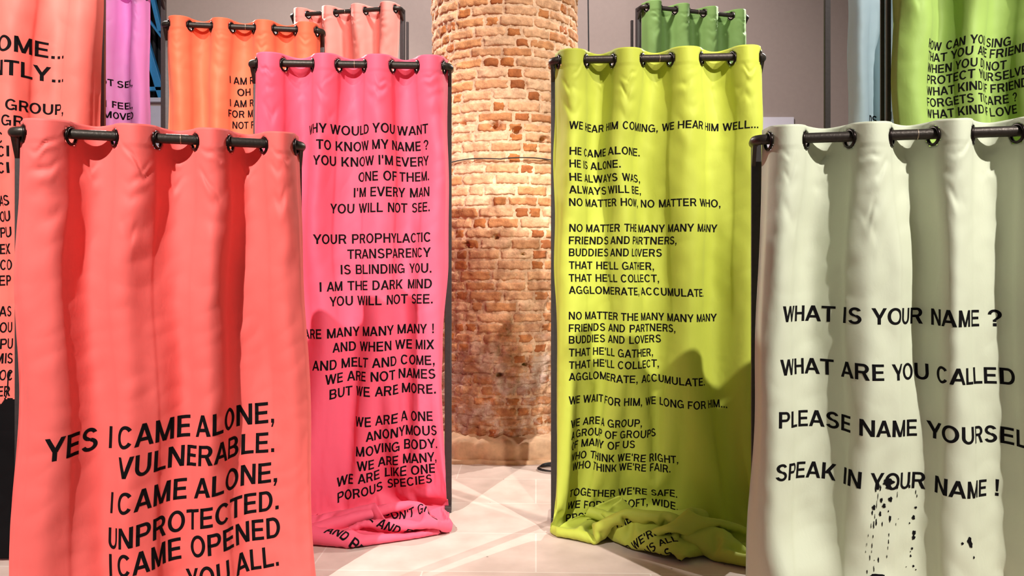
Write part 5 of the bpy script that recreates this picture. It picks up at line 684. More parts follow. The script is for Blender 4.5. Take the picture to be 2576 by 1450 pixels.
[2,-1,3,0,-1,-1,0,-2,-1,0,-1,0,1,2,0,0,1,0,1,-1,0,-3,-2,0,-1,2,-1,1,2,1,0,0,1,-2,-1,2,-1,-1,-1,-1,1,0,1,3,1,1,0,-2,1,-1,0,-1,0,0,1,0,-1,1,0,-1,1,0,-1,2,0],
[2,1,-1,0,1,-1,-2,0,-1,0,1,-2,0,1,1,1,0,1,0,0,-2,-1,-1,-1,0,-1,1,2,1,1,0,0,0,0,2,-3,0,-1,-1,0,0,1,1,0,3,0,0,1,-1,-1,0,0,0,-1,0,0,1,1,0,-1,1,-1,1,0,-1],
[4,-2,0,1,-1,0,0,-1,0,-1,-2,1,0,-1,2,1,2,0,0,-1,-1,-2,-3,0,-1,1,2,0,2,1,1,0,-2,2,-1,1,-2,-1,-2,1,-1,0,2,2,0,2,2,-1,-1,0,-1,-1,0,1,-1,1,0,0,1,-1,1,0,0,-1,2],
[1,2,0,0,0,-1,-1,-2,0,-1,1,-1,0,2,0,2,0,1,0,-1,-2,-2,-1,0,0,0,-1,3,0,1,2,-2,1,0,1,-1,-1,-2,0,-1,0,2,0,1,2,1,0,1,0,-1,-2,1,-1,-1,1,1,1,-2,1,1,-1,1,1,-1,-1],
[3,0,1,-1,0,-1,-1,-1,0,0,-1,-1,0,0,2,1,1,1,0,-1,-3,-1,-2,0,0,0,1,1,2,1,0,0,0,0,0,-1,0,-1,-2,1,1,-2,1,2,2,2,0,0,-2,0,1,-3,1,1,0,0,0,1,-1,1,-1,0,1,1,-1],
[3,1,-1,1,-1,-1,-1,-1,0,-1,0,0,-1,0,2,2,2,-1,-1,-1,-2,-3,1,-2,1,0,1,0,2,1,2,-1,0,0,0,0,-2,-1,0,-1,0,1,1,1,1,2,2,-1,0,0,-1,0,-3,0,2,0,1,0,0,-1,2,0,-1,1,1],
[3,0,1,0,-1,-1,-1,-1,-1,1,0,-2,-1,2,2,0,1,1,-1,-1,-2,-2,-1,0,1,-1,0,1,2,2,0,1,0,-1,0,-1,-1,-1,-2,2,-1,1,0,1,3,0,1,2,-1,-1,-1,0,0,0,-2,1,1,0,1,-1,0,2,0,1,-1],
[3,0,-1,2,-1,-1,-1,-1,-1,0,-1,2,-1,1,0,3,0,0,-1,-2,-2,-2,-1,0,0,1,0,2,0,2,0,1,-1,1,0,-1,-1,-2,0,0,1,0,0,1,1,3,1,0,0,-1,0,-2,1,0,0,0,-1,3,-2,1,-1,1,2,-2,2],
[5,-1,1,-2,0,-1,-1,-1,0,0,0,-2,1,-1,3,1,1,0,-1,-3,-2,-1,0,0,-1,0,0,1,3,1,1,0,1,-1,0,0,-3,-1,0,0,1,0,0,1,2,2,1,1,-1,0,-2,1,-1,-2,1,1,1,-1,1,0,0,0,1,1,0],
[4,0,0,0,0,-2,-2,1,-1,-1,0,1,-1,0,2,1,1,0,-1,-3,-2,-1,-1,0,0,1,-1,1,2,2,1,0,0,1,-1,-2,-1,-1,0,1,-1,0,1,1,1,1,3,1,0,-1,0,-2,-1,1,-1,1,1,0,0,1,-1,1,-1,1,-1],
[3,2,-1,1,-2,-1,-2,-2,1,1,-1,0,0,1,1,2,0,0,-3,-1,-3,-1,1,-1,1,-1,1,-1,2,2,2,1,0,-1,0,-1,-2,-3,2,0,1,0,0,0,2,2,1,0,1,-1,0,0,-1,-1,0,0,0,2,2,-2,-1,0,2,1,3],
[5,-1,1,-1,-1,-1,-2,1,-3,1,1,-1,-1,1,3,1,0,-1,-2,-3,-2,1,-1,1,-1,0,-1,1,1,3,1,1,-1,1,-1,-1,-2,-1,-1,2,1,0,0,1,0,2,2,2,0,0,-1,-1,-1,-1,1,-1,2,0,-1,2,0,0,1,0,-1],
[5,0,0,-2,1,-3,-1,-1,1,0,-1,0,1,1,1,0,3,-3,-3,-3,-1,-1,1,-1,1,-1,0,0,1,2,4,1,0,0,0,-3,-4,0,1,1,1,-2,2,0,2,2,1,2,1,-2,0,-1,-1,0,-1,0,1,1,2,-1,0,-2,3,0,2],
[5,-1,2,0,-3,-1,-1,-2,1,-1,-1,1,0,1,2,1,-1,-1,-2,-3,-1,1,-2,1,0,0,-1,-1,1,3,3,0,2,0,-2,-3,-2,-1,3,2,-1,0,-2,1,2,1,3,0,2,-1,0,0,-1,-1,-2,1,0,2,0,2,2,-3,-1,4,-1],
[5,0,-1,0,-1,-2,-2,0,0,-1,2,-1,0,2,1,2,-2,-2,-3,-3,0,0,1,0,0,-2,1,-2,1,3,3,4,-2,0,-2,-4,-2,2,2,1,1,-2,0,1,0,3,1,3,0,1,-2,0,-1,-1,0,-1,1,1,1,-1,1,2,0,-1,3],
[7,0,-2,1,-3,-2,-2,0,1,1,-3,1,1,1,2,-1,1,-4,-4,-1,1,-1,0,0,1,1,-4,0,-1,2,4,3,3,1,-6,-5,-1,3,2,2,-1,-1,-1,0,2,1,3,3,-1,2,-1,-1,0,-3,-1,1,0,1,3,1,-4,2,3,0,2],
[6,0,2,-3,-2,-3,-1,0,-2,0,3,-2,2,1,1,3,-4,-3,-4,-1,1,0,0,1,-1,0,-1,-1,-1,-2,4,8,2,-4,-6,-2,2,3,2,1,-1,-1,-1,1,0,3,2,1,3,-3,2,-1,0,-1,-1,-3,0,3,2,3,1,-1,0,2,-2],
[7,0,-1,-1,-3,-2,-1,0,-1,1,-1,2,0,2,0,-1,-1,-5,-3,2,1,-1,-1,1,0,0,-1,-1,-1,-1,-2,2,5,-5,0,3,1,2,3,-1,0,-1,0,-1,1,2,2,2,1,1,-1,1,0,-1,-2,-2,1,-1,4,3,3,-1,-2,1,2],
[9,-1,-1,-1,-3,-4,-1,0,0,1,0,0,2,0,3,-1,-6,-5,0,3,-1,-2,2,0,0,4,-2,-6,-1,0,1,-3,0,3,2,-2,4,4,1,0,-3,2,-3,1,1,1,2,3,3,0,-2,1,-1,-1,-2,0,-3,2,3,5,2,0,0,0,0],
[14,-6,-2,0,-5,-3,1,-2,3,-2,0,3,0,1,0,-3,-5,-2,1,1,0,0,-1,0,5,4,4,-7,-9,-2,-2,0,2,-1,0,3,6,2,1,-3,2,-3,2,-2,-1,2,4,2,1,2,2,-1,0,-1,-2,-2,0,-2,2,5,6,0,-2,1,-1],
[17,-4,-1,-6,-10,-1,2,2,-1,0,1,1,1,1,0,-6,-3,-3,4,0,1,-2,0,9,4,-5,4,5,-10,-9,-3,0,-3,1,2,7,3,2,-1,-1,-3,3,-2,-1,1,-1,3,3,3,1,-1,1,1,3,-4,-4,-2,-1,2,5,7,2,-1,-1,1],
[16,4,-7,-17,-7,0,4,4,0,0,3,2,-1,0,-2,-4,-4,6,1,0,-5,3,14,9,-1,-5,-5,-2,-1,-4,-8,-1,0,2,3,2,1,-1,-2,-1,6,-1,-2,-3,-1,1,0,5,3,1,1,0,2,3,0,-5,-6,-1,-4,4,9,10,-2,-3,-1],
[19,-7,-16,-9,0,3,6,2,-3,3,8,7,-5,-10,-5,-1,0,2,1,-3,5,16,9,-1,-4,-1,-5,-4,7,0,3,-5,-1,0,0,-2,-3,0,-2,2,0,0,1,-4,-7,-2,0,1,8,5,-1,0,0,1,5,-1,-6,-7,-2,-1,7,10,5,-2,-2],
[4,-10,-8,-1,3,5,1,-3,7,10,8,-4,4,-7,-11,0,6,1,-4,5,12,4,0,-4,-1,1,1,5,1,3,-2,2,-2,-1,-2,1,1,-3,-2,-4,-6,1,1,1,-6,-8,-4,-2,1,10,1,6,5,-6,2,3,-1,-3,-8,-6,-2,11,12,2,-4],
[-13,-3,0,2,9,3,-3,8,11,4,-4,-1,1,4,-2,-1,2,2,-1,5,-2,1,1,-1,0,4,1,1,0,-2,3,0,-1,0,1,-2,-1,2,1,0,-3,-5,-4,-1,2,-3,-7,-4,-3,-1,13,4,-3,1,-3,1,6,3,-4,-9,-9,-2,6,12,4],
[-18,1,6,12,7,6,7,3,2,-3,-2,0,-2,3,2,1,-3,-2,8,-1,2,-2,-7,3,4,2,0,-2,0,1,0,-1,0,-2,-1,0,3,1,0,-1,1,-1,0,-2,-2,1,-1,0,-3,2,0,-2,0,2,0,0,-1,-1,2,1,-5,-11,-3,3,11],
[-10,10,12,7,5,4,0,2,-3,2,-1,-1,2,-2,2,-3,1,1,0,1,-2,1,1,-1,1,-2,1,0,-1,1,-2,-1,2,0,2,-1,-1,-1,1,1,-1,0,1,0,0,0,0,-3,2,-1,2,-1,0,-1,0,1,0,-2,1,1,0,-1,-3,-4,0],
[24,3,0,2,-1,0,1,-2,1,-1,2,0,-1,1,-2,1,0,1,-1,0,0,0,0,0,0,-1,0,0,1,0,0,0,-1,1,-2,2,0,-2,2,0,0,0,-1,0,0,-1,1,1,-1,2,-2,0,0,1,-1,0,0,0,1,-2,1,1,-1,1,-2],
[21,2,3,0,3,-2,0,2,-1,1,-3,1,1,-1,2,-1,1,-1,2,-2,0,-2,-1,1,2,0,0,-1,2,-2,0,0,-1,2,0,0,-2,3,-2,1,0,-1,-1,1,0,1,-1,0,2,-3,1,0,0,0,2,-1,0,1,-1,-1,1,-2,1,0,1],
[-13,7,8,10,9,7,0,-1,2,-2,2,0,-1,1,-2,2,-1,1,-2,0,-1,2,-1,0,0,1,0,2,-3,1,0,1,-2,-1,-3,0,5,-2,2,-1,1,1,0,-1,1,-1,0,0,-1,1,0,-1,1,0,-1,0,0,-1,0,3,-2,0,0,-1,1],
[-16,0,1,2,9,10,12,7,2,1,1,-1,-1,2,0,0,-1,0,1,-1,0,-5,5,-1,-3,4,1,-2,1,-1,0,-4,-4,-2,7,5,-7,-2,-2,6,3,0,0,0,0,0,2,-3,1,0,0,1,-1,0,1,-1,1,1,-1,-2,2,0,-1,1,-1],
[-10,0,-2,-2,0,1,6,10,11,11,2,0,1,-1,0,0,3,0,-2,1,-3,-2,0,2,2,-3,-1,5,-1,-1,-9,-2,6,5,-2,-12,5,5,5,-4,2,3,0,-1,0,0,-2,2,-1,0,0,0,1,-1,1,0,-1,-1,2,1,-2,1,0,-1,0],
[-13,-1,2,1,-2,0,-2,0,7,10,15,11,2,-1,0,0,-1,0,0,-1,1,0,-5,2,3,0,2,-3,-7,-7,4,10,1,-7,-7,10,0,4,0,0,-2,0,-2,1,2,0,0,1,0,0,-1,0,-1,3,-3,2,0,0,-1,1,0,0,-1,2,-1],
[-16,2,0,1,0,0,2,-2,-3,4,7,14,15,4,-1,2,-1,0,0,1,0,-2,-1,-1,1,2,-5,-13,1,9,7,-2,-6,0,9,0,2,-4,-1,3,1,-1,-3,0,-1,1,1,0,2,-2,3,-1,0,-1,1,-1,0,0,1,-2,1,-1,2,-2,2],
[-13,-3,1,0,0,1,-3,0,-1,-1,1,4,13,17,13,0,-1,-3,-3,4,1,-1,-2,2,1,-7,-12,5,10,4,-1,-4,5,2,-4,1,-1,2,0,-1,0,0,1,1,0,-1,0,1,-3,2,-1,1,0,1,-1,1,-1,0,1,0,-1,1,-1,1,-2],
[-13,-1,-1,-1,1,-2,-1,1,2,-3,2,-2,-2,3,10,9,14,2,-8,5,9,5,1,-4,-6,-11,6,14,-1,-1,-1,2,-5,-2,6,1,-2,1,0,0,0,-1,1,0,0,0,-1,-1,2,-1,1,0,1,-1,1,-1,2,1,-3,1,1,-1,0,0,1],
[-9,-5,-2,-1,0,1,0,1,-4,2,-2,2,-1,-1,-1,2,1,14,19,-5,-3,6,4,-3,-2,3,12,-1,1,2,-2,-7,0,6,0,-4,-9,-2,7,7,-1,1,1,1,1,-1,0,1,-2,3,-4,1,0,0,1,0,-1,1,-1,1,-1,1,-2,0,0],
[-7,-6,-4,2,-1,-1,2,-5,1,-1,0,-1,-1,1,-1,4,1,-1,4,1,-2,-2,1,5,9,21,0,0,3,0,1,2,2,0,-2,-14,2,6,2,-5,7,3,3,-1,-3,1,1,0,0,-2,2,0,0,1,0,0,0,-1,2,0,-2,-1,3,-1,0],
[-5,-5,-7,1,0,3,-7,-3,4,0,-3,1,-1,0,1,-2,1,-1,-2,-1,-1,0,1,-2,1,0,10,9,8,6,10,8,3,-3,-12,-4,11,2,-7,-5,4,4,6,2,1,2,0,-1,0,0,-1,1,0,-1,-1,2,1,0,-1,0,3,-2,0,-1,1],
[-2,-5,-6,-1,1,-5,-5,7,-3,-1,0,-2,2,1,3,2,-1,5,5,-11,-1,4,2,4,-1,-6,-11,-2,4,7,5,9,6,2,-4,15,4,-7,-10,8,-9,-5,3,6,7,5,3,3,3,1,0,-1,-1,1,1,-1,-1,0,0,0,-1,2,-1,2,-2],
[-3,0,-6,-7,1,-7,7,2,-8,1,2,4,5,3,2,-1,3,-2,-15,10,16,7,-4,4,0,-12,-5,-9,-11,-4,0,1,2,2,16,4,-7,-3,8,-6,-7,-1,2,3,7,3,4,1,8,9,3,2,1,-1,1,-1,0,-1,1,0,3,1,0,0,0],
[-2,4,-5,-12,-3,1,6,-6,5,2,3,4,-1,0,-3,-1,0,-5,7,14,5,0,3,-6,-14,9,14,2,-17,-12,-8,-5,-3,1,-1,-1,0,2,1,1,5,-1,-1,4,-1,-1,-1,5,6,4,4,2,2,1,-4,1,1,1,0,-1,2,5,5,3,4],
[-12,14,5,-11,-14,4,2,2,7,3,1,-4,1,0,2,0,0,3,10,3,-5,-1,-4,-7,12,12,-1,-5,3,-7,-9,-7,-3,-3,-1,-1,-7,-5,-2,0,5,6,-1,-2,1,-4,5,9,0,-9,-5,0,0,-2,-1,0,-1,2,3,4,-1,1,3,3,2],
[-14,3,15,3,-14,0,0,4,2,-2,-1,2,0,0,1,3,-1,7,2,-1,3,-1,0,8,4,-1,-1,-3,6,0,1,-5,-8,-4,-4,-1,0,-7,-8,-5,-5,-1,1,2,3,5,5,-1,-6,-2,-6,2,1,3,-3,2,4,-2,-10,-4,4,-1,-1,0,0],
[-16,3,5,10,-3,-3,0,1,0,1,0,0,-1,0,-1,2,2,-1,2,3,-1,9,9,2,-1,-1,-1,7,-1,1,-3,-2,5,-4,-3,-3,-2,-1,-4,-7,-5,-7,-7,-6,-1,8,0,-3,0,3,2,-5,-1,-1,8,-3,-2,0,9,-9,-11,1,-1,0,-1],
[-13,-2,3,5,4,-1,1,1,-1,-1,2,0,0,0,0,1,-2,1,0,-1,3,1,8,7,4,0,-2,1,5,2,-2,2,-4,5,-1,-4,0,-1,1,1,-6,-4,-9,-10,-12,-5,1,-1,2,2,7,0,-1,-5,-4,-1,-4,0,2,11,-3,-11,0,1,0],
[-9,-5,1,8,6,-3,-1,-1,1,0,0,1,-1,2,0,-3,3,-2,1,0,1,-2,1,4,6,6,8,0,0,2,2,-2,4,-2,1,2,-2,0,1,-1,-1,-3,2,-7,-10,-22,-8,2,-1,0,-1,1,-3,1,-1,2,0,-3,-4,1,11,1,-11,-2,0],
[-1,-7,-6,6,8,-1,-2,1,0,0,1,-1,0,0,0,2,-3,3,-2,-1,1,-1,-1,0,0,5,9,13,1,-1,2,3,-1,1,-1,0,-1,1,-1,0,2,-2,-2,3,-2,-9,-31,-4,0,-1,2,0,2,-8,1,0,-4,-2,0,1,0,9,-1,-8,0],
[3,-2,-9,-5,14,-1,-2,2,-2,0,-1,0,1,0,0,-1,1,-1,-1,2,-1,-2,-1,-3,1,2,2,11,15,4,1,0,0,0,2,-2,1,0,-1,-2,-2,1,-5,-13,-12,-6,9,2,-1,2,-3,-7,-18,7,6,-12,0,-1,1,1,2,-4,4,-1,-4],
[-5,8,-2,-9,4,7,-5,-1,0,1,1,0,0,-1,-1,1,1,-1,1,0,-5,-3,1,3,-1,-1,1,-3,13,14,7,2,0,-2,-1,3,-1,-2,-5,-5,-7,-7,-7,-6,3,0,22,-4,-4,-12,-13,-12,16,8,-19,1,-1,2,3,4,-5,-1,-2,0,-2],
[-16,8,12,-3,-9,10,0,-4,0,1,-2,2,0,-1,1,-1,-1,1,0,-6,-3,4,1,-1,2,0,-2,-2,-7,10,14,12,3,1,2,-1,-1,-9,-11,-9,-5,-4,-2,5,-6,25,-5,-13,-14,-5,0,17,3,-19,0,-2,3,10,3,-9,-5,0,3,-1,1],
[-11,-7,5,13,-2,-4,10,-3,-2,-1,1,-3,1,1,0,1,-1,-1,-3,-5,4,2,-3,2,-2,-4,-5,-3,5,-6,2,9,15,11,8,-6,-16,-11,-6,-3,0,2,2,-2,9,-11,-9,-2,3,5,14,-4,-15,-3,0,12,12,-5,-15,-5,9,3,-3,-4,-1],
[0,-3,-9,-4,10,1,-2,4,1,0,0,1,0,-1,0,-2,1,-4,-10,7,2,0,1,-2,-6,-4,-2,4,-5,2,3,1,1,7,-3,-10,2,-1,3,0,-2,-1,-3,0,-3,3,2,3,2,1,-4,-8,-1,7,17,9,-16,-16,2,9,0,-4,-5,3,-2],
[-1,3,3,-3,-11,-1,1,4,1,1,0,0,-1,1,0,2,-8,-7,10,1,-2,1,-3,-11,-4,0,3,1,-1,4,0,-1,-1,-8,2,15,-3,1,0,-1,-1,-1,1,6,9,-3,-2,-2,-2,-5,-7,4,11,14,4,-24,-15,6,8,-2,-2,-6,0,-1,-1],
[16,3,0,2,-3,-8,-9,0,-1,-3,0,1,1,-1,1,-11,-1,6,0,0,2,-8,-11,0,0,3,1,0,2,2,-2,1,-5,-4,-2,8,7,-1,1,4,1,-2,12,19,4,-6,-9,-2,-2,0,-1,6,9,-4,-26,-16,12,5,-5,0,-4,-5,1,-1,-1],
[30,-1,1,0,-1,0,-7,-12,-2,-4,-5,0,0,0,-3,4,-6,-2,2,-1,-10,-8,0,1,4,0,1,-1,2,-3,4,-4,-6,1,0,0,11,7,-5,-2,6,19,15,1,-8,0,1,1,-3,-3,5,6,-10,-27,-13,16,2,-8,0,-1,-5,0,-2,1,-1],
[15,4,4,2,1,2,-6,-7,0,-2,-2,-10,-4,1,-3,-7,1,7,-5,-8,-7,-1,2,1,1,0,-2,0,0,4,-3,-1,5,-9,1,-2,3,11,8,-1,24,7,0,-4,-5,6,0,-1,-4,3,5,-12,-23,-9,13,0,-2,0,-8,-1,-2,-3,0,-1,1],
[19,-2,1,2,7,-15,-4,10,-2,-1,-1,1,-8,-13,-2,-2,1,-9,-3,-5,1,1,2,0,-1,3,4,6,1,-3,2,-7,-13,8,-5,1,-3,-2,13,41,-1,1,0,-9,0,-3,8,-2,6,0,-15,-22,-4,13,-1,-4,-6,5,3,-9,-5,0,0,0,-1],
[27,0,-1,1,-14,-14,11,6,-1,3,-1,1,2,-10,-27,-12,4,1,-2,2,0,4,-3,4,6,2,1,-2,1,0,3,-1,-12,-9,4,-2,2,19,29,-7,4,5,-11,-6,5,2,-4,0,-4,-11,-11,4,9,1,-2,-2,-2,-8,-2,-4,-1,1,0,-1,1],
[22,4,1,-18,-20,12,15,-3,2,-2,1,1,-13,-16,1,-2,-8,-3,2,-1,4,-1,11,4,0,0,-1,-1,0,0,-3,-1,3,-6,-7,3,21,16,-7,7,3,-16,-9,2,1,0,-1,-5,-6,-1,6,7,0,-5,-2,-3,-3,-3,-4,-1,1,-1,0,2,-1],
[25,-9,-24,-12,6,25,0,3,-2,2,1,-10,-18,1,-1,-1,-6,-2,-1,1,7,7,0,1,0,-1,-1,-2,0,2,0,3,-1,6,5,12,2,-2,4,-10,-20,-5,2,1,0,-1,-2,-3,7,5,1,-4,-4,-2,-4,-3,1,0,-1,0,-1,1,0,-1,0],
[-6,-15,-4,3,26,6,-1,-1,4,0,-2,-22,-3,2,4,2,-11,8,-7,3,3,0,4,0,-2,0,-1,2,-1,0,1,1,2,8,15,2,1,-8,-20,-17,-4,1,2,1,2,2,-2,3,0,-1,-1,0,-1,-3,1,0,-1,0,1,2,0,-1,0,0,0],
[-24,1,1,17,15,-2,2,0,0,0,-22,-5,6,2,-4,-2,5,-2,10,-7,-2,5,-3,1,-1,1,2,-2,2,-2,-1,3,12,11,0,-4,-16,-19,-9,5,4,1,-6,1,0,-1,4,1,-2,-1,1,0,0,3,-1,0,-1,1,-1,-1,1,1,0,1,2],
[-23,-2,17,18,-1,0,0,1,-2,-17,-7,1,-1,-3,3,0,4,0,4,13,-8,-5,2,-2,0,0,-1,2,0,1,1,8,11,-3,-11,-16,-11,-2,7,9,2,-7,5,-2,1,-3,-7,-2,2,3,0,0,1,1,0,1,-1,-2,-1,0,-2,2,0,1,11],
[-27,19,17,0,0,0,-2,-2,-14,-11,1,1,0,1,1,0,2,2,-1,1,5,1,-5,1,-1,1,1,1,0,1,0,0,-1,-7,-8,-6,0,4,4,-2,2,12,0,-8,-2,10,1,-8,-9,-2,0,1,1,0,2,1,0,-1,2,-1,3,-4,1,6,4],
[-5,10,1,-1,-1,1,-4,-7,-9,-2,-3,2,1,3,-5,1,3,3,-2,0,1,-2,4,-1,4,-3,2,1,-1,0,-1,-7,-8,-5,-1,2,2,1,1,-3,-1,4,9,11,-5,-7,7,3,-3,-6,-5,-2,-2,0,-1,1,1,0,0,3,-3,2,3,7,0],
[8,-2,-1,-1,1,-2,-2,-12,-6,2,1,-1,1,-4,6,2,-6,2,1,-1,1,2,-1,1,1,0,2,0,-1,-4,-8,-7,0,1,-1,1,1,1,-4,-1,2,0,-1,11,10,-2,-2,1,2,-1,-1,-6,-2,-1,5,1,-3,0,-6,0,1,0,10,3,-3],
[6,-2,1,1,-1,-2,-11,-10,3,-1,-1,0,-1,5,5,-6,6,-5,2,0,5,-2,-1,-1,1,2,-3,-2,-6,-5,-2,-3,-1,0,1,0,-1,2,-1,1,0,-1,0,1,7,8,-2,3,0,-1,3,0,-4,-3,-1,1,0,0,6,-11,2,8,5,-3,0],
[5,3,-2,2,-1,-12,-12,-1,-1,0,1,-1,4,2,-6,9,13,-7,-4,3,-3,5,-2,-2,-1,-1,-3,-11,-2,-1,-1,2,-3,-1,1,2,1,-3,0,-1,0,2,3,-5,2,7,6,1,2,1,0,2,1,-6,-7,2,0,1,11,1,-7,4,-2,0,-2],
[8,-1,0,-1,-8,-13,-4,1,0,-1,0,4,1,-5,7,23,3,-4,-8,-10,-2,2,4,-1,0,-2,-3,-12,-2,2,-3,-1,-2,-1,1,-1,0,-1,1,1,-1,0,1,0,-2,3,8,6,1,0,0,4,-2,3,-7,-6,-1,7,6,9,-5,-11,1,-3,0],
[6,1,-1,-1,-13,-7,-1,-2,0,1,2,2,0,8,12,-1,1,3,-1,-1,-11,-5,0,5,-1,0,-7,1,-6,-6,-4,-3,1,2,-2,0,0,1,-1,-1,2,-1,0,2,-2,-1,3,7,5,0,0,2,2,0,2,-7,2,10,3,2,-2,-10,-6,2,4],
[7,1,-1,-9,-10,-7,0,2,-1,5,6,5,1,4,2,2,-1,-3,0,-6,9,-8,-3,1,-1,-10,-7,4,-4,-5,-2,0,4,5,1,1,-4,-2,0,-1,-2,-2,-1,2,2,-3,0,4,8,5,-3,3,2,-3,2,4,14,3,-13,-3,8,-6,-11,3,3],
[7,-2,-3,-9,-10,-1,2,-1,12,8,7,-3,-2,-2,3,-1,0,-2,-6,14,-4,-11,-1,-2,-10,-8,-1,-2,-1,-3,4,4,7,0,6,-5,-6,-2,-3,0,-2,1,0,-1,-1,2,-2,1,5,7,0,-3,9,7,8,10,-2,-16,-9,-2,11,5,-11,-2,1],
[1000,0,0,0,0,0,0,0,0,0,0,0,0,0,0,0,0,0,0,0,0,0,0,0,0,0,0,0,0,0,0,0,0,0,0,0,0,0,0,0,0,0,0,0,0,0,0,0,0,0,0,0,0,0,0,0,0,0,0,0,0,0,0,0,0],
[-28,0,0,0,0,-1,0,0,1,0,-1,1,0,0,1,-1,1,0,-1,0,-1,0,0,0,0,-1,1,0,1,-1,1,1,-1,1,0,-1,0,0,0,-1,0,0,1,0,-1,2,-1,-1,2,0,-1,1,-1,0,0,-1,1,0,0,0,0,-1,1,0,0],
[-29,1,0,0,0,0,0,0,-1,1,1,-1,1,-1,0,1,-1,-1,1,0,1,-1,1,-1,-1,2,-2,0,1,1,-1,0,0,0,-1,1,-1,1,-2,2,-1,1,0,0,1,-2,1,0,-1,1,0,-2,3,-1,-1,2,-1,0,-1,1,0,1,-1,0,-1],
[-27,-1,0,0,0,1,0,1,-1,-1,0,0,0,1,-1,0,0,1,0,-1,1,1,-2,1,1,-1,1,0,-2,1,-1,0,1,-1,2,-1,1,-2,2,-1,2,-3,0,1,-1,0,1,1,-2,-1,1,2,-3,1,2,-2,0,1,1,-2,-1,2,-1,1,0],
[-28,0,0,-1,1,0,0,-1,0,1,0,0,-1,1,0,0,1,-1,0,0,0,-1,1,-1,-1,0,1,1,0,-1,3,-2,0,0,-1,1,-1,0,0,0,-2,3,0,-1,1,0,-1,0,2,-1,0,0,0,0,0,-1,0,-1,0,2,1,-2,2,-1,0],
[-27,-1,0,1,-1,-1,0,0,0,1,1,-1,1,-2,1,1,-2,1,-1,1,-1,0,-1,1,0,1,-1,0,0,1,-2,3,-1,0,-1,0,1,0,-1,0,1,-1,0,0,1,0,-1,2,-1,1,-1,-1,2,-2,-1,3,0,0,-1,0,0,0,0,-1,2],
[-28,0,0,0,0,1,0,-1,3,-3,0,1,0,1,-1,-1,1,0,1,0,-1,-1,0,1,0,0,0,-1,1,0,-1,-1,2,-1,3,-2,-1,1,-1,1,-1,0,0,1,-1,0,2,-2,-1,1,1,-1,-1,3,-1,-1,0,0,1,-1,1,0,-1,2,-1],
[-28,1,-1,1,-1,-1,-1,2,-2,1,1,-1,1,0,-1,1,0,0,-1,1,-1,1,0,-1,1,-1,0,0,1,0,2,-2,0,1,-2,1,1,-2,2,-2,0,2,-2,1,1,0,-1,0,1,-1,0,1,-1,-1,1,0,-1,0,1,0,0,0,0,-1,1],
[-27,-1,0,-1,0,2,0,-1,0,1,-2,1,0,0,1,-1,0,-1,1,-1,2,-2,0,0,0,1,1,-1,0,0,-1,2,-2,1,-1,0,1,0,-1,1,1,-4,3,0,-1,0,0,1,0,-1,1,0,0,1,-1,0,0,1,-2,1,0,0,0,1,-2],
[-30,2,1,-1,2,-3,2,-1,0,0,1,0,-1,0,0,0,0,1,0,-1,0,1,0,0,0,0,-1,2,-2,0,1,0,0,-1,0,2,-2,-1,2,0,-1,2,-2,0,0,1,0,-2,1,1,-1,0,0,0,-1,1,1,-2,2,-1,0,0,1,-1,0],
[-28,0,-1,1,-1,1,-1,1,0,0,-1,1,-1,1,1,0,0,-2,1,1,-2,0,-1,0,2,-1,0,-1,2,0,0,-1,2,-1,2,-3,0,2,-2,-1,0,0,2,0,0,0,0,1,-1,1,-2,1,1,-2,2,-2,1,1,-1,0,-1,1,0,0,1],
[-27,0,0,-1,0,0,-1,0,0,1,2,-2,0,1,-1,0,-1,3,-2,0,-2,2,1,-1,-1,1,0,2,-3,1,0,1,-2,1,-1,0,0,0,0,1,1,0,-2,0,2,-1,0,0,0,-1,2,-1,-1,1,1,-1,-1,2,-1,-1,2,-1,0,0,-1],
[-29,0,1,0,0,1,0,0,-1,0,-2,3,0,-2,1,1,0,-1,1,-1,2,-1,-1,1,0,-1,1,-2,1,0,-1,1,0,0,1,1,-1,0,0,-1,0,0,0,1,-2,1,1,-1,0,1,-2,1,0,0,-1,2,-1,-2,2,1,0,0,0,-1,1],
[-28,1,-1,1,-1,-1,0,0,1,0,1,-1,0,1,-1,0,0,-1,1,0,-1,0,1,-1,1,-1,0,1,2,-2,2,-3,2,0,-2,0,0,0,2,-1,0,-1,1,-2,2,1,-1,1,-1,-1,2,-1,0,-1,1,-1,0,2,-3,2,0,0,-1,1,1],
[-27,-2,0,1,-1,2,0,-1,1,-2,1,-1,1,0,1,-2,1,1,-1,-1,2,-2,0,1,0,1,-1,-1,-1,2,-1,2,-2,1,0,0,0,0,-2,2,-2,2,-1,1,0,0,1,-3,3,0,0,-2,2,0,-2,1,1,-2,3,-1,-2,1,0,1,-2],
[-28,-1,2,-1,1,-1,-1,1,-1,2,-2,2,0,0,-2,2,-1,-1,1,1,-2,1,1,0,-1,0,0,1,0,-1,0,0,1,-1,0,0,0,0,1,-2,2,-2,1,0,-1,1,0,2,-3,0,0,2,-1,1,-1,1,-1,1,-1,-1,1,1,0,-1,0],
[-29,2,-1,1,0,-1,1,-2,2,-2,2,-2,1,-1,1,0,1,1,-2,-1,1,0,-1,0,1,0,-1,0,0,1,0,0,-1,1,1,-1,0,0,0,0,0,1,-1,0,0,-1,1,1,0,-1,0,-1,-1,2,1,-1,0,0,0,0,1,-2,1,0,2],
[-27,-1,1,-3,2,-1,1,0,-1,1,0,1,-1,0,1,-1,0,1,-2,1,0,0,0,1,-2,0,2,0,0,-1,0,0,1,-1,-1,1,1,-1,-1,2,-2,0,0,0,2,0,-1,-1,1,1,-1,1,0,-2,1,0,0,-1,2,0,-2,2,-1,0,0],
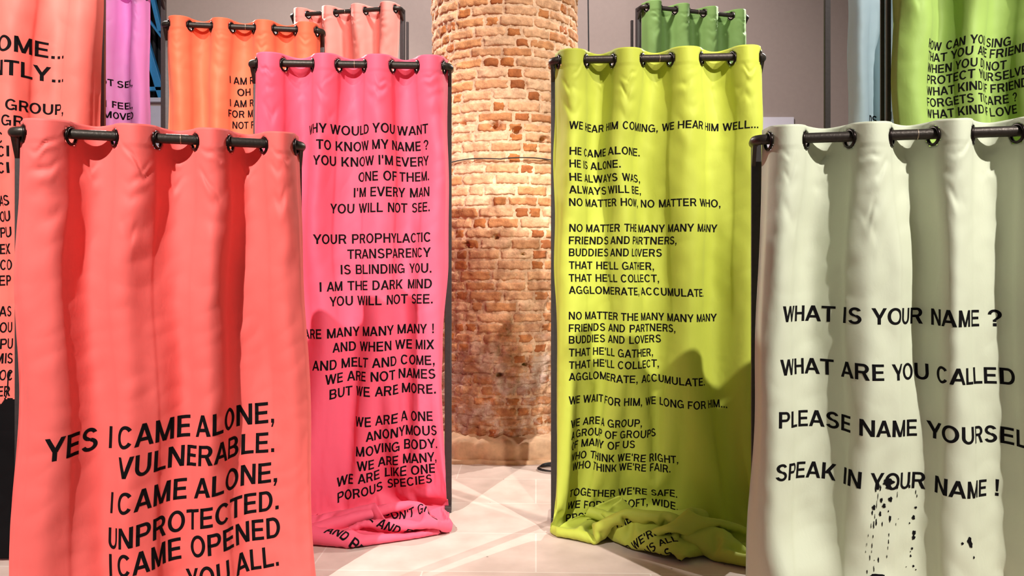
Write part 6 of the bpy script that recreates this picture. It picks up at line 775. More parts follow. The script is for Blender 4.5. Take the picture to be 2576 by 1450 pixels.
[-28,0,0,1,-2,1,-1,1,0,-1,0,2,-1,1,-1,0,-1,1,1,-1,0,-1,1,-1,2,0,0,-1,-1,1,1,-2,1,1,-1,0,-1,1,1,-1,0,0,1,-1,-1,-1,2,2,-2,0,0,1,-1,0,-1,1,-1,2,-3,2,0,0,1,0,-1],
[-29,2,-2,0,2,0,-1,0,0,2,-1,-3,2,1,-1,1,0,-2,1,-1,0,1,0,1,-2,1,0,0,0,0,-2,4,-2,-1,2,-1,0,0,-1,0,1,-1,0,0,2,0,0,-1,1,-2,1,-1,2,-1,0,-1,2,-2,3,-3,2,-1,0,1,-1],
[-26,-3,1,2,-2,-1,1,0,0,0,1,0,-1,-1,1,0,1,0,-1,1,-1,1,0,-1,1,-1,0,0,0,0,2,-3,1,0,-1,1,0,1,0,0,-2,1,0,1,-2,2,-2,1,-1,3,-2,-1,1,0,0,0,0,2,-2,1,-2,1,0,-1,2],
[-28,1,-1,0,0,0,-1,1,1,-2,0,0,2,-1,-1,0,1,-2,3,-1,0,-1,0,1,1,0,0,0,-2,0,0,1,0,0,-1,1,1,-2,0,0,1,0,0,-1,0,0,2,-1,1,-3,3,0,-2,2,0,-2,1,-2,2,0,2,-2,0,1,-1],
[-29,1,0,1,-1,0,0,-1,0,2,-1,2,-2,0,2,-1,-1,2,-3,0,1,1,-1,0,0,0,0,-1,2,-1,-1,1,1,-2,1,0,0,0,0,0,0,0,-1,1,1,-1,0,0,1,0,-2,0,1,-1,1,1,-1,0,0,0,-1,1,0,1,-1],
[-27,-2,2,-1,0,0,0,0,0,-1,2,-3,2,0,-1,2,-1,-1,1,0,0,-1,1,0,-1,1,0,1,-1,0,1,-1,-1,1,2,-2,-1,2,0,-2,1,0,0,0,-1,2,-1,1,-2,2,-1,1,1,-2,-1,1,-1,1,0,0,1,-2,1,-1,3],
[-29,2,0,-2,0,1,0,1,-2,0,0,3,-3,2,-1,0,1,0,-2,0,1,1,-1,0,0,2,-1,0,0,0,0,-1,0,0,-2,1,2,-1,0,1,-1,0,0,0,0,-1,0,1,1,-2,2,0,-2,1,1,-1,1,-1,0,1,-1,2,0,-1,0],
[-27,-1,1,1,-1,-2,0,0,1,2,-1,-2,2,-2,2,-1,0,-1,1,1,-1,0,0,1,0,-2,2,-1,1,-2,0,1,0,1,-1,0,0,1,-1,0,0,-1,1,-1,1,-1,2,-1,0,1,-1,-1,1,0,-1,0,1,0,0,0,-1,0,1,1,0],
[-26,-1,-2,1,1,-2,1,0,-1,0,-2,3,-1,1,1,-1,1,0,-1,0,1,-2,2,-1,1,0,-1,1,0,0,-1,1,-1,0,1,0,1,-2,0,-2,3,-1,0,2,-3,2,-1,0,1,-1,0,1,-1,0,1,0,-1,1,-1,0,1,0,0,0,-2],
[-30,3,1,-2,-1,1,0,0,1,-1,1,-1,0,0,-1,1,-1,0,1,1,-1,1,-1,0,-1,1,1,0,-1,2,-2,-1,1,-1,1,1,-1,0,-1,2,-4,3,1,-3,2,-1,0,2,-1,1,-1,-1,-1,2,-1,1,0,-1,3,-1,-1,1,-1,0,3],
[-27,-1,1,1,-1,-1,0,1,-1,0,1,-1,1,-1,0,-1,1,0,1,0,-1,1,0,0,-1,1,0,1,0,-1,1,-1,-1,2,0,0,-1,-1,0,-1,1,0,-1,2,-1,0,0,-1,1,0,0,1,0,-1,1,0,-1,0,-1,4,0,-2,-1,2,-1],
[-26,0,-2,-1,0,2,-1,-1,1,0,0,1,-2,1,0,1,-1,1,1,-1,0,-2,1,1,0,-1,0,0,3,0,-1,2,-2,0,-1,0,0,-1,-1,2,0,-1,0,-1,2,-1,0,0,0,1,0,-2,3,-1,-1,0,1,-1,0,0,2,-1,2,-1,0],
[-23,-4,0,1,-2,0,0,0,1,-1,0,-1,1,0,1,-1,-1,1,0,-1,0,3,-1,-1,0,-1,1,0,0,3,0,-1,3,-2,0,-2,-1,0,0,-1,0,1,0,0,-1,1,-1,1,0,0,0,1,-3,3,-2,1,0,0,0,1,2,0,-1,1,0],
[-23,-1,0,-5,1,1,-2,0,1,1,-1,0,1,-1,0,0,1,1,-4,2,0,0,2,-2,0,-1,2,0,-1,1,3,-1,2,-2,0,-2,-3,0,2,-2,2,-1,0,2,0,-1,0,1,-1,0,1,-1,2,-3,3,-3,2,2,-2,-1,2,3,-2,0,-3],
[-21,1,-5,-3,8,0,-3,-5,-1,1,0,0,-1,1,-1,2,0,-1,1,0,0,-1,-1,7,0,-3,-2,1,-1,-2,0,2,-2,2,-2,0,2,-1,0,1,-1,1,0,-2,1,0,1,-2,2,-2,0,1,0,2,-1,0,0,-1,1,-1,2,4,-1,-3,3],
[-19,-7,-2,9,2,-6,-3,1,0,-3,0,2,-2,0,1,0,0,-1,0,-1,1,2,8,-1,-4,0,-3,-3,3,1,0,-1,0,-1,0,0,-1,0,-1,1,1,-1,1,-1,-1,1,0,0,0,3,-2,0,0,0,2,0,-4,2,1,1,-1,2,4,-2,-3],
[-29,6,7,2,-8,-2,1,1,-5,-1,5,-2,3,-5,0,-2,1,0,-1,0,5,5,3,-5,0,0,-2,7,4,5,9,-6,-9,-1,0,-1,-1,-1,-2,-5,-2,1,-1,1,-2,-1,0,0,1,-2,1,1,2,-2,1,1,1,-2,-1,1,-1,1,3,4,-4],
[-16,6,0,-8,-8,0,0,-2,2,4,-3,-1,0,4,-3,0,3,-1,2,5,-1,0,-1,-1,1,4,9,7,2,6,-10,-5,6,1,0,6,-1,-4,-2,-3,-11,-6,-2,0,0,-4,-2,-2,0,1,2,5,-1,-2,-2,2,4,2,-6,-3,1,-2,2,5,3],
[-8,-6,-8,-6,2,1,4,5,3,-3,-3,1,-2,2,4,1,-6,1,8,11,3,-15,-9,7,4,9,5,5,1,-8,-6,9,5,2,2,-1,-4,-2,-2,0,-5,-8,-1,-5,-1,1,-4,0,-2,0,4,-5,0,4,-1,0,-2,0,4,-4,-5,-4,1,0,6],
[-25,-2,1,5,5,9,5,0,-1,-1,0,-1,1,-2,-3,-1,1,2,2,2,8,1,-10,-3,10,2,-2,-1,1,-1,7,1,-2,-1,0,-2,6,-1,-3,-5,0,-2,-2,3,-6,1,3,1,0,-1,-4,0,-1,-1,1,-1,-1,-3,4,3,-5,-4,-7,-3,3],
[-17,3,4,5,5,1,-1,0,-1,1,0,4,1,-6,0,0,1,-1,3,4,-2,-1,7,-2,-4,1,3,-3,-10,-4,0,1,-1,1,0,3,9,5,-4,-3,1,-2,-6,-1,6,0,0,4,3,-5,-2,0,0,0,0,0,0,1,-3,-2,3,1,-2,-4,-6],
[20,-3,-4,-6,-6,-2,1,0,0,0,6,-4,-8,7,0,-1,0,0,3,2,-2,6,3,-5,-2,1,1,-11,1,-4,-2,-1,2,3,4,5,1,0,-3,2,-3,-1,-1,0,1,0,0,-2,4,2,-4,0,0,0,0,0,0,0,-1,1,0,0,0,0,-1],
[18,4,3,-1,-6,-9,-5,-2,-2,5,-4,-6,7,2,-4,0,0,0,3,0,3,-1,1,7,-6,-5,-8,4,1,7,-2,3,4,1,5,0,-13,-9,2,-2,6,-1,0,0,0,0,0,-3,1,7,-2,-3,0,0,0,0,0,0,0,0,0,0,0,0,0],
[-7,6,7,9,9,2,-4,-8,-6,-10,-4,7,3,-9,5,0,0,1,0,0,8,8,-10,0,8,-9,-3,3,-4,-1,8,6,5,3,-6,-16,-12,-2,-2,11,1,3,0,0,0,0,0,2,-8,7,7,-7,-1,0,0,0,0,0,0,0,0,0,0,0,0],
[-14,2,3,5,7,10,8,4,-2,-8,-11,-5,-5,7,4,-5,0,2,1,0,0,9,4,-8,-1,6,-1,-12,6,8,5,3,-5,-10,-15,-10,2,6,10,-9,6,2,6,-1,-4,0,0,-2,0,-6,10,5,-7,0,0,0,0,0,0,0,0,2,-2,0,0],
[-7,-4,-2,0,2,6,3,10,11,6,-2,-15,-8,1,-1,0,0,4,-2,-2,3,5,9,-3,-7,-2,-2,9,8,1,0,-9,-13,-13,-4,7,3,5,9,0,-8,7,6,1,-6,-3,-2,3,-3,-5,-3,13,2,-8,0,0,0,0,0,0,0,-2,2,0,0],
[1,-2,-3,-3,-1,-2,2,2,7,12,9,4,-11,-16,-5,6,4,2,-5,0,-1,7,6,2,-3,-4,7,6,1,-2,-12,-16,-8,3,8,9,-1,-8,-1,13,0,1,4,0,4,-6,4,-14,4,6,-12,-6,14,0,-6,0,0,0,0,0,0,0,0,0,0],
[10,-4,-3,-3,-1,-1,3,5,2,-9,0,13,10,3,-16,-6,4,5,3,-5,-1,-2,2,3,0,6,5,-1,-8,-11,-13,-3,6,13,8,-12,-5,5,-2,3,5,1,2,-5,-2,5,-8,8,2,-4,5,-4,-5,1,-1,-3,0,0,0,0,0,0,0,0,0],
[13,-5,-3,-1,-1,3,6,-3,-15,-9,-2,6,10,1,17,13,-7,-2,2,-4,-7,-8,-1,8,9,3,-1,-19,-7,-3,-2,11,16,1,-13,-4,11,0,-7,-7,8,2,-1,-2,-9,-4,-1,0,3,-2,8,3,-3,2,1,-4,0,0,0,0,0,0,0,0,0],
[11,-1,-4,-2,3,6,-7,-13,-11,2,4,-4,1,21,12,-6,10,0,-2,4,-1,1,-2,0,1,-1,-12,-6,-8,-1,13,11,-1,-10,-3,9,9,1,-3,-8,-4,1,-5,-2,1,-2,-3,-2,-3,3,-6,-1,4,7,-1,1,-1,0,0,0,0,2,-2,0,0],
[12,-3,-2,-1,4,-4,-14,-11,3,7,3,7,15,2,-5,7,2,1,4,-2,-1,-1,1,4,2,-7,-4,3,0,-5,1,-3,-7,1,4,11,-1,-4,-1,5,-5,-8,-7,-2,3,0,-1,-3,-3,-2,0,1,-3,0,9,0,-2,0,0,0,0,-2,2,0,0],
[8,3,-3,0,1,-14,-11,2,7,7,9,10,-3,-2,4,4,-3,-4,-12,1,3,-2,-1,1,3,9,8,5,-1,1,-7,-10,-3,4,11,2,-7,0,3,-2,3,0,-7,-1,-4,-6,-5,-2,-1,0,-1,-1,0,-1,0,7,-2,0,0,0,0,0,0,0,0],
[7,4,-3,-2,-5,-15,1,4,16,6,6,-2,2,0,-4,-7,-12,-12,-3,4,1,-4,-3,0,-3,2,11,15,11,6,6,2,1,-2,0,-7,0,3,0,4,-5,-2,3,0,1,-4,-1,-9,-7,-2,0,-1,0,-1,-1,-1,7,-1,-2,-1,-1,0,0,0,0],
[6,0,4,-7,-11,-4,1,15,9,6,-2,-5,-8,-9,-9,-10,-4,5,11,-6,-7,1,1,-2,1,-3,-1,2,10,11,7,8,4,6,3,1,-2,-3,2,-4,-3,-3,3,4,3,3,0,1,1,-3,-5,-1,-2,0,-1,2,-1,2,1,-3,-4,-4,-4,-3,-1],
[4,-4,7,-6,-15,1,9,12,-5,-7,-5,-6,-6,2,-6,0,2,9,-6,-3,-1,-1,0,0,-2,2,4,0,-7,1,5,5,2,4,1,4,5,4,3,2,2,3,-2,5,0,-1,-3,5,6,4,2,-1,0,1,1,-1,0,-1,1,0,-1,-1,-4,-4,-3],
[3,-2,-7,5,-6,1,8,-4,-12,-7,-2,-4,2,2,5,-1,-1,-5,0,-1,1,1,-1,-1,3,6,1,-4,-1,-5,-2,-2,4,-1,0,1,5,8,4,8,11,6,-2,-3,3,-5,6,11,1,-10,-4,5,-2,-3,0,0,1,5,2,3,0,-1,4,2,0],
[-2,4,-4,-3,3,0,-1,-10,-1,6,-10,3,-3,-6,3,5,-1,-6,-1,1,-2,2,-1,3,4,0,-2,-2,5,3,-2,-4,-8,0,-1,-2,2,-1,3,3,6,10,12,7,2,5,4,-1,-11,-6,-8,-9,-6,-3,3,0,-5,2,10,13,10,-3,-3,3,0],
[-3,4,3,-3,-1,0,-3,-3,-1,-7,8,4,-7,-4,0,1,7,0,-7,-5,-2,-4,6,2,-2,-3,0,9,3,-5,1,-4,4,-4,-5,-2,-2,2,-4,-1,0,1,7,9,12,13,-2,-10,-1,8,-3,-7,-4,-9,-9,1,6,-2,-5,5,11,15,-3,-5,-1],
[-13,10,5,-1,1,0,-3,2,-1,3,2,-13,5,4,0,0,-1,0,0,-4,-4,-6,-8,1,1,1,0,-1,6,5,-7,3,-4,6,-4,1,-3,-3,2,0,-5,-3,-1,0,10,13,0,1,3,2,9,-1,-1,-9,-9,3,14,2,-16,-17,4,11,15,-3,-3],
[-16,4,11,7,-3,-2,-1,-1,2,1,-8,4,2,0,0,0,0,0,0,0,-1,-2,-4,-8,-2,-3,2,3,-4,5,1,-1,9,-4,3,-2,1,-1,4,-1,-6,-6,0,-5,-6,5,13,1,2,-1,1,1,-6,2,11,15,0,-9,-7,-9,-13,1,12,13,-2],
[-15,-1,9,8,1,2,-3,0,-1,-3,1,2,0,0,0,1,-1,0,0,0,0,4,7,-5,-12,-8,-7,4,4,-4,7,4,-1,2,3,3,-9,-1,-3,3,1,-3,-4,4,-4,-12,0,5,1,-1,-2,1,0,17,25,-1,-12,-13,2,5,-5,-14,1,11,10],
[-16,-1,1,13,8,0,-4,-1,4,1,0,-4,-1,0,0,0,0,0,0,0,2,12,3,-6,-2,-4,-11,-17,6,7,2,1,-1,1,2,-6,5,6,-7,-9,0,0,-5,-9,1,14,-9,0,0,1,-3,0,20,25,0,-9,-19,1,11,10,6,-17,-19,3,11],
[-18,1,-1,6,17,-1,1,-6,-3,4,1,1,-2,0,0,0,5,-5,0,2,14,2,-8,2,5,3,-1,-17,-25,3,8,4,-3,-2,-2,5,4,-7,-6,-7,-3,1,2,11,16,-19,-1,1,-4,-3,5,20,20,0,-9,-20,1,15,12,3,-8,-7,-12,-6,4],
[-9,-6,-3,0,12,14,-3,-4,-2,-7,2,5,1,0,2,2,-7,4,1,14,4,-9,-1,7,2,-5,-7,1,-16,-13,-4,5,5,0,2,4,-9,-8,-3,6,5,3,5,10,-14,-10,0,-1,6,12,18,9,1,-11,-19,3,22,9,0,-8,-15,-2,-4,-2,-1],
[11,-8,-13,-9,1,16,11,-5,-4,3,-3,-2,2,4,0,-9,3,3,13,5,-4,-7,6,0,-9,-9,-9,-5,7,12,-4,-18,-6,4,5,-9,-2,6,11,5,8,7,-14,-14,-8,10,9,8,11,7,4,2,-14,-14,10,20,1,0,-11,-16,-5,-1,5,-1,-2],
[22,-3,-5,-13,-17,-3,11,9,-1,0,0,0,7,-7,-4,5,5,11,5,-6,-9,7,-8,-13,-10,-4,1,4,21,-4,-17,-3,-4,-6,3,18,11,7,5,0,-6,-4,5,-12,2,10,6,6,-2,2,-2,-12,-2,15,8,-4,0,-14,-14,-4,0,1,6,-3,-2],
[20,1,1,0,-10,-14,-6,4,3,-2,4,0,0,5,-1,3,9,3,-6,-1,1,-12,-18,-4,3,1,3,13,3,-16,-1,5,6,10,2,12,2,-2,4,-2,0,-5,-1,9,4,-2,-1,-1,0,-1,-4,4,5,-5,-2,3,-19,-13,-2,1,-1,4,2,0,-1],
[20,-1,0,-2,5,4,-4,-1,-5,-8,-6,2,-2,0,7,11,-3,-2,-2,-2,-13,-18,3,6,-6,3,14,3,-14,1,10,10,9,-10,1,0,13,-2,-1,7,-1,0,6,-12,-6,8,4,-1,1,-1,1,-3,-7,6,3,-22,-12,0,2,-2,2,4,4,-2,-2],
[-3,3,3,-1,-7,5,20,8,1,-3,-6,-10,-4,6,2,0,2,2,-4,-21,-15,10,7,-13,8,11,-1,-4,5,9,11,1,-17,3,1,-1,10,12,-8,1,4,2,-14,-2,8,-1,1,0,2,0,-3,-6,9,1,-22,-12,1,0,0,2,0,6,1,0,-3],
[-24,3,3,5,2,11,4,12,3,1,8,3,-5,-12,4,-2,4,-13,-21,-10,15,5,-13,7,9,1,7,11,4,0,-8,2,5,-11,-2,2,0,12,7,-1,-2,-13,-2,8,5,-3,-1,-1,3,-1,-7,11,-1,-23,-12,-1,1,0,2,0,4,5,-1,0,-2],
[-19,-2,0,2,22,10,1,-6,-4,-7,-4,15,11,12,-8,3,-31,-18,1,16,3,-14,3,17,10,10,0,-8,-9,-17,-6,10,15,7,-8,1,-5,-2,22,-1,-15,-1,7,12,-4,3,-5,2,-4,0,12,-7,-22,-13,-1,3,2,0,-2,2,8,0,4,-3,-3],
[-8,0,-2,11,15,-4,0,-10,-2,8,-9,-8,7,11,4,-26,-4,7,6,-2,-4,-6,32,8,-5,-14,-9,-6,-1,1,3,-1,-7,15,10,-2,5,7,-17,-11,2,15,15,-1,3,-3,2,0,2,-2,-14,-18,-9,1,1,1,1,2,3,8,3,-2,-3,-1,2],
[-17,5,17,13,-9,6,-11,-12,3,-3,9,4,8,-11,-12,5,2,-6,-3,5,-22,42,1,-4,-5,1,-7,-3,-4,-2,5,0,4,0,9,0,-6,-14,-11,8,26,14,-1,0,-1,1,0,0,-11,-14,-11,-5,2,1,3,2,1,4,6,2,-3,1,-2,0,-1],
[3,11,2,-14,7,-5,-13,5,1,3,-1,12,-10,-15,3,4,5,-4,0,-15,30,3,-6,-13,0,5,-2,-5,0,8,-3,0,1,2,-2,-8,-8,-2,16,21,5,-5,2,2,-1,0,-1,-15,-13,-5,2,2,1,4,3,2,4,1,0,0,1,-2,-3,-1,1],
[13,-7,-14,8,4,-20,3,3,-1,1,20,-4,-17,-4,-4,0,8,26,-8,3,12,-14,-20,2,11,-1,-1,3,-3,1,-2,-1,0,2,-10,-6,5,14,13,-3,-10,1,0,5,2,1,-3,-10,0,2,-1,2,3,4,1,3,1,-1,-6,-2,0,-1,-1,0,-2],
[-2,-6,7,9,-18,0,-1,2,0,18,4,-21,-5,1,3,-1,13,7,9,-2,-27,-8,9,5,0,3,2,-1,10,-6,-4,-5,3,-6,-1,9,11,4,-13,-16,-6,0,6,-1,6,6,9,10,-2,-1,1,2,1,2,1,1,-4,0,-1,-7,-2,1,3,-2,-12],
[-3,3,12,-21,-9,3,1,3,17,6,-13,-2,-3,7,-4,0,5,-2,12,7,-6,-6,-1,-9,0,1,1,3,2,9,-4,-10,-4,3,11,4,-5,-13,-14,-8,2,2,-2,2,-3,2,8,19,15,1,0,1,1,-1,2,-3,1,0,-2,-1,-7,5,-4,-11,1],
[2,12,-22,-6,3,4,10,7,4,-12,0,7,2,-9,-4,4,0,1,-2,1,8,-2,-12,5,0,-6,1,8,-5,0,10,0,2,2,-4,-6,-7,-8,-5,-1,-3,-4,0,0,2,-3,0,2,15,15,5,1,1,2,2,4,-1,-1,0,-1,-3,-6,-3,-4,1],
[9,-13,0,10,2,4,4,5,-7,-9,-10,9,-1,-5,7,0,2,-8,-5,-4,4,-3,6,8,-7,-6,8,1,-1,1,4,9,-3,-10,-6,1,-3,-9,-2,18,-2,-13,-10,0,0,2,-1,1,-5,7,12,5,3,1,0,4,11,1,2,-2,0,-5,-10,2,3],
[2,5,7,0,-3,3,2,-2,-7,-5,10,-7,-7,12,9,2,-22,-8,1,-1,-2,5,8,-2,-7,7,0,-4,8,11,5,-14,-14,-1,4,0,-5,-3,12,4,6,-1,-16,-15,-3,1,0,2,3,-4,-4,8,6,0,-5,-3,9,21,8,2,-2,-8,-2,2,-4],
[10,2,-1,-3,3,3,3,-7,-8,2,1,-8,11,11,5,-7,-9,-6,-4,7,7,1,-6,-7,3,-2,-4,12,12,-3,-6,-9,-6,-2,0,-3,0,3,5,-4,7,7,-2,-15,-14,-4,0,1,0,1,-3,-1,3,6,-1,0,-3,1,23,10,2,-7,2,-2,0],
[10,-6,-1,1,8,5,-5,-5,-1,0,-10,6,17,-1,-5,6,2,-3,-3,-1,-1,5,0,-4,-4,-2,10,-1,-5,-4,1,7,-8,-10,-5,-3,0,6,3,1,-1,5,7,-6,-14,-12,-3,-1,3,-1,-1,-3,-1,5,10,-4,-1,3,0,18,2,2,0,-1,0],
[12,-6,-1,3,7,1,-6,-3,-1,3,-1,8,-1,-1,4,1,1,-1,-1,-7,-5,2,9,0,3,5,2,-6,-6,4,-3,-8,2,-2,-8,-6,1,8,-3,4,-5,5,3,2,-6,-14,-11,-3,-1,4,0,-3,-2,-1,8,7,-2,1,-4,9,13,1,0,-1,-1],
[9,3,-3,6,5,-7,-6,-4,0,3,9,3,-1,5,-1,-1,1,0,0,0,-7,-7,4,9,1,5,0,-1,0,-5,-11,-3,2,2,2,-4,0,1,0,-10,7,-2,0,5,-2,-9,-13,-7,-2,1,2,-4,1,-1,-6,9,7,-1,0,-2,14,9,-2,2,2],
[3,2,6,6,-2,-7,-9,-2,12,8,6,0,2,-1,-1,-3,1,0,-1,-1,4,-4,-11,7,9,0,-5,3,-3,-10,-7,3,10,9,-2,1,-4,-3,0,3,-7,-9,-1,3,4,-4,-9,-12,-6,-2,5,-3,-3,2,0,-4,8,1,2,-3,9,15,0,1,5],
[1,5,9,3,-6,-10,-3,14,8,3,-1,1,-1,2,-2,-1,-2,0,0,3,-1,-2,-1,1,4,-8,-4,-3,-8,-1,7,10,5,-1,7,-3,-6,-4,-1,-4,-7,-5,4,2,-3,4,-4,-7,-12,-5,3,5,-10,-3,3,10,-2,-3,-1,1,0,19,9,-1,1]]),
}
POOLB, POOLC = 'pink', 'lime'



def unpack(name):
    d = POOL[name]
    a = np.array(d['data']).reshape(3, d['rows'], d['cols'])
    q = np.cumsum(np.cumsum(a, axis=2), axis=1)
    return np.moveaxis(q, 0, 2) * .001


def resample(a, axis, t):
    """Catmull-Rom interpolation at fractional positions along an axis"""
    a = np.moveaxis(a, axis, 0)
    n = len(a)
    p = np.concatenate([2 * a[:1] - a[1:2], a, 2 * a[-1:] - a[-2:-1]])
    i = np.minimum(np.floor(t).astype(int), n - 2)
    f = (t - i).reshape((-1,) + (1,) * (a.ndim - 1))
    w = (-.5 * f + f * f - .5 * f ** 3, 1 - 2.5 * f * f + 1.5 * f ** 3, .5 * f + 2 * f * f - 1.5 * f ** 3, -.5 * f * f + .5 * f ** 3)
    return np.moveaxis(sum(w[m] * p[i + m] for m in range(4)), 0, axis)


def smoothstep(a, b, x):
    t = np.clip((x - a) / (b - a), 0, 1)
    return t * t * (3 - 2 * t)


class Curtain:
    def __init__(s, L, R, Z, g, seed, name='curtain', amp=.07, amp_low=.046, spreadL=0, spreadR=0, spow=1.0,
                 pool=None, per=36, dv=.01, floor_z=.012, billow=None, wander=.11, crease=.010, wrinkle=1.0, vmax=None,
                 face=1):
        s.PL = Vector((L.x, L.y, 0)); s.PR = Vector((R.x, R.y, 0)); s.Z = Z
        s.ex = (s.PR - s.PL); s.W = s.ex.length; s.ex.normalize()
        s.n = Vector((s.ex.y, -s.ex.x, 0))
        s.g = np.array(g) * s.W
        ng = len(g)
        s.ng = ng
        t0, t1 = -.32, ng - 1 + .32
        if pool:
            ps = unpack(pool); ps[..., 0] *= s.W / POOL[pool]['W']; xl = POOL[pool]['left']; ps[..., 0] = np.where(ps[..., 0] < xl, xl + (ps[..., 0] - xl) * .3, ps[..., 0]); xr = POOL[pool]['right']; ps[..., 0] = np.where(ps[..., 0] > xr, xr + (ps[..., 0] - xr) * .4, ps[..., 0])   # (rows, cols, 3): x, y(toward viewer = -y), z
            nr_, nc_ = ps.shape[:2]
            ps = resample(ps, 1, np.linspace(0, nc_ - 1, 271))
            ps = resample(ps, 0, np.linspace(0, nr_ - 1, int(round((nr_ - 1) * POOL[pool]['step'] / dv)) + 1))
            s.t = np.linspace(t0, t1, ps.shape[1])
            zpin = POOL[pool]['zpin']
        else:
            s.t = np.linspace(t0, t1, int(per * (t1 - t0)) + 1)
        xk = np.concatenate([[s.g[0] - .02], s.g, [s.g[-1] + .02]])
        tk = np.concatenate([[t0], np.arange(ng), [t1]])
        x0 = np.interp(s.t, tk, xk)
        top = Z + .052
        zlow = zpin if pool else floor_z
        nv = int(round((top - zlow) / dv)) + 1
        z = np.linspace(top, zlow, nv)
        V = (top - z)[:, None]; T = s.t[None, :]
        H = top - zlow
        f = V / H
        n1 = Noise(seed, 16, .3, .8); n2 = Noise(seed + 1, 20, .5, 1.3); n3 = Noise(seed + 2, 26, .7, 1.8); n4 = Noise(seed + 3, 26, .6, 1.6)
        rampw = smoothstep(.12, .6, V)
        if pool: rampw = rampw * (1 - smoothstep(H - .55, H, V))
        Tw = T + wander * n1(T * .35, V * .7) * rampw
        sn = np.sin(PI * Tw)
        sh = np.sign(sn) * np.abs(sn) ** .75
        a = amp_low + (amp - amp_low) * np.exp(-np.maximum(V - .12, 0) / .7)
        if pool: a = a + (POOL[pool]['amp'] - a) * smoothstep(H - .7, H, V)
        mod = 1 + .28 * n2(T * .4, V * .5) * rampw
        if pool:
            k = smoothstep(H - .5, H, V)
            sh = sh * (1 - k) + np.sin(PI * T) * k
        y = a * mod * sh
        # creases under each eyelet, meeting in a V on the outward folds
        rng = random.Random(seed)
        for kf in range(0, ng - 1):
            out = (kf % 2 == 0)
            q = np.clip(2 * (T - kf) - 1, -1.15, 1.15)
            win = np.clip(1 - q * q, 0, 1)
            depth = crease if out else crease * .45
            vv = .10
            for j in range(4 if out else 2):
                lean = rng.uniform(-.05, .05); bend = rng.choice((.02, .05, .085)); q0 = rng.uniform(-.35, .35)
                vc = vv + bend * (1 - np.abs(q - q0)) + lean * q + .008 * n2(T * 3 + j, V * 0 + kf)
                w = .010 + .007 * j
                e = np.exp(-((V - vc) / w) ** 2) - .7 * np.exp(-((V - vc - 2.2 * w) / (1.5 * w)) ** 2)
                side = np.clip(1 - np.abs(q - rng.uniform(-.6, .6)) / rng.uniform(.6, 1.3), 0, 1)
                y = y - depth * (1 - .15 * j) * e * win * side * rng.uniform(.3, 1.3)
                vv += rng.uniform(.05, .11)
        # softer wrinkles, vertical ones lower down
        fade = smoothstep(.06, .25, V)
        if pool: fade = fade * (1 - smoothstep(H - .3, H, V))
        y = y + wrinkle * fade * (.0009 * n3(T * 1.3, V * 5) + .0045 * n4(T * .9, V * 1.2) * rampw
                                   + .0012 * np.abs(n3(T * .6 + V * 2, V * 4)))
        # stitched top band and side hems
        y = y + .0028 * (1 - smoothstep(.094, .099, V)) - .0016 * np.exp(-((V - .012) / .002) ** 2)
        x = np.repeat(x0[None, :], nv, 0) + .004 * n1(T * .3 + 9, V * .8) * rampw
        frac = (x0 - x0[0]) / (x0[-1] - x0[0])
        sp = np.clip(f, 0, 1) ** spow
        x = x + sp * (spreadR * frac[None, :] - spreadL * (1 - frac[None, :]))
        x = x + .005 * rampw * n4(V * 1.1, V * 0 + frac[None, :] * .15)
        zz = np.repeat(z[:, None], len(s.t), 1)
        sag = .004 * np.sin(PI * T) ** 2 * (1 - smoothstep(0, .12, V))
        zz = zz - sag
        if billow is not None: y = y + billow(frac[None, :], zz)
        Q = np.stack([x, y, zz], 2)
        if pool:
            ps = ps.copy()
            d = ps[0] - Q[-1]
            Q = Q + d[None] * smoothstep(H - .5, H, V)[..., None]
            Q = np.concatenate([Q, ps[1:]], 0)
            Q[..., 2] = np.maximum(Q[..., 2], .004)
        s.nv = Q.shape[0]
        if pool: s.nmono = int(np.argmax(Q[..., 2].mean(1) < .27))
        s.Q = Q
        ex, nn, o = (np.array(v) for v in (s.ex, s.n, s.PL))
        s.P = o + Q[..., :1] * ex + Q[..., 1:2] * nn + Q[..., 2:3] * np.array((0, 0, 1.0))
        # centre-line without the folds, used to find where a print sits on the cloth
        s.P0 = o + Q[..., :1] * ex + Q[..., 2:3] * np.array((0, 0, 1.0)) + np.mean(Q[..., 1], 1)[:, None, None] * nn
        du = np.gradient(s.P, axis=1); dvv = np.gradient(s.P, axis=0)
        N = np.cross(dvv, du)
        N /= np.linalg.norm(N, axis=2, keepdims=True) + 1e-12
        s.N = N
        s.dv = dv
        s.arc = np.concatenate([np.zeros((s.nv, 1)), np.cumsum(np.linalg.norm(np.diff(s.P, axis=1), axis=2), 1)], 1)

    def surf(s, c, r, off):
        c = np.clip(c, 0, s.P.shape[1] - 1.001); r = np.clip(r, 0, s.nv - 1.001)
        ci = int(c); ri = int(r); a = c - ci; b = r - ri
        w = ((1 - a) * (1 - b), a * (1 - b), (1 - a) * b, a * b)
        P = w[0] * s.P[ri, ci] + w[1] * s.P[ri, ci + 1] + w[2] * s.P[ri + 1, ci] + w[3] * s.P[ri + 1, ci + 1]
        N = w[0] * s.N[ri, ci] + w[1] * s.N[ri, ci + 1] + w[2] * s.N[ri + 1, ci] + w[3] * s.N[ri + 1, ci + 1]
        N = N / (np.linalg.norm(N) + 1e-9)
        return P + off * N

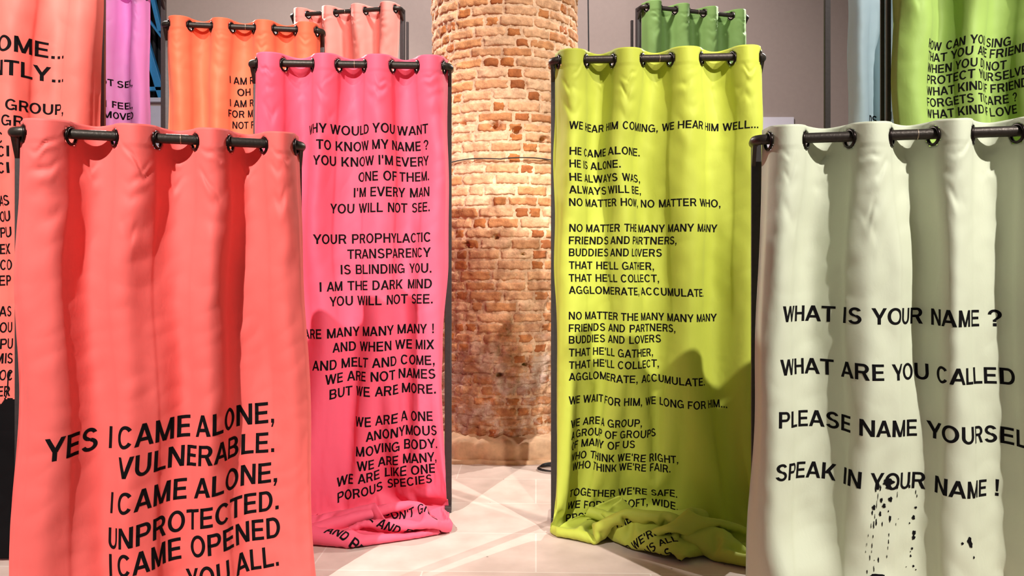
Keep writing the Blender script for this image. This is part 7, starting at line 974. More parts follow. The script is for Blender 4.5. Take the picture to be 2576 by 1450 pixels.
    def locate(s, X, Y):
        """column and row of the cloth seen at a pixel (fold-free centre-line)"""
        pr = getattr(s, '_pr', None)
        if pr is None:
            d = s.P0[..., 1]
            s._pr = pr = np.stack([CX + s.P0[..., 0] / d * F, HY - (s.P0[..., 2] - EYE) / d * F], 2)
        # rows above the pool only: monotone in both
        c = s.P.shape[1] // 2
        for _ in range(4):
            ys = pr[:, int(np.clip(c, 0, pr.shape[1] - 1)), 1][:s.nmono]
            r = np.interp(Y, ys, np.arange(s.nmono))
            if Y > ys[-1]: r = s.nmono - 1 + (Y - ys[-1]) * 40 / (ys[-20] - ys[-60])
            row = pr[int(min(r, s.nmono - 1)), :, 0]
            if X < row[0]: c = (X - row[0]) / (row[10] - row[0]) * 10
            elif X > row[-1]: c = len(row) - 1 + (X - row[-1]) / (row[-1] - row[-11]) * 10
            else: c = np.interp(X, row, np.arange(len(row)))
        return float(c), float(r)

    nmono = 100000

    def build(s, mat, label, letters=(), group=None, thickness=.0022, alt=None, off=.0008):
        s.nmono = min(s.nmono, s.nv)
        nv, nc = s.nv, s.P.shape[1]
        # eyelet centres
        rg = int(round((.052 + .009) / s.dv))
        cents = [s.surf(np.interp(i, s.t, np.arange(nc)), (.052 + .009) / s.dv, 0) for i in range(s.ng)]
        norms = [s.N[rg, int(round(np.interp(i, s.t, np.arange(nc))))] for i in range(s.ng)]
        bad = set()
        for c in cents:
            d = np.linalg.norm(s.P[:int(.16 / s.dv)] - c, axis=2)
            rr, cc = np.where(d < .0335)
            bad |= set((rr * nc + cc).tolist())
        faces = []
        ids = np.arange(nv * nc).reshape(nv, nc)
        quads = np.stack([ids[:-1, :-1], ids[1:, :-1], ids[1:, 1:], ids[:-1, 1:]], 2).reshape(-1, 4)
        if bad:
            hit = np.isin(quads, np.fromiter(bad, int)).any(1)
            quads = quads[~hit]
        org = Vector((s.PL + s.PR) / 2)
        me = bpy.data.meshes.new('curtain')
        co = (s.P.reshape(-1, 3) - np.array(org)).astype(np.float32)
        me.vertices.add(len(co)); me.vertices.foreach_set('co', co.ravel())
        me.loops.add(quads.size); me.loops.foreach_set('vertex_index', quads.ravel().astype(np.int32))
        me.polygons.add(len(quads)); me.polygons.foreach_set('loop_start', np.arange(0, quads.size, 4, dtype=np.int32))
        me.polygons.foreach_set('use_smooth', [True] * len(quads))
        me.update(calc_edges=True); me.validate()
        me.materials.append(mat)
        ob = bpy.data.objects.new('curtain', me); ob.location = org
        col.objects.link(ob)
        md = ob.modifiers.new('thickness', 'SOLIDIFY'); md.thickness = thickness; md.offset = -1
        tag(ob, label, 'curtain', group)
        for c, n in zip(cents, norms):
            mb = MB()
            n = Vector(n); a = n.cross(Vector((0, 0, 1))).normalized(); b = a.cross(n).normalized()
            # a flanged eyelet ring, lathed around the normal of the cloth
            prof = [(.0295, -.006), (.0285, 0), (.030, .0045), (.034, .006), (.039, .0045), (.0405, .001), (.0405, -.003), (.037, -.006)]
            K = 28; m = len(prof); vs = []
            for k in range(K):
                t = 2 * PI * k / K
                dr = math.cos(t) * a + math.sin(t) * b
                for r, h in prof: vs.append(Vector(c) + r * dr + h * n)
            fs = [(k * m + j, ((k + 1) % K) * m + j, ((k + 1) % K) * m + (j + 1) % m, k * m + (j + 1) % m) for k in range(K) for j in range(m)]
            mb.add(vs, fs)
            mb.build('grommet', M_grommet, ob, True)
        if letters:
            V, Fc = [], []
            for ln in letters:
                (s.add_line if len(ln) == 6 else s.add_line_at)(V, Fc, off, *ln)
            mesh_obj('lettering', V, Fc, M_ink, ob, True)
        s.ob = ob
        return ob

    def add_line(s, V, Fc, off, text, xa, ya, xb, yb, cap, xs=None):
        polys, w = text_polys(text)
        ca, ra = s.locate(xa, ya); cb, rb = s.locate(xb, yb)
        s.map_polys(V, Fc, off, polys, w, ca, ra, cb, rb, cap)

    def add_line_at(s, V, Fc, off, text, c, row, cap_m, right=False):
        """a line further down the cloth: start (or end) column, row, cap height in metres"""
        polys, w = text_polys(text)
        r = int(np.clip(row, 0, s.nv - 1)); ar = s.arc[r]; cc = np.arange(len(ar))
        a = np.interp(c, cc, ar); L = w * abs(cap_m) * .93
        a0, a1 = (a - L, a) if right else (a, a + L)
        c0, c1 = np.interp(a0, ar, cc), np.interp(a1, ar, cc)
        d = s.P0[r, int(c), 1]
        s.map_polys(V, Fc, off if cap_m > 0 else -.0042, polys, w, c0, row, c1, row, cap_m * F / d)

    def map_polys(s, V, Fc, off, polys, w, ca, ra, cb, rb, cap):
        nc = s.P.shape[1]
        rm = int(np.clip((ra + rb) / 2, 0, s.nv - 1))
        ar = s.arc[rm]; cc = np.arange(nc)
        def at(c):
            if c < 0: return c * (ar[10] / 10)
            if c > nc - 1: return ar[-1] + (c - nc + 1) * (ar[-1] - ar[-11]) / 10
            return np.interp(c, cc, ar)
        Aa, Ab = at(ca), at(cb)
        cm = int(np.clip((ca + cb) / 2, 0, nc - 1)); rr = int(np.clip(rm, 0, s.nv - 1))
        d = s.P0[rr, cm, 1]
        ch = cap / F * d                       # cap height in metres
        cache = {}
        def idx(p):
            k = (round(p[0], 4), round(p[1], 4))
            if k not in cache:
                cache[k] = len(V); V.append(s.surf(p[0], p[1], off))
            return cache[k]
        for p in polys:
            q = []
            # dice finely along the writing direction through the cloth's own columns
            pts = p
            seg = []
            n = len(pts)
            for i in range(n):
                (x0, y0), (x1, y1) = pts[i], pts[(i + 1) % n]
                m = max(1, int(abs(x1 - x0) / .12))
                for k in range(m): seg.append((x0 + (x1 - x0) * k / m, y0 + (y1 - y0) * k / m))
            for (gx, gy) in seg:
                t = gx / w
                A = Aa + (Ab - Aa) * t
                if A < ar[0] - 1e-6: c = (A - ar[0]) / (ar[10] / 10)
                elif A > ar[-1] + 1e-6: c = nc - 1 + (A - ar[-1]) / ((ar[-1] - ar[-11]) / 10)
                else: c = np.interp(A, ar, cc)
                r = ra + (rb - ra) * t - gy * ch / s.dv
                q.append((float(c), float(r)))
            if min(a for a, b in q) < .5 or max(a for a, b in q) > nc - 1.5: 
                q = clip(q, 0, .5, False)
                if len(q) >= 3: q = clip(q, 0, nc - 1.5, True)
                if len(q) < 3: continue
            if max(b for a, b in q) > s.nv - 2 or min(b for a, b in q) < 1: continue
            for a in dice(q, 0):
                for b in dice(a, 1):
                    f = []
                    for pt in b:
                        i = idx(pt)
                        if not f or f[-1] != i: f.append(i)
                    if len(f) > 1 and f[0] == f[-1]: f.pop()
                    f = f[::-1] if False else f
                    if len(set(f)) >= 3 and len(set(f)) == len(f): Fc.append(tuple(f))


def frame(c, label, brace=False, post_w=.042, post_d=.05, back=.10, group='steel curtain stands', base=True):
    """steel stand: bent rod in front, two posts behind, bar along the floor"""
    mid = (c.PL + c.PR) / 2 - c.n * back
    root = empty('curtain_stand', (mid.x, mid.y, 0))
    tag(root, label, 'curtain stand', group)
    W, Z, R = c.W, c.Z, .0215
    def w(x, y, z): return c.PL + c.ex * x + c.n * y + Vector((0, 0, z))
    rb = .045
    pts = [w(R, -back, Z)]
    for k in range(9):
        a = PI / 2 * k / 8
        pts.append(w(R + rb - rb * math.cos(a), -rb + rb * math.sin(a), Z))
    m = 14
    for k in range(1, m): pts.append(w(R + rb + (W - 2 * R - 2 * rb) * k / m, 0, Z))
    for k in range(9):
        a = PI / 2 * k / 8
        pts.append(w(W - R - rb + rb * math.sin(a), -rb + rb * math.cos(a), Z))
    pts.append(w(W - R, -back, Z))
    mb = MB(); mb.tube(pts, R, 20); rod = mb.build('rod', M_metal, root, True)
    mb = MB(); xj = (c.g[3] + c.g[4]) / 2 + .01 if False else c.g[3 if c.ng > 4 else 1] + .62 * (c.g[4 if c.ng > 4 else 2] - c.g[3 if c.ng > 4 else 1])
    mb.tube([w(xj - .0022, 0, Z), w(xj + .0022, 0, Z)], R + .0006, 20); mb.build('joint', M_joint, rod, True)
    for sgn, x in ((1, R + .012), (-1, W - R - .012)):
        mb = MB()
        mb.box(w(x, -back - post_d / 2, (Z + R) / 2), c.ex * post_w / 2, c.n * post_d / 2, Vector((0, 0, (Z + R) / 2)))
        post = mb.build('post', M_post, root, bevel=.003)
        mb = MB()
        t = .008
        tri = [(-.018, Z - R * .6), (-back, Z - R * .6), (-back, Z - .10)]
        vs = [w(x - sgn * .012 + dx, y, z) for dx in (-t, t) for y, z in tri]
        mb.add(vs, [(0, 1, 2), (5, 4, 3), (0, 3, 4, 1), (1, 4, 5, 2), (2, 5, 3, 0)])
        mb.build('gusset', M_metal, post)
        if brace:
            mb = MB()
            yb = -back - post_d - .12
            mb.box(w(x, yb, Z / 2 - .03), c.ex * .011, c.n * .013, Vector((0, 0, Z / 2 - .03)))
            mb.build('brace', M_post, root, bevel=.002)
        mb = MB()
        mb.box(w(x, -back - .10, .018), c.ex * .02, c.n * .15, Vector((0, 0, .018)))
        mb.build('foot', M_post, root, bevel=.003)
    if base:
        mb = MB()
        mb.box(w(W / 2, -back - .022, .028), c.ex * (W / 2 - .045), c.n * .02, Vector((0, 0, .024)))
        mb.build('floor_bar', M_post, root, bevel=.003)
    return root

# ------------------------------------------------------------------ room shell


def struct(o): o['kind'] = 'structure'; return o


def floor_mat():
    m, nt, p = new_mat('stone_slabs')
    tc = nt.nodes.new('ShaderNodeTexCoord')
    mp = nt.nodes.new('ShaderNodeMapping'); mp.inputs['Rotation'].default_value = (0, 0, .03)
    nt.links.new(tc.outputs['Object'], mp.inputs[0])
    br = nt.nodes.new('ShaderNodeTexBrick')
    br.inputs['Color1'].default_value = srgb(222, 202, 191); br.inputs['Color2'].default_value = srgb(212, 190, 179)
    br.inputs['Mortar'].default_value = srgb(232, 220, 210)
    br.inputs['Scale'].default_value = 1.0; br.inputs['Mortar Size'].default_value = .004
    br.inputs['Brick Width'].default_value = 1.1; br.inputs['Row Height'].default_value = .55
    nt.links.new(mp.outputs[0], br.inputs['Vector'])
    nz = nt.nodes.new('ShaderNodeTexNoise'); nz.inputs['Scale'].default_value = 5; nz.inputs['Detail'].default_value = 9
    nt.links.new(tc.outputs['Object'], nz.inputs['Vector'])
    rp = nt.nodes.new('ShaderNodeValToRGB')
    rp.color_ramp.elements[0].position = .3; rp.color_ramp.elements[0].color = (.72, .70, .68, 1)
    rp.color_ramp.elements[1].position = .7; rp.color_ramp.elements[1].color = (1, 1, 1, 1)
    nt.links.new(nz.outputs['Fac'], rp.inputs[0])
    mx = nt.nodes.new('ShaderNodeMix'); mx.data_type = 'RGBA'; mx.blend_type = 'MULTIPLY'; mx.inputs[0].default_value = .8
    nt.links.new(br.outputs[0], mx.inputs[6]); nt.links.new(rp.outputs[0], mx.inputs[7])
    vo = nt.nodes.new('ShaderNodeTexVoronoi'); vo.inputs['Scale'].default_value = 7
    nt.links.new(tc.outputs['Object'], vo.inputs['Vector'])
    r2 = nt.nodes.new('ShaderNodeValToRGB')
    r2.color_ramp.elements[0].position = .03; r2.color_ramp.elements[0].color = (.25, .2, .18, 1)
    r2.color_ramp.elements[1].position = .05; r2.color_ramp.elements[1].color = (1, 1, 1, 1)
    nt.links.new(vo.outputs['Distance'], r2.inputs[0])
    m2 = nt.nodes.new('ShaderNodeMix'); m2.data_type = 'RGBA'; m2.blend_type = 'MULTIPLY'; m2.inputs[0].default_value = .7
    nt.links.new(mx.outputs[2], m2.inputs[6]); nt.links.new(r2.outputs[0], m2.inputs[7])
    nt.links.new(m2.outputs[2], p.inputs['Base Color'])
    p.inputs['Roughness'].default_value = .6
    b = nt.nodes.new('ShaderNodeBump'); b.inputs['Strength'].default_value = .25; b.inputs['Distance'].default_value = .01
    nt.links.new(nz.outputs['Fac'], b.inputs['Height']); nt.links.new(b.outputs[0], p.inputs['Normal'])
    return m


M_wall = plain('mauve_plaster', srgb(176, 160, 152), .85, 0, .15, 14, .06)
M_base = plain('pale_grey_plaster', srgb(178, 180, 196), .8, 0, .1, 10, .05)

mb = MB(); mb.box((0, 4.5, -.1), (9, 0, 0), (0, 8.5, 0), (0, 0, .1)); struct(mb.build('floor', floor_mat()))
WY = 11.5
wx0, wx1, wz0, wz1 = -7.0, -5.02, px(0, 250, WY).z, 6.6
mb = MB()
def wall_piece(x0, x1, z0, z1): mb.box(((x0 + x1) / 2, WY + .2, (z0 + z1) / 2), ((x1 - x0) / 2, 0, 0), (0, .2, 0), (0, 0, (z1 - z0) / 2))
wall_piece(-9, wx0, 0, 8); wall_piece(wx1, 9, 0, 8); wall_piece(wx0, wx1, 0, wz0); wall_piece(wx0, wx1, wz1, 8)
struct(mb.build('wall_back', M_wall))
# the opening in the back wall: frame, sill, dark slatted shutter behind it
win = empty('window_1', ((wx0 + wx1) / 2, WY, wz0)); struct(win)
mb = MB()
cw = (wx0 + wx1) / 2; hw = (wx1 - wx0) / 2
mb.box((cw, WY + .02, wz0 - .02), (hw + .06, 0, 0), (0, .1, 0), (0, 0, .03)); mb.build('sill', M_base, win, bevel=.005)
mb = MB(); mb.box((cw, WY - .012, wz0 / 2 - .05), (hw + .03, 0, 0), (0, .012, 0), (0, 0, wz0 / 2 - .05)); mb.build('lower_panel', M_base, win)
mb = MB()
mb.box((cw, WY + .9, (wz0 + wz1) / 2), (hw + .6, 0, 0), (0, .03, 0), (0, 0, (wz1 - wz0) / 2 + .3))
k = wx0 - .3
while k < wx1 + .4:
    mb.box((k, WY + .82, (wz0 + wz1) / 2), (.022, 0, 0), (0, .05, 0), (0, 0, (wz1 - wz0) / 2 + .3)); k += .085
mb.build('shutter', M_dark, win)
# blue steel trestle standing behind the opening
gan = empty('steel_trestle', (cw, WY + .6, wz0))
tag(gan, 'bright blue steel trestle with slanting struts, in the dark opening left of the orange curtain', 'trestle')
def strut(a, b, r, name='strut'):
    mb = MB(); a, b = Vector(a), Vector(b); t = (b - a)
    s_ = t.cross(Vector((0, 1, 0))).normalized() * r
    mb.box((a + b) / 2, t / 2, s_, Vector((0, .04, 0))); mb.build(name, M_blue, gan, bevel=.006)
gy = WY + .45
strut(px(362, 90, gy), px(414, 262, gy), .055)
strut(px(372, -60, gy), px(404, 80, gy), .03)
strut(px(300, 226, gy), px(420, 224, gy), .03, 'rail')
strut(px(360, 30, gy), px(412, 100, gy), .016)
mb = MB(); p_ = px(318, 226, gy); mb.box((p_.x, gy, p_.z / 2 + .3), (.05, 0, 0), (0, .05, 0), (0, 0, p_.z / 2 + .6)); mb.build('leg', M_blue, gan, bevel=.006)
mb = MB(); p_ = px(440, 226, gy); mb.box((p_.x, gy, p_.z / 2 + .3), (.05, 0, 0), (0, .05, 0), (0, 0, p_.z / 2 + .6)); mb.build('leg', M_blue, gan, bevel=.006)

mb = MB(); a = px(1890, 296, WY); b = px(1995, 420, WY)  # patch of projected light, modelled as a thin white panel
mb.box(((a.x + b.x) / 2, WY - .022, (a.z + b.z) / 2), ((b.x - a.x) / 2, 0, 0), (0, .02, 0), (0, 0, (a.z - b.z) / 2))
o = mb.build('light_patch_panel', M_panel, None, bevel=.004)
tag(o, 'small white panel standing in for a patch of projected light on the back wall, just right of the lime curtain', 'panel')

# ------------------------------------------------------------------ brick column


def brick_mat():
    m, nt, p = new_mat('old_brick')
    at = nt.nodes.new('ShaderNodeAttribute'); at.attribute_name = 'brick_colour'
    tc = nt.nodes.new('ShaderNodeTexCoord')
    nz = nt.nodes.new('ShaderNodeTexNoise'); nz.inputs['Scale'].default_value = 22; nz.inputs['Detail'].default_value = 8
    nz.inputs['Roughness'].default_value = .65
    nt.links.new(tc.outputs['Object'], nz.inputs['Vector'])
    rp = nt.nodes.new('ShaderNodeValToRGB')
    rp.color_ramp.elements[0].position = .28; rp.color_ramp.elements[0].color = (.62, .55, .5, 1)
    rp.color_ramp.elements[1].position = .62; rp.color_ramp.elements[1].color = (1.08, 1.06, 1.04, 1)
    nt.links.new(nz.outputs['Fac'], rp.inputs[0])
    mx = nt.nodes.new('ShaderNodeMix'); mx.data_type = 'RGBA'; mx.blend_type = 'MULTIPLY'; mx.inputs[0].default_value = 1
    nt.links.new(at.outputs['Color'], mx.inputs[6]); nt.links.new(rp.outputs[0], mx.inputs[7])
    # salts and grime on the lower courses
    sp = nt.nodes.new('ShaderNodeSeparateXYZ'); nt.links.new(tc.outputs['Object'], sp.inputs[0])
    n2 = nt.nodes.new('ShaderNodeTexNoise'); n2.inputs['Scale'].default_value = 4.5; n2.inputs['Detail'].default_value = 10
    n2.inputs['Roughness'].default_value = .7
    nt.links.new(tc.outputs['Object'], n2.inputs['Vector'])
    def math_(op, a, b):
        n = nt.nodes.new('ShaderNodeMath'); n.operation = op
        for i, v in enumerate((a, b)):
            if isinstance(v, (int, float)): n.inputs[i].default_value = v
            else: nt.links.new(v, n.inputs[i])
        return n.outputs[0]
    def mr(v, a, b):
        n = nt.nodes.new('ShaderNodeMapRange'); n.interpolation_type = 'SMOOTHSTEP'
        nt.links.new(v, n.inputs[0]); n.inputs[1].default_value = a; n.inputs[2].default_value = b
        return n.outputs[0]
    low = math_('SUBTRACT', 1.0, mr(sp.outputs[2], .45, 1.5))
    salt = math_('MULTIPLY', mr(math_('ADD', n2.outputs['Fac'], math_('MULTIPLY', low, .12)), .56, .70), low)
    m1 = nt.nodes.new('ShaderNodeMix'); m1.data_type = 'RGBA'
    nt.links.new(math_('MULTIPLY', salt, .75), m1.inputs[0]); nt.links.new(mx.outputs[2], m1.inputs[6]); m1.inputs[7].default_value = srgb(222, 205, 195)
    n3 = nt.nodes.new('ShaderNodeTexNoise'); n3.inputs['Scale'].default_value = 7; n3.inputs['Detail'].default_value = 10
    n3.inputs['Roughness'].default_value = .7
    mp = nt.nodes.new('ShaderNodeMapping'); mp.inputs['Location'].default_value = (3, 5, 1)
    nt.links.new(tc.outputs['Object'], mp.inputs[0]); nt.links.new(mp.outputs[0], n3.inputs['Vector'])
    grime = math_('MULTIPLY', mr(n3.outputs['Fac'], .38, .62), math_('SUBTRACT', 1.0, mr(sp.outputs[2], .9, 2.3)))
    m2 = nt.nodes.new('ShaderNodeMix'); m2.data_type = 'RGBA'
    nt.links.new(math_('MULTIPLY', grime, .72), m2.inputs[0]); nt.links.new(m1.outputs[2], m2.inputs[6]); m2.inputs[7].default_value = srgb(140, 84, 54)
    nt.links.new(m2.outputs[2], p.inputs['Base Color'])
    p.inputs['Roughness'].default_value = .85
    n4 = nt.nodes.new('ShaderNodeTexNoise'); n4.inputs['Scale'].default_value = 55; n4.inputs['Detail'].default_value = 8
    nt.links.new(tc.outputs['Object'], n4.inputs['Vector'])
    b = nt.nodes.new('ShaderNodeBump'); b.inputs['Strength'].default_value = .6; b.inputs['Distance'].default_value = .010
    nt.links.new(n4.outputs['Fac'], b.inputs['Height']); nt.links.new(b.outputs[0], p.inputs['Normal'])
    return m


def build_column(cx, cy, rad, z0, z1):
    rng = random.Random(11)
    n_a, n_b, n_c = Noise(3, 24, .8, 3), Noise(4, 30, 6, 16), Noise(5, 30, 1.5, 5)
    V, Fc, Cc = [], [], []
    pits = [(px(1247, 317, 6), .030), (px(1303, 327, 6), .03), (px(1369, 345, 6), .022), (px(1248, 596, 6), .018), (px(1172, 615, 6), .02),
            (px(1318, 641, 6), .012), (px(1256, 946, 6), .02), (px(1322, 920, 6), .018), (px(1225, 360, 6), .012), (px(1160, 305, 6), .018)]
    pits = [(math.asin(max(-1, min(1, (p.x - cx) / rad))), p.z, r) for p, r in pits]

    def disp(th, z, base):
        """radius of the brick face at angle th (0 = toward the viewer)"""
        w = 1 - smoothstep(.5, 1.6, z)
        d = base + .0035 * n_c(th * rad * 2.2, z * 2.2) + (.0025 + .0035 * w) * n_b(th * rad, z * 1.4) + .006 * n_a(th * rad * .35, z * .35)
        d = d - w * .010 * np.abs(n_c(th * rad * 1.3 + 7, z * 2.0))
        for pt, pz, pr in pits:
            q = ((th - pt) * rad / (pr * 1.3)) ** 2 + ((z - pz) / pr) ** 2
            d = d - .085 * np.exp(-q * q * 1.4)
        return d
    pale = [srgb(234, 186, 146), srgb(230, 178, 136), srgb(238, 196, 160), srgb(224, 168, 124), srgb(232, 182, 142)]
    dark = [srgb(196, 122, 66), srgb(176, 104, 56), srgb(206, 136, 80), srgb(188, 112, 62)]
    mid = [srgb(218, 156, 106), srgb(210, 146, 98)]

    def patch(ta, tb, za, zb, colr, tilt, rr):
        nu, nw = max(5, int((tb - ta) * rad / .016)), 6
        tt = np.linspace(0, 1, nu + 1); ww = np.linspace(0, 1, nw + 1)
        tt = np.concatenate([[0], tt * .94 + .03, [1]]); ww = np.concatenate([[0], ww * .86 + .07, [1]])
        TT, WW = np.meshgrid(tt, ww)
        edge = np.minimum(np.minimum(TT, 1 - TT) * (tb - ta) * rad, np.minimum(WW, 1 - WW) * (zb - za))
        # worn, irregular outline
        th = ta + (tb - ta) * TT; z = za + (zb - za) * WW
        z = z + .0022 * n_c(th * rad * 3 + za * 31, z * 2) ; th = th + .003 / rad * n_c(z * 9 + ta * 17, th)
        d = disp(th, z, rr) + tilt * (TT - .5)
        round_ = np.clip(edge / .011, 0, 1)
        d = d - .017 * (1 - round_) ** 2
        d = np.where(edge < 1e-6, d - .028, d)
        x = cx + d * np.sin(th); y = cy - d * np.cos(th)
        b = len(V); nu2 = len(tt)
        V.extend(zip(x.ravel(), y.ravel(), z.ravel()))
        for i in range(len(ww) - 1):
            for j in range(nu2 - 1):
                Fc.append((b + i * nu2 + j, b + i * nu2 + j + 1, b + (i + 1) * nu2 + j + 1, b + (i + 1) * nu2 + j))
        Cc.extend([colr] * x.size)
    z = z0; ci = 0
    while z < z1:
        h = rng.uniform(.062, .074); j = rng.uniform(.009, .015)
        th = -PI + rng.uniform(0, .3); end = th + 2 * PI - .02; kk = rng.randrange(3)
        front = True
        while th < end - .03:
            header = (kk % 3 == 2) if rng.random() < .88 else (rng.random() < .5)
            L = (rng.uniform(.105, .13) if header else rng.uniform(.235, .285)) / rad
            if end - th - L < .12: L = end - th
            c = rng.choice(dark) if header and rng.random() < .9 else (rng.choice(mid) if rng.random() < .2 else rng.choice(pale))
            f = rng.uniform(.93, 1.05); c = (c[0] * f, c[1] * f, c[2] * f, 1)
            jj = rng.uniform(.008, .014) / rad
            patch(th, th + L - jj, z, z + h, c, rng.uniform(-.006, .006), rad + rng.uniform(-.003, .003) - (.001 if header else 0))
            th += L; kk += 1
        z += h + j; ci += 1
    # lime mortar bed
    na, nz_ = 220, int((z - z0) / .02)
    TH, ZZ = np.meshgrid(np.linspace(-PI, PI, na, endpoint=False), np.linspace(z0 - .02, z, nz_ + 1))
    d = disp(TH, ZZ, rad) - .009 + .003 * n_b(TH * rad * 2, ZZ * 2)
    b = len(V)
    V.extend(zip((cx + d * np.sin(TH)).ravel(), (cy - d * np.cos(TH)).ravel(), ZZ.ravel()))
    for i in range(nz_):
        for k in range(na):
            k2 = (k + 1) % na
            Fc.append((b + i * na + k, b + i * na + k2, b + (i + 1) * na + k2, b + (i + 1) * na + k))
    Cc.extend([srgb(240, 204, 172)] * TH.size)
    root = empty('brick_column', (cx, cy, 0))
    tag(root, 'thick round column of pale orange brick between the pink and the lime curtains', 'column')
    sh = mesh_obj('shaft', V, Fc, brick_mat(), root, True)
    ca = sh.data.color_attributes.new('brick_colour', 'FLOAT_COLOR', 'POINT')
    ca.data.foreach_set('color', np.array(Cc, dtype=np.float32).ravel())
    # stone foot: an eight-sided block with a sloped worn top, on a thin slab
    stone = plain('worn_stone', srgb(205, 166, 132), .85, 0, .9, 13, .55)
    nst = Noise(21, 24, 1, 4)
    def ring_block(name, prof, sides, mat, rot):
        NA = 192; vs, fs = [], []
        for r, zz in prof:
            for k in range(NA):
                a = 2 * PI * k / NA
                m_ = 2 * PI / sides
                q = ((a + rot + m_ / 2) % m_) - m_ / 2
                rr = r * math.cos(PI / sides) / math.cos(q) if sides else r
                rr = .75 * rr + .25 * r + .006 * float(nst(np.float64(a * 2.0), np.float64(zz * 3)))
                vs.append((cx + rr * math.sin(a), cy - rr * math.cos(a), zz + .008 * float(nst(np.float64(a * 2.5 + 5), np.float64(r * 9))) * (1 if zz > .1 else 0)))
        for i in range(len(prof) - 1):
            for k in range(NA):
                k2 = (k + 1) % NA
                fs.append((i * NA + k, i * NA + k2, (i + 1) * NA + k2, (i + 1) * NA + k))
        fs.append(tuple((len(prof) - 1) * NA + k for k in range(NA)))
        return mesh_obj(name, vs, fs, mat, root, True)
    ring_block('stone_base', [(rad + .17, .028), (rad + .172, .06), (rad + .17, .11), (rad + .165, .145), (rad + .15, .160), (rad + .07, .170), (rad + .02, .182), (rad - .03, .19)], 6, stone, 0)
    ring_block('plinth_slab', [(rad + .21, 0), (rad + .21, .022), (rad + .2, .028), (rad + .1, .028)], 6, stone, 0)
    return root


COLX, COLY, COLR = px(1271, 0, 6.62).x, 6.62, .602
build_column(COLX, COLY, COLR, .172, 4.3)
# thin cable tied round the column
mb = MB(); zc = px(0, 398, 6.0).z - .01
nzc = Noise(8, 10, .3, 1)
pts = []
for k in range(140):
    a = 2 * PI * k / 140
    r = COLR + .02 + .004 * float(nzc(np.float64(a * 2), np.float64(0)))
    pts.append((COLX + r * math.sin(a), COLY - r * math.cos(a), zc + .012 * math.sin(a * 1 + .5) + .006 * float(nzc(np.float64(a * 1.5), np.float64(3.0)))))
mb.tube(pts, .0045, 8, closed=True)
tag(mb.build('cable', M_cable, None, True), 'thin black cable tied like a belt round the brick column', 'cable')
# cable hanging from the ceiling right of the column
mb = MB(); p_ = px(1480, 0, 8.2)
mb.tube([(p_.x + .004 * math.sin(k * .9), 8.2, 7.5 - 7.49 * k / 30) for k in range(31)], .007, 8)
tag(mb.build('cable', M_cable, None, True), 'black cable hanging straight down in front of the back wall', 'cable')
# small loop of cable on the floor
mb = MB(); p_ = px(1386, 1178, 5.75)
pts = []
for k in range(60):
    a = 2 * PI * k / 24
    pts.append((p_.x + (.10 + .0006 * k) * math.cos(a) + .001 * k, 5.75 + (.07 + .001 * k) * math.sin(a), .008 + .00025 * k))
pts += [(p_.x + .2 + .03 * k, 5.8 + .02 * k, .01) for k in range(12)]
mb.tube(pts, .0055, 8)
tag(mb.build('cable', M_cable, None, True), 'loop of black cable lying on the floor by the column foot', 'cable')

# ------------------------------------------------------------------ curtains
GC = (.047, .178, .297, .436, .56, .703, .838, .968)
GA = (.052, .20, .335, .474, .60, .722, .84, .958)
GB = (.047, .18, .315, .442, .565, .702, .82, .955)
GD = (.060, .185, .325, .458, .585, .705, .835, .955)
GH = (.06, .19, .32, .45, .585, .715, .845, .972)
GE = (.05, .18, .303, .43, .56, .69, .815, .95)

F_coral = fabric('coral_cotton', srgb(255, 117, 112))
F_pink = fabric('hot_pink_cotton', srgb(253, 106, 136))
F_lime = fabric('lime_cotton', srgb(198, 207, 80))
F_mint = fabric('pale_mint_cotton', srgb(223, 228, 204))
F_orange = fabric('orange_cotton', srgb(255, 124, 88))
F_salmon = fabric('salmon_cotton', srgb(244, 146, 134))
F_green = fabric('leaf_green_cotton', srgb(124, 160, 88))
F_tall = fabric('bright_coral_cotton', srgb(255, 130, 118))
F_orchid = fabric('orchid_cotton', srgb(242, 164, 226))
F_blue = fabric('ice_blue_cotton', srgb(206, 226, 234))
F_apple = fabric('apple_green_cotton', srgb(154, 182, 92))


def R_from(L, ang, W=1.17):
    return L + Vector((math.cos(ang), math.sin(ang), 0)) * W


GRP = 'printed curtains'
# coral curtain, front left
A = Curtain(px(13, 328, 3.27), px(772, 366, 3.69), 2.04, GA, 1, spreadL=.03, spreadR=.065, amp_low=.034, crease=.012)
A.build(F_coral, 'coral curtain in the left foreground, print starting YES I CAME ALONE', [
    ('YES I CAME ALONE,', 115, 1159, 690, 1065, 55), ('VULNERABLE.', 297, 1203, 690, 1138, 52),
    ('I CAME ALONE,', 275, 1298, 697, 1212, 52), ('UNPROTECTED.', 270, 1389, 701, 1281, 52),
    ('I CAME OPENED', 273, 1458, 705, 1351, 54), ('YOU ALL.', 470, 1492, 702, 1424, 54)], GRP)
frame(A, 'low dark steel stand carrying the coral curtain in the left foreground')

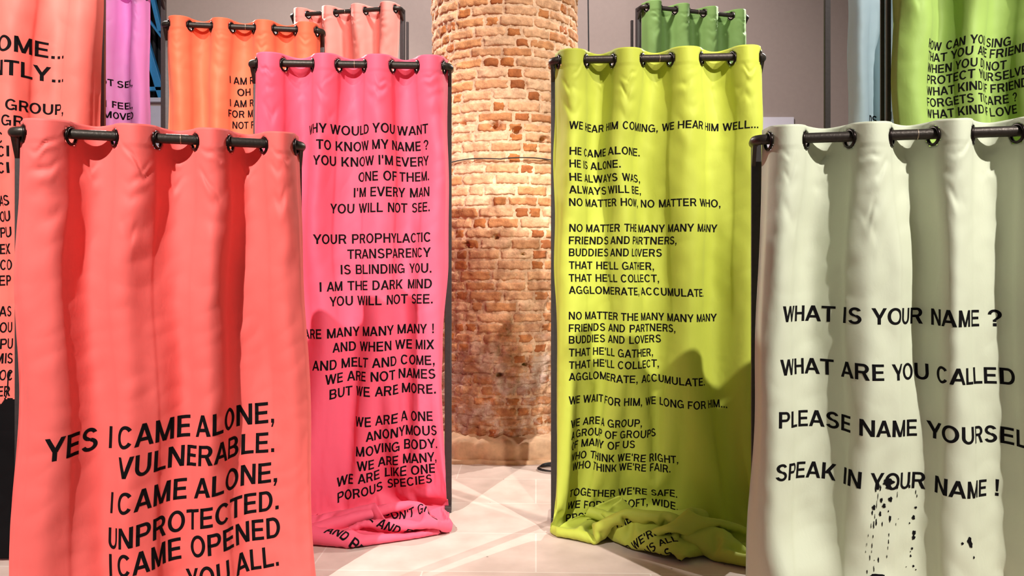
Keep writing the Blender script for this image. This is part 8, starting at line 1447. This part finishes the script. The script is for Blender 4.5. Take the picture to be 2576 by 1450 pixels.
# hot pink curtain, left of the column
B = Curtain(px(620, 158, 4.63), px(1141, 166, 4.71), 2.66, GB, 2, pool=POOLB, spreadL=.0)
SB = [('WHY WOULD YOU WANT', 775, 338, 1078, 338), ('TO KNOW MY NAME ?', 800, 379, 1079, 378), ("YOU KNOW I'M EVERY", 792, 418, 1080, 417),
      ('ONE OF THEM.', 900, 457, 1080, 455), ("I'M EVERY MAN", 888, 496, 1081, 495), ('YOU WILL NOT SEE.', 831, 537, 1082, 533),
      ('YOUR PROPHYLACTIC', 792, 615, 1084, 609), ('TRANSPARENCY', 872, 652, 1085, 647), ('IS BLINDING YOU.', 855, 691, 1086, 686),
      ('I AM THE DARK MIND', 808, 734, 1087, 725), ('YOU WILL NOT SEE.', 831, 771, 1089, 763),
      ('WE ARE MANY MANY MANY !', 706, 857, 1092, 837), ('AND WHEN WE MIX', 838, 887, 1093, 877), ('AND MELT AND COME,', 787, 932, 1094, 916),
      ('WE ARE NOT NAMES', 820, 967, 1096, 950), ('BUT WE ARE MORE.', 830, 1005, 1097, 988),
      ('WE ARE A ONE', 893, 1075, 1089, 1058), ('ANONYMOUS', 920, 1112, 1099, 1093), ('MOVING BODY.', 895, 1150, 1100, 1127),
      ('WE ARE MANY,', 897, 1187, 1098, 1162), ('WE ARE LIKE ONE', 847, 1230, 1094, 1193), ('POROUS SPECIES', 850, 1268, 1085, 1222)]
LOWB = [("BUT DON'T GIVE", 224, 317, .05, True), ('WE GIVE AND BE', 214, 333, .05, True), ('AND BECOME', 170, 350, -.05, True)]
B.build(F_pink, 'hot pink curtain left of the brick column, print starting WHY WOULD YOU WANT', [l + (24,) for l in SB] + LOWB, GRP)
frame(B, 'dark steel stand carrying the hot pink curtain left of the column')

# lime curtain, right of the column
Cc = Curtain(px(1379, 152, 4.5), px(1932, 141, 4.405), 2.64, GC, 3, pool=POOLC)
SC = [('WE HEAR HIM COMING, WE HEAR HIM WELL...', 1432, 330, 1903, 326), ('HE CAME ALONE.', 1433, 394, 1611, 391), ('HE IS ALONE.', 1433, 425, 1560, 425),
      ('HE ALWAYS WAS,', 1433, 458, 1612, 458), ('ALWAYS WILL BE,', 1432, 489, 1614, 488), ('NO MATTER HOW, NO MATTER WHO,', 1432, 520, 1815, 521),
      ('NO MATTER THE MANY MANY MANY', 1432, 584, 1808, 584), ('FRIENDS AND PARTNERS,', 1431, 615, 1700, 615), ('BUDDIES AND LOVERS', 1431, 645, 1667, 646),
      ("THAT HE'LL GATHER,", 1431, 677, 1647, 680), ("THAT HE'LL COLLECT,", 1431, 709, 1660, 711), ('AGGLOMERATE, ACCUMULATE.', 1431, 739, 1770, 747),
      ('NO MATTER THE MANY MANY MANY', 1431, 803, 1808, 811), ('FRIENDS AND PARTNERS,', 1431, 834, 1698, 836), ('BUDDIES AND LOVERS', 1431, 863, 1665, 864),
      ("THAT HE'LL GATHER,", 1431, 895, 1645, 898), ("THAT HE'LL COLLECT,", 1431, 926, 1660, 927), ('AGGLOMERATE, ACCUMULATE.', 1431, 955, 1772, 970),
      ('WE WAIT FOR HIM, WE LONG FOR HIM...', 1431, 1014, 1832, 1030), ('WE ARE A GROUP,', 1436, 1074, 1615, 1075), ('A GROUP OF GROUPS', 1437, 1103, 1652, 1103),
      ('OF MANY OF US', 1438, 1131, 1598, 1131), ("WHO THINK WE'RE RIGHT,", 1438, 1161, 1708, 1170), ("WHO THINK WE'RE FAIR.", 1440, 1187, 1688, 1193)]
cL, rL = Cc.locate(1440, 1190)
LOWC = [(t, cL, rL + 6.9 * k, .043) for k, t in ((2.1, "TOGETHER WE'RE SAFE."), (3.1, 'WE FORM A SOFT, WIDE,'), (4.1, 'PROTECTIVE SKIN,'),
        (5.1, 'PROTECTING US ALL'), (6.1, 'AGAINST THE VOIDS.'), (8, "TOGETHER WE'RE SAFE."), (9, 'TO REPAIR US ALL'), (10, 'AGAINST THE ILLS'),
        (11, 'AGAINST THE VOIDS'), (13, "TOGETHER WE'RE SAFE."), (14, 'PROTECTING US ALL'), (15, 'AGAINST THE ILLS'), (16, 'AGAINST THE VOIDS'), (17, 'TO REPAIR US ALL'))]
Cc.build(F_lime, 'lime yellow curtain right of the brick column, print starting WE HEAR HIM COMING', [l + (19.5,) for l in SC] + LOWC, GRP)
frame(Cc, 'dark steel stand carrying the lime curtain right of the column')

# pale mint curtain, front right
def d_bulge(f, z):
    g = np.exp(-((f - .16) / .10) ** 2) * np.exp(-((z - .20) / .13) ** 2)
    g2 = np.exp(-((f - .40) / .12) ** 2) * np.exp(-((z - .10) / .10) ** 2)
    return .12 * g + .08 * g2
D = Curtain(px(1887, 352, 3.36), px(2702, 325, 3.09), 2.016, GD, 4, spreadL=.075, spreadR=.05, spow=1.6, billow=d_bulge, crease=.011)
D.build(F_mint, 'pale mint curtain in the right foreground, print starting WHAT IS YOUR NAME', [
    ('WHAT IS YOUR NAME ?', 1965, 809, 2530, 824, 41), ('WHAT ARE YOU CALLED', 1960, 942, 2556, 972, 41),
    ('PLEASE NAME YOURSELF', 1956, 1072, 2612, 1130, 42), ('SPEAK IN YOUR NAME !', 1947, 1200, 2527, 1260, 42)], GRP)
frame(D, 'low dark steel stand carrying the pale mint curtain in the right foreground')
# ink splashed down the mint curtain
V, Fs = [], []
rng = random.Random(5)
def blob(x, y, rx, ry, jag=.25, n=18):
    x, y, rx, ry = 1800 + x / 2.959, 960 + y / 2.959, rx / 2.959, ry / 2.959
    c, r = D.locate(x, y)
    c2, r2 = D.locate(x + 8, y + 8)
    sc, sr = (c2 - c) / 8, (r2 - r) / 8
    ph = rng.uniform(0, 6)
    ring = []
    for k in range(n):
        t = 2 * PI * k / n
        m = 1 + jag * (.5 * math.sin(3 * t + ph) + .5 * math.sin(5 * t + 2 * ph))
        ring.append((c + rx * m * math.cos(t) * sc, r + ry * m * math.sin(t) * sr))
    rings = [[(c + (a - c) * q, r + (b - r) * q) for a, b in ring] for q in (.33, .66, 1)]
    b0 = len(V); V.append(D.surf(c, r, .0024))
    for rg in rings:
        for a, b in rg: V.append(D.surf(a, b, .0022))
    for k in range(n):
        k2 = (k + 1) % n
        Fs.append((b0, b0 + 1 + k2, b0 + 1 + k))
        for q in range(2):
            Fs.append((b0 + 1 + q * n + k, b0 + 1 + q * n + k2, b0 + 1 + (q + 1) * n + k2, b0 + 1 + (q + 1) * n + k))
for a in [(1222, 870, 10, 18), (1293, 868, 15, 20), (1162, 918, 13, 20), (1243, 913, 13, 18), (1150, 955, 5, 18), (1213, 970, 8, 20), (1180, 1028, 5, 28),
          (1290, 1012, 8, 25), (1160, 1045, 4, 30), (1515, 967, 11, 10), (1497, 1042, 13, 18), (1463, 1080, 5, 8), (1502, 1160, 15, 22), (1498, 1195, 15, 18),
          (1488, 1280, 9, 11), (1475, 1302, 4, 6), (1477, 1335, 7, 11), (1500, 1415, 9, 10), (1815, 1185, 11, 11), (1875, 1172, 18, 30), (1886, 1205, 16, 24),
          (1915, 1305, 7, 12), (1200, 1310, 5, 22), (1165, 1375, 3, 25), (1115, 1395, 4, 15), (1280, 738, 40, 26), (1282, 775, 20, 20), (1178, 775, 6, 34),
          (1200, 765, 7, 30), (1215, 780, 5, 24), (1190, 1436, 75, 24), (1130, 1440, 25, 10), (1350, 770, 6, 30), (1460, 800, 8, 14), (1555, 790, 8, 12),
          (1515, 850, 3, 18), (1525, 880, 3, 14), (1278, 955, 4, 9), (1228, 1045, 4, 18), (1140, 1050, 2, 20), (1120, 1120, 2, 12), (1156, 1130, 3, 14),
          (1110, 1190, 2, 14), (1150, 1200, 3, 22), (1104, 1245, 2, 10), (1148, 1245, 2, 12), (1135, 1290, 3, 24), (1280, 1130, 3, 14), (1277, 1180, 3, 18),
          (1272, 1225, 2, 16), (1265, 1290, 3, 14), (1168, 1312, 3, 4), (1338, 1060, 2, 12), (1362, 1028, 3, 4), (1438, 1412, 4, 4), (1520, 1444, 5, 6),
          (1195, 840, 2, 30), (1185, 900, 2, 34), (1170, 985, 2, 20), (1348, 840, 2, 26)]:
    blob(*a)
mesh_obj('ink_splatter', V, Fs, M_ink, D.ob, True)

# tall coral curtain at the left edge, dyed black at the foot
Rr = px(264, 0, 4.15)
H_ = Curtain(R_from(Rr, PI + math.radians(16.5)), Rr, 3.30, GH, 6, amp=.05, amp_low=.036, spreadR=-.005, per=40, dv=.006)
LH = [('COME...', -35, 128, 159, 146, 39), ('NTLY...', -14, 190, 159, 206, 38), ('IS GROUP,', -18, 278, 160, 288, 27), ('F GR', -16, 317, 62, 322, 27),
      ('C', -4, 361, 12, 362, 27), ('CI', -2, 396, 32, 397, 27), ('CI', -2, 437, 32, 438, 27), ('AS', -8, 518, 30, 518, 26), ('OU', -6, 558, 32, 557, 26),
      ('PU', -4, 598, 34, 597, 26), ('EX', -6, 640, 30, 639, 26), ('CO', -5, 680, 34, 679, 26), ('EP', -8, 720, 30, 718, 26), ('AS', -8, 798, 30, 796, 26),
      ('OU', -6, 839, 32, 836, 26), ('PU', -4, 880, 34, 877, 26), ('MIS', -20, 918, 34, 914, 26), ('OC', -6, 959, 34, 956, 26), ('ER', -10, 1000, 28, 996, 26)]
Hob = H_.build(F_tall, 'tall coral curtain at the left edge with foot dyed black, behind the low coral one', LH, GRP)
Hob.data.materials.append(M_ink)
nh = Noise(31, 24, 3, 14); nh2 = Noise(32, 24, 2, 6)
me = Hob.data
cz = np.empty(len(me.polygons) * 3); me.polygons.foreach_get('center', cz); cz = cz.reshape(-1, 3)
edge = .815 + .018 * nh(cz[:, 0], cz[:, 2] * .3) + .02 * nh2(cz[:, 0], 0 * cz[:, 0])
run = (np.abs(nh2(cz[:, 0] * 2.0, cz[:, 2] * .8)) < .16) & (cz[:, 2] < .95)
mi = ((cz[:, 2] < edge) | run).astype(np.int32)
me.polygons.foreach_set('material_index', mi)
frame(H_, 'tall dark steel stand carrying the coral curtain at the left edge', post_w=.022)

# orange curtain behind the pink one
E_ = Curtain(px(402, 60, 6.0), px(818, 78, 6.2), 3.30, GE, 7, per=22, crease=.012)
E_.build(F_orange, 'orange curtain behind the hot pink one, print starting I AM R', [
    ('I AM R', 578, 209, 638, 210, 18), ('OH IM', 594, 238, 660, 239, 18), ('I AM R', 578, 267, 638, 267, 18),
    ('FOR MY', 575, 294, 650, 294, 18), ('NOT F', 583, 322, 640, 323, 18)], GRP, off=.0025)
frame(E_, 'tall dark steel stand carrying the orange curtain')

# orchid curtain far left
Rr = px(412, 0, 7.6)
I_ = Curtain(R_from(Rr, PI + math.radians(9)), Rr, 4.04, (.05, .16, .28, .40, .52, .64, .755, .865), 8, per=20, amp=.075, amp_low=.06)
I_.build(F_orchid, 'orchid pink curtain far back between the tall coral and the orange one', [
    ('NOT SEX,', 242, 217, 337, 219, 17), ('I FEEL,', 267, 271, 337, 274, 17), ('MOVED', 263, 298, 339, 300, 17)], GRP, off=.003)
frame(I_, 'tallest dark steel stand carrying the orchid pink curtain far left')

# salmon curtain far back
Fr = Curtain(px(726, 38, 8.1), px(1010, 18, 7.85), 4.01, GE, 9, per=20, amp=.085, amp_low=.075, wander=.08)
Fr.build(F_salmon, 'salmon pink curtain far back, left of the brick column', [], GRP)
frame(Fr, 'tallest dark steel stand carrying the salmon curtain far back', brace=True)

# leaf green curtain far back
Gr = Curtain(px(1612, 15, 7.8), px(1888, 42, 8.16), 4.01, GE, 10, per=20, amp=.085, amp_low=.075, wander=.08)
Gr.build(F_green, 'leaf green curtain far back, rising behind the lime one', [], GRP)
frame(Gr, 'tallest dark steel stand carrying the leaf green curtain far back', brace=True)

# ice blue curtain, right
Lr = px(2078, 0, 6.1)
J_ = Curtain(Lr, R_from(Lr, math.radians(-10)), 4.01, (.165, .285, .40, .51, .62, .73, .84, .955), 12, per=20, amp=.07, amp_low=.055)
J_.build(F_blue, 'ice blue curtain half hidden behind the apple green one at right', [
    ('DS', 2190, 307, 2216, 306, 20), ('IS', 2236, 305, 2262, 304, 21)], GRP, off=.003)
frame(J_, 'tall dark steel stand carrying the ice blue curtain')

# apple green curtain, right
Lr = px(2231, 0, 4.5)
K_ = Curtain(Lr, R_from(Lr, math.radians(-13)), 3.30, (.05, .18, .31, .44, .57, .70, .83, .955), 13, per=28, amp=.07, amp_low=.055, wander=.1)
K_.build(F_apple, 'apple green curtain at right above the mint one, print starting HOW CAN YOU SING', [
    ('HOW CAN YOU SING', 2334, 121, 2548, 110, 22), ('THAT YOU ARE FRIENDS', 2334, 150, 2596, 133, 22), ('WHEN YOU DO NOT', 2334, 179, 2540, 168, 22),
    ('PROTECT YOURSELVES', 2334, 208, 2596, 191, 22), ('WHAT KIND OF FRIENDS', 2334, 237, 2596, 222, 22), ('FORGETS TO CARE ?', 2334, 266, 2557, 255, 22),
    ('WHAT KIND OF LOVE', 2334, 295, 2558, 285, 22)], GRP)
frame(K_, 'tall dark steel stand with twin posts carrying the apple green curtain', brace=True, post_w=.022)
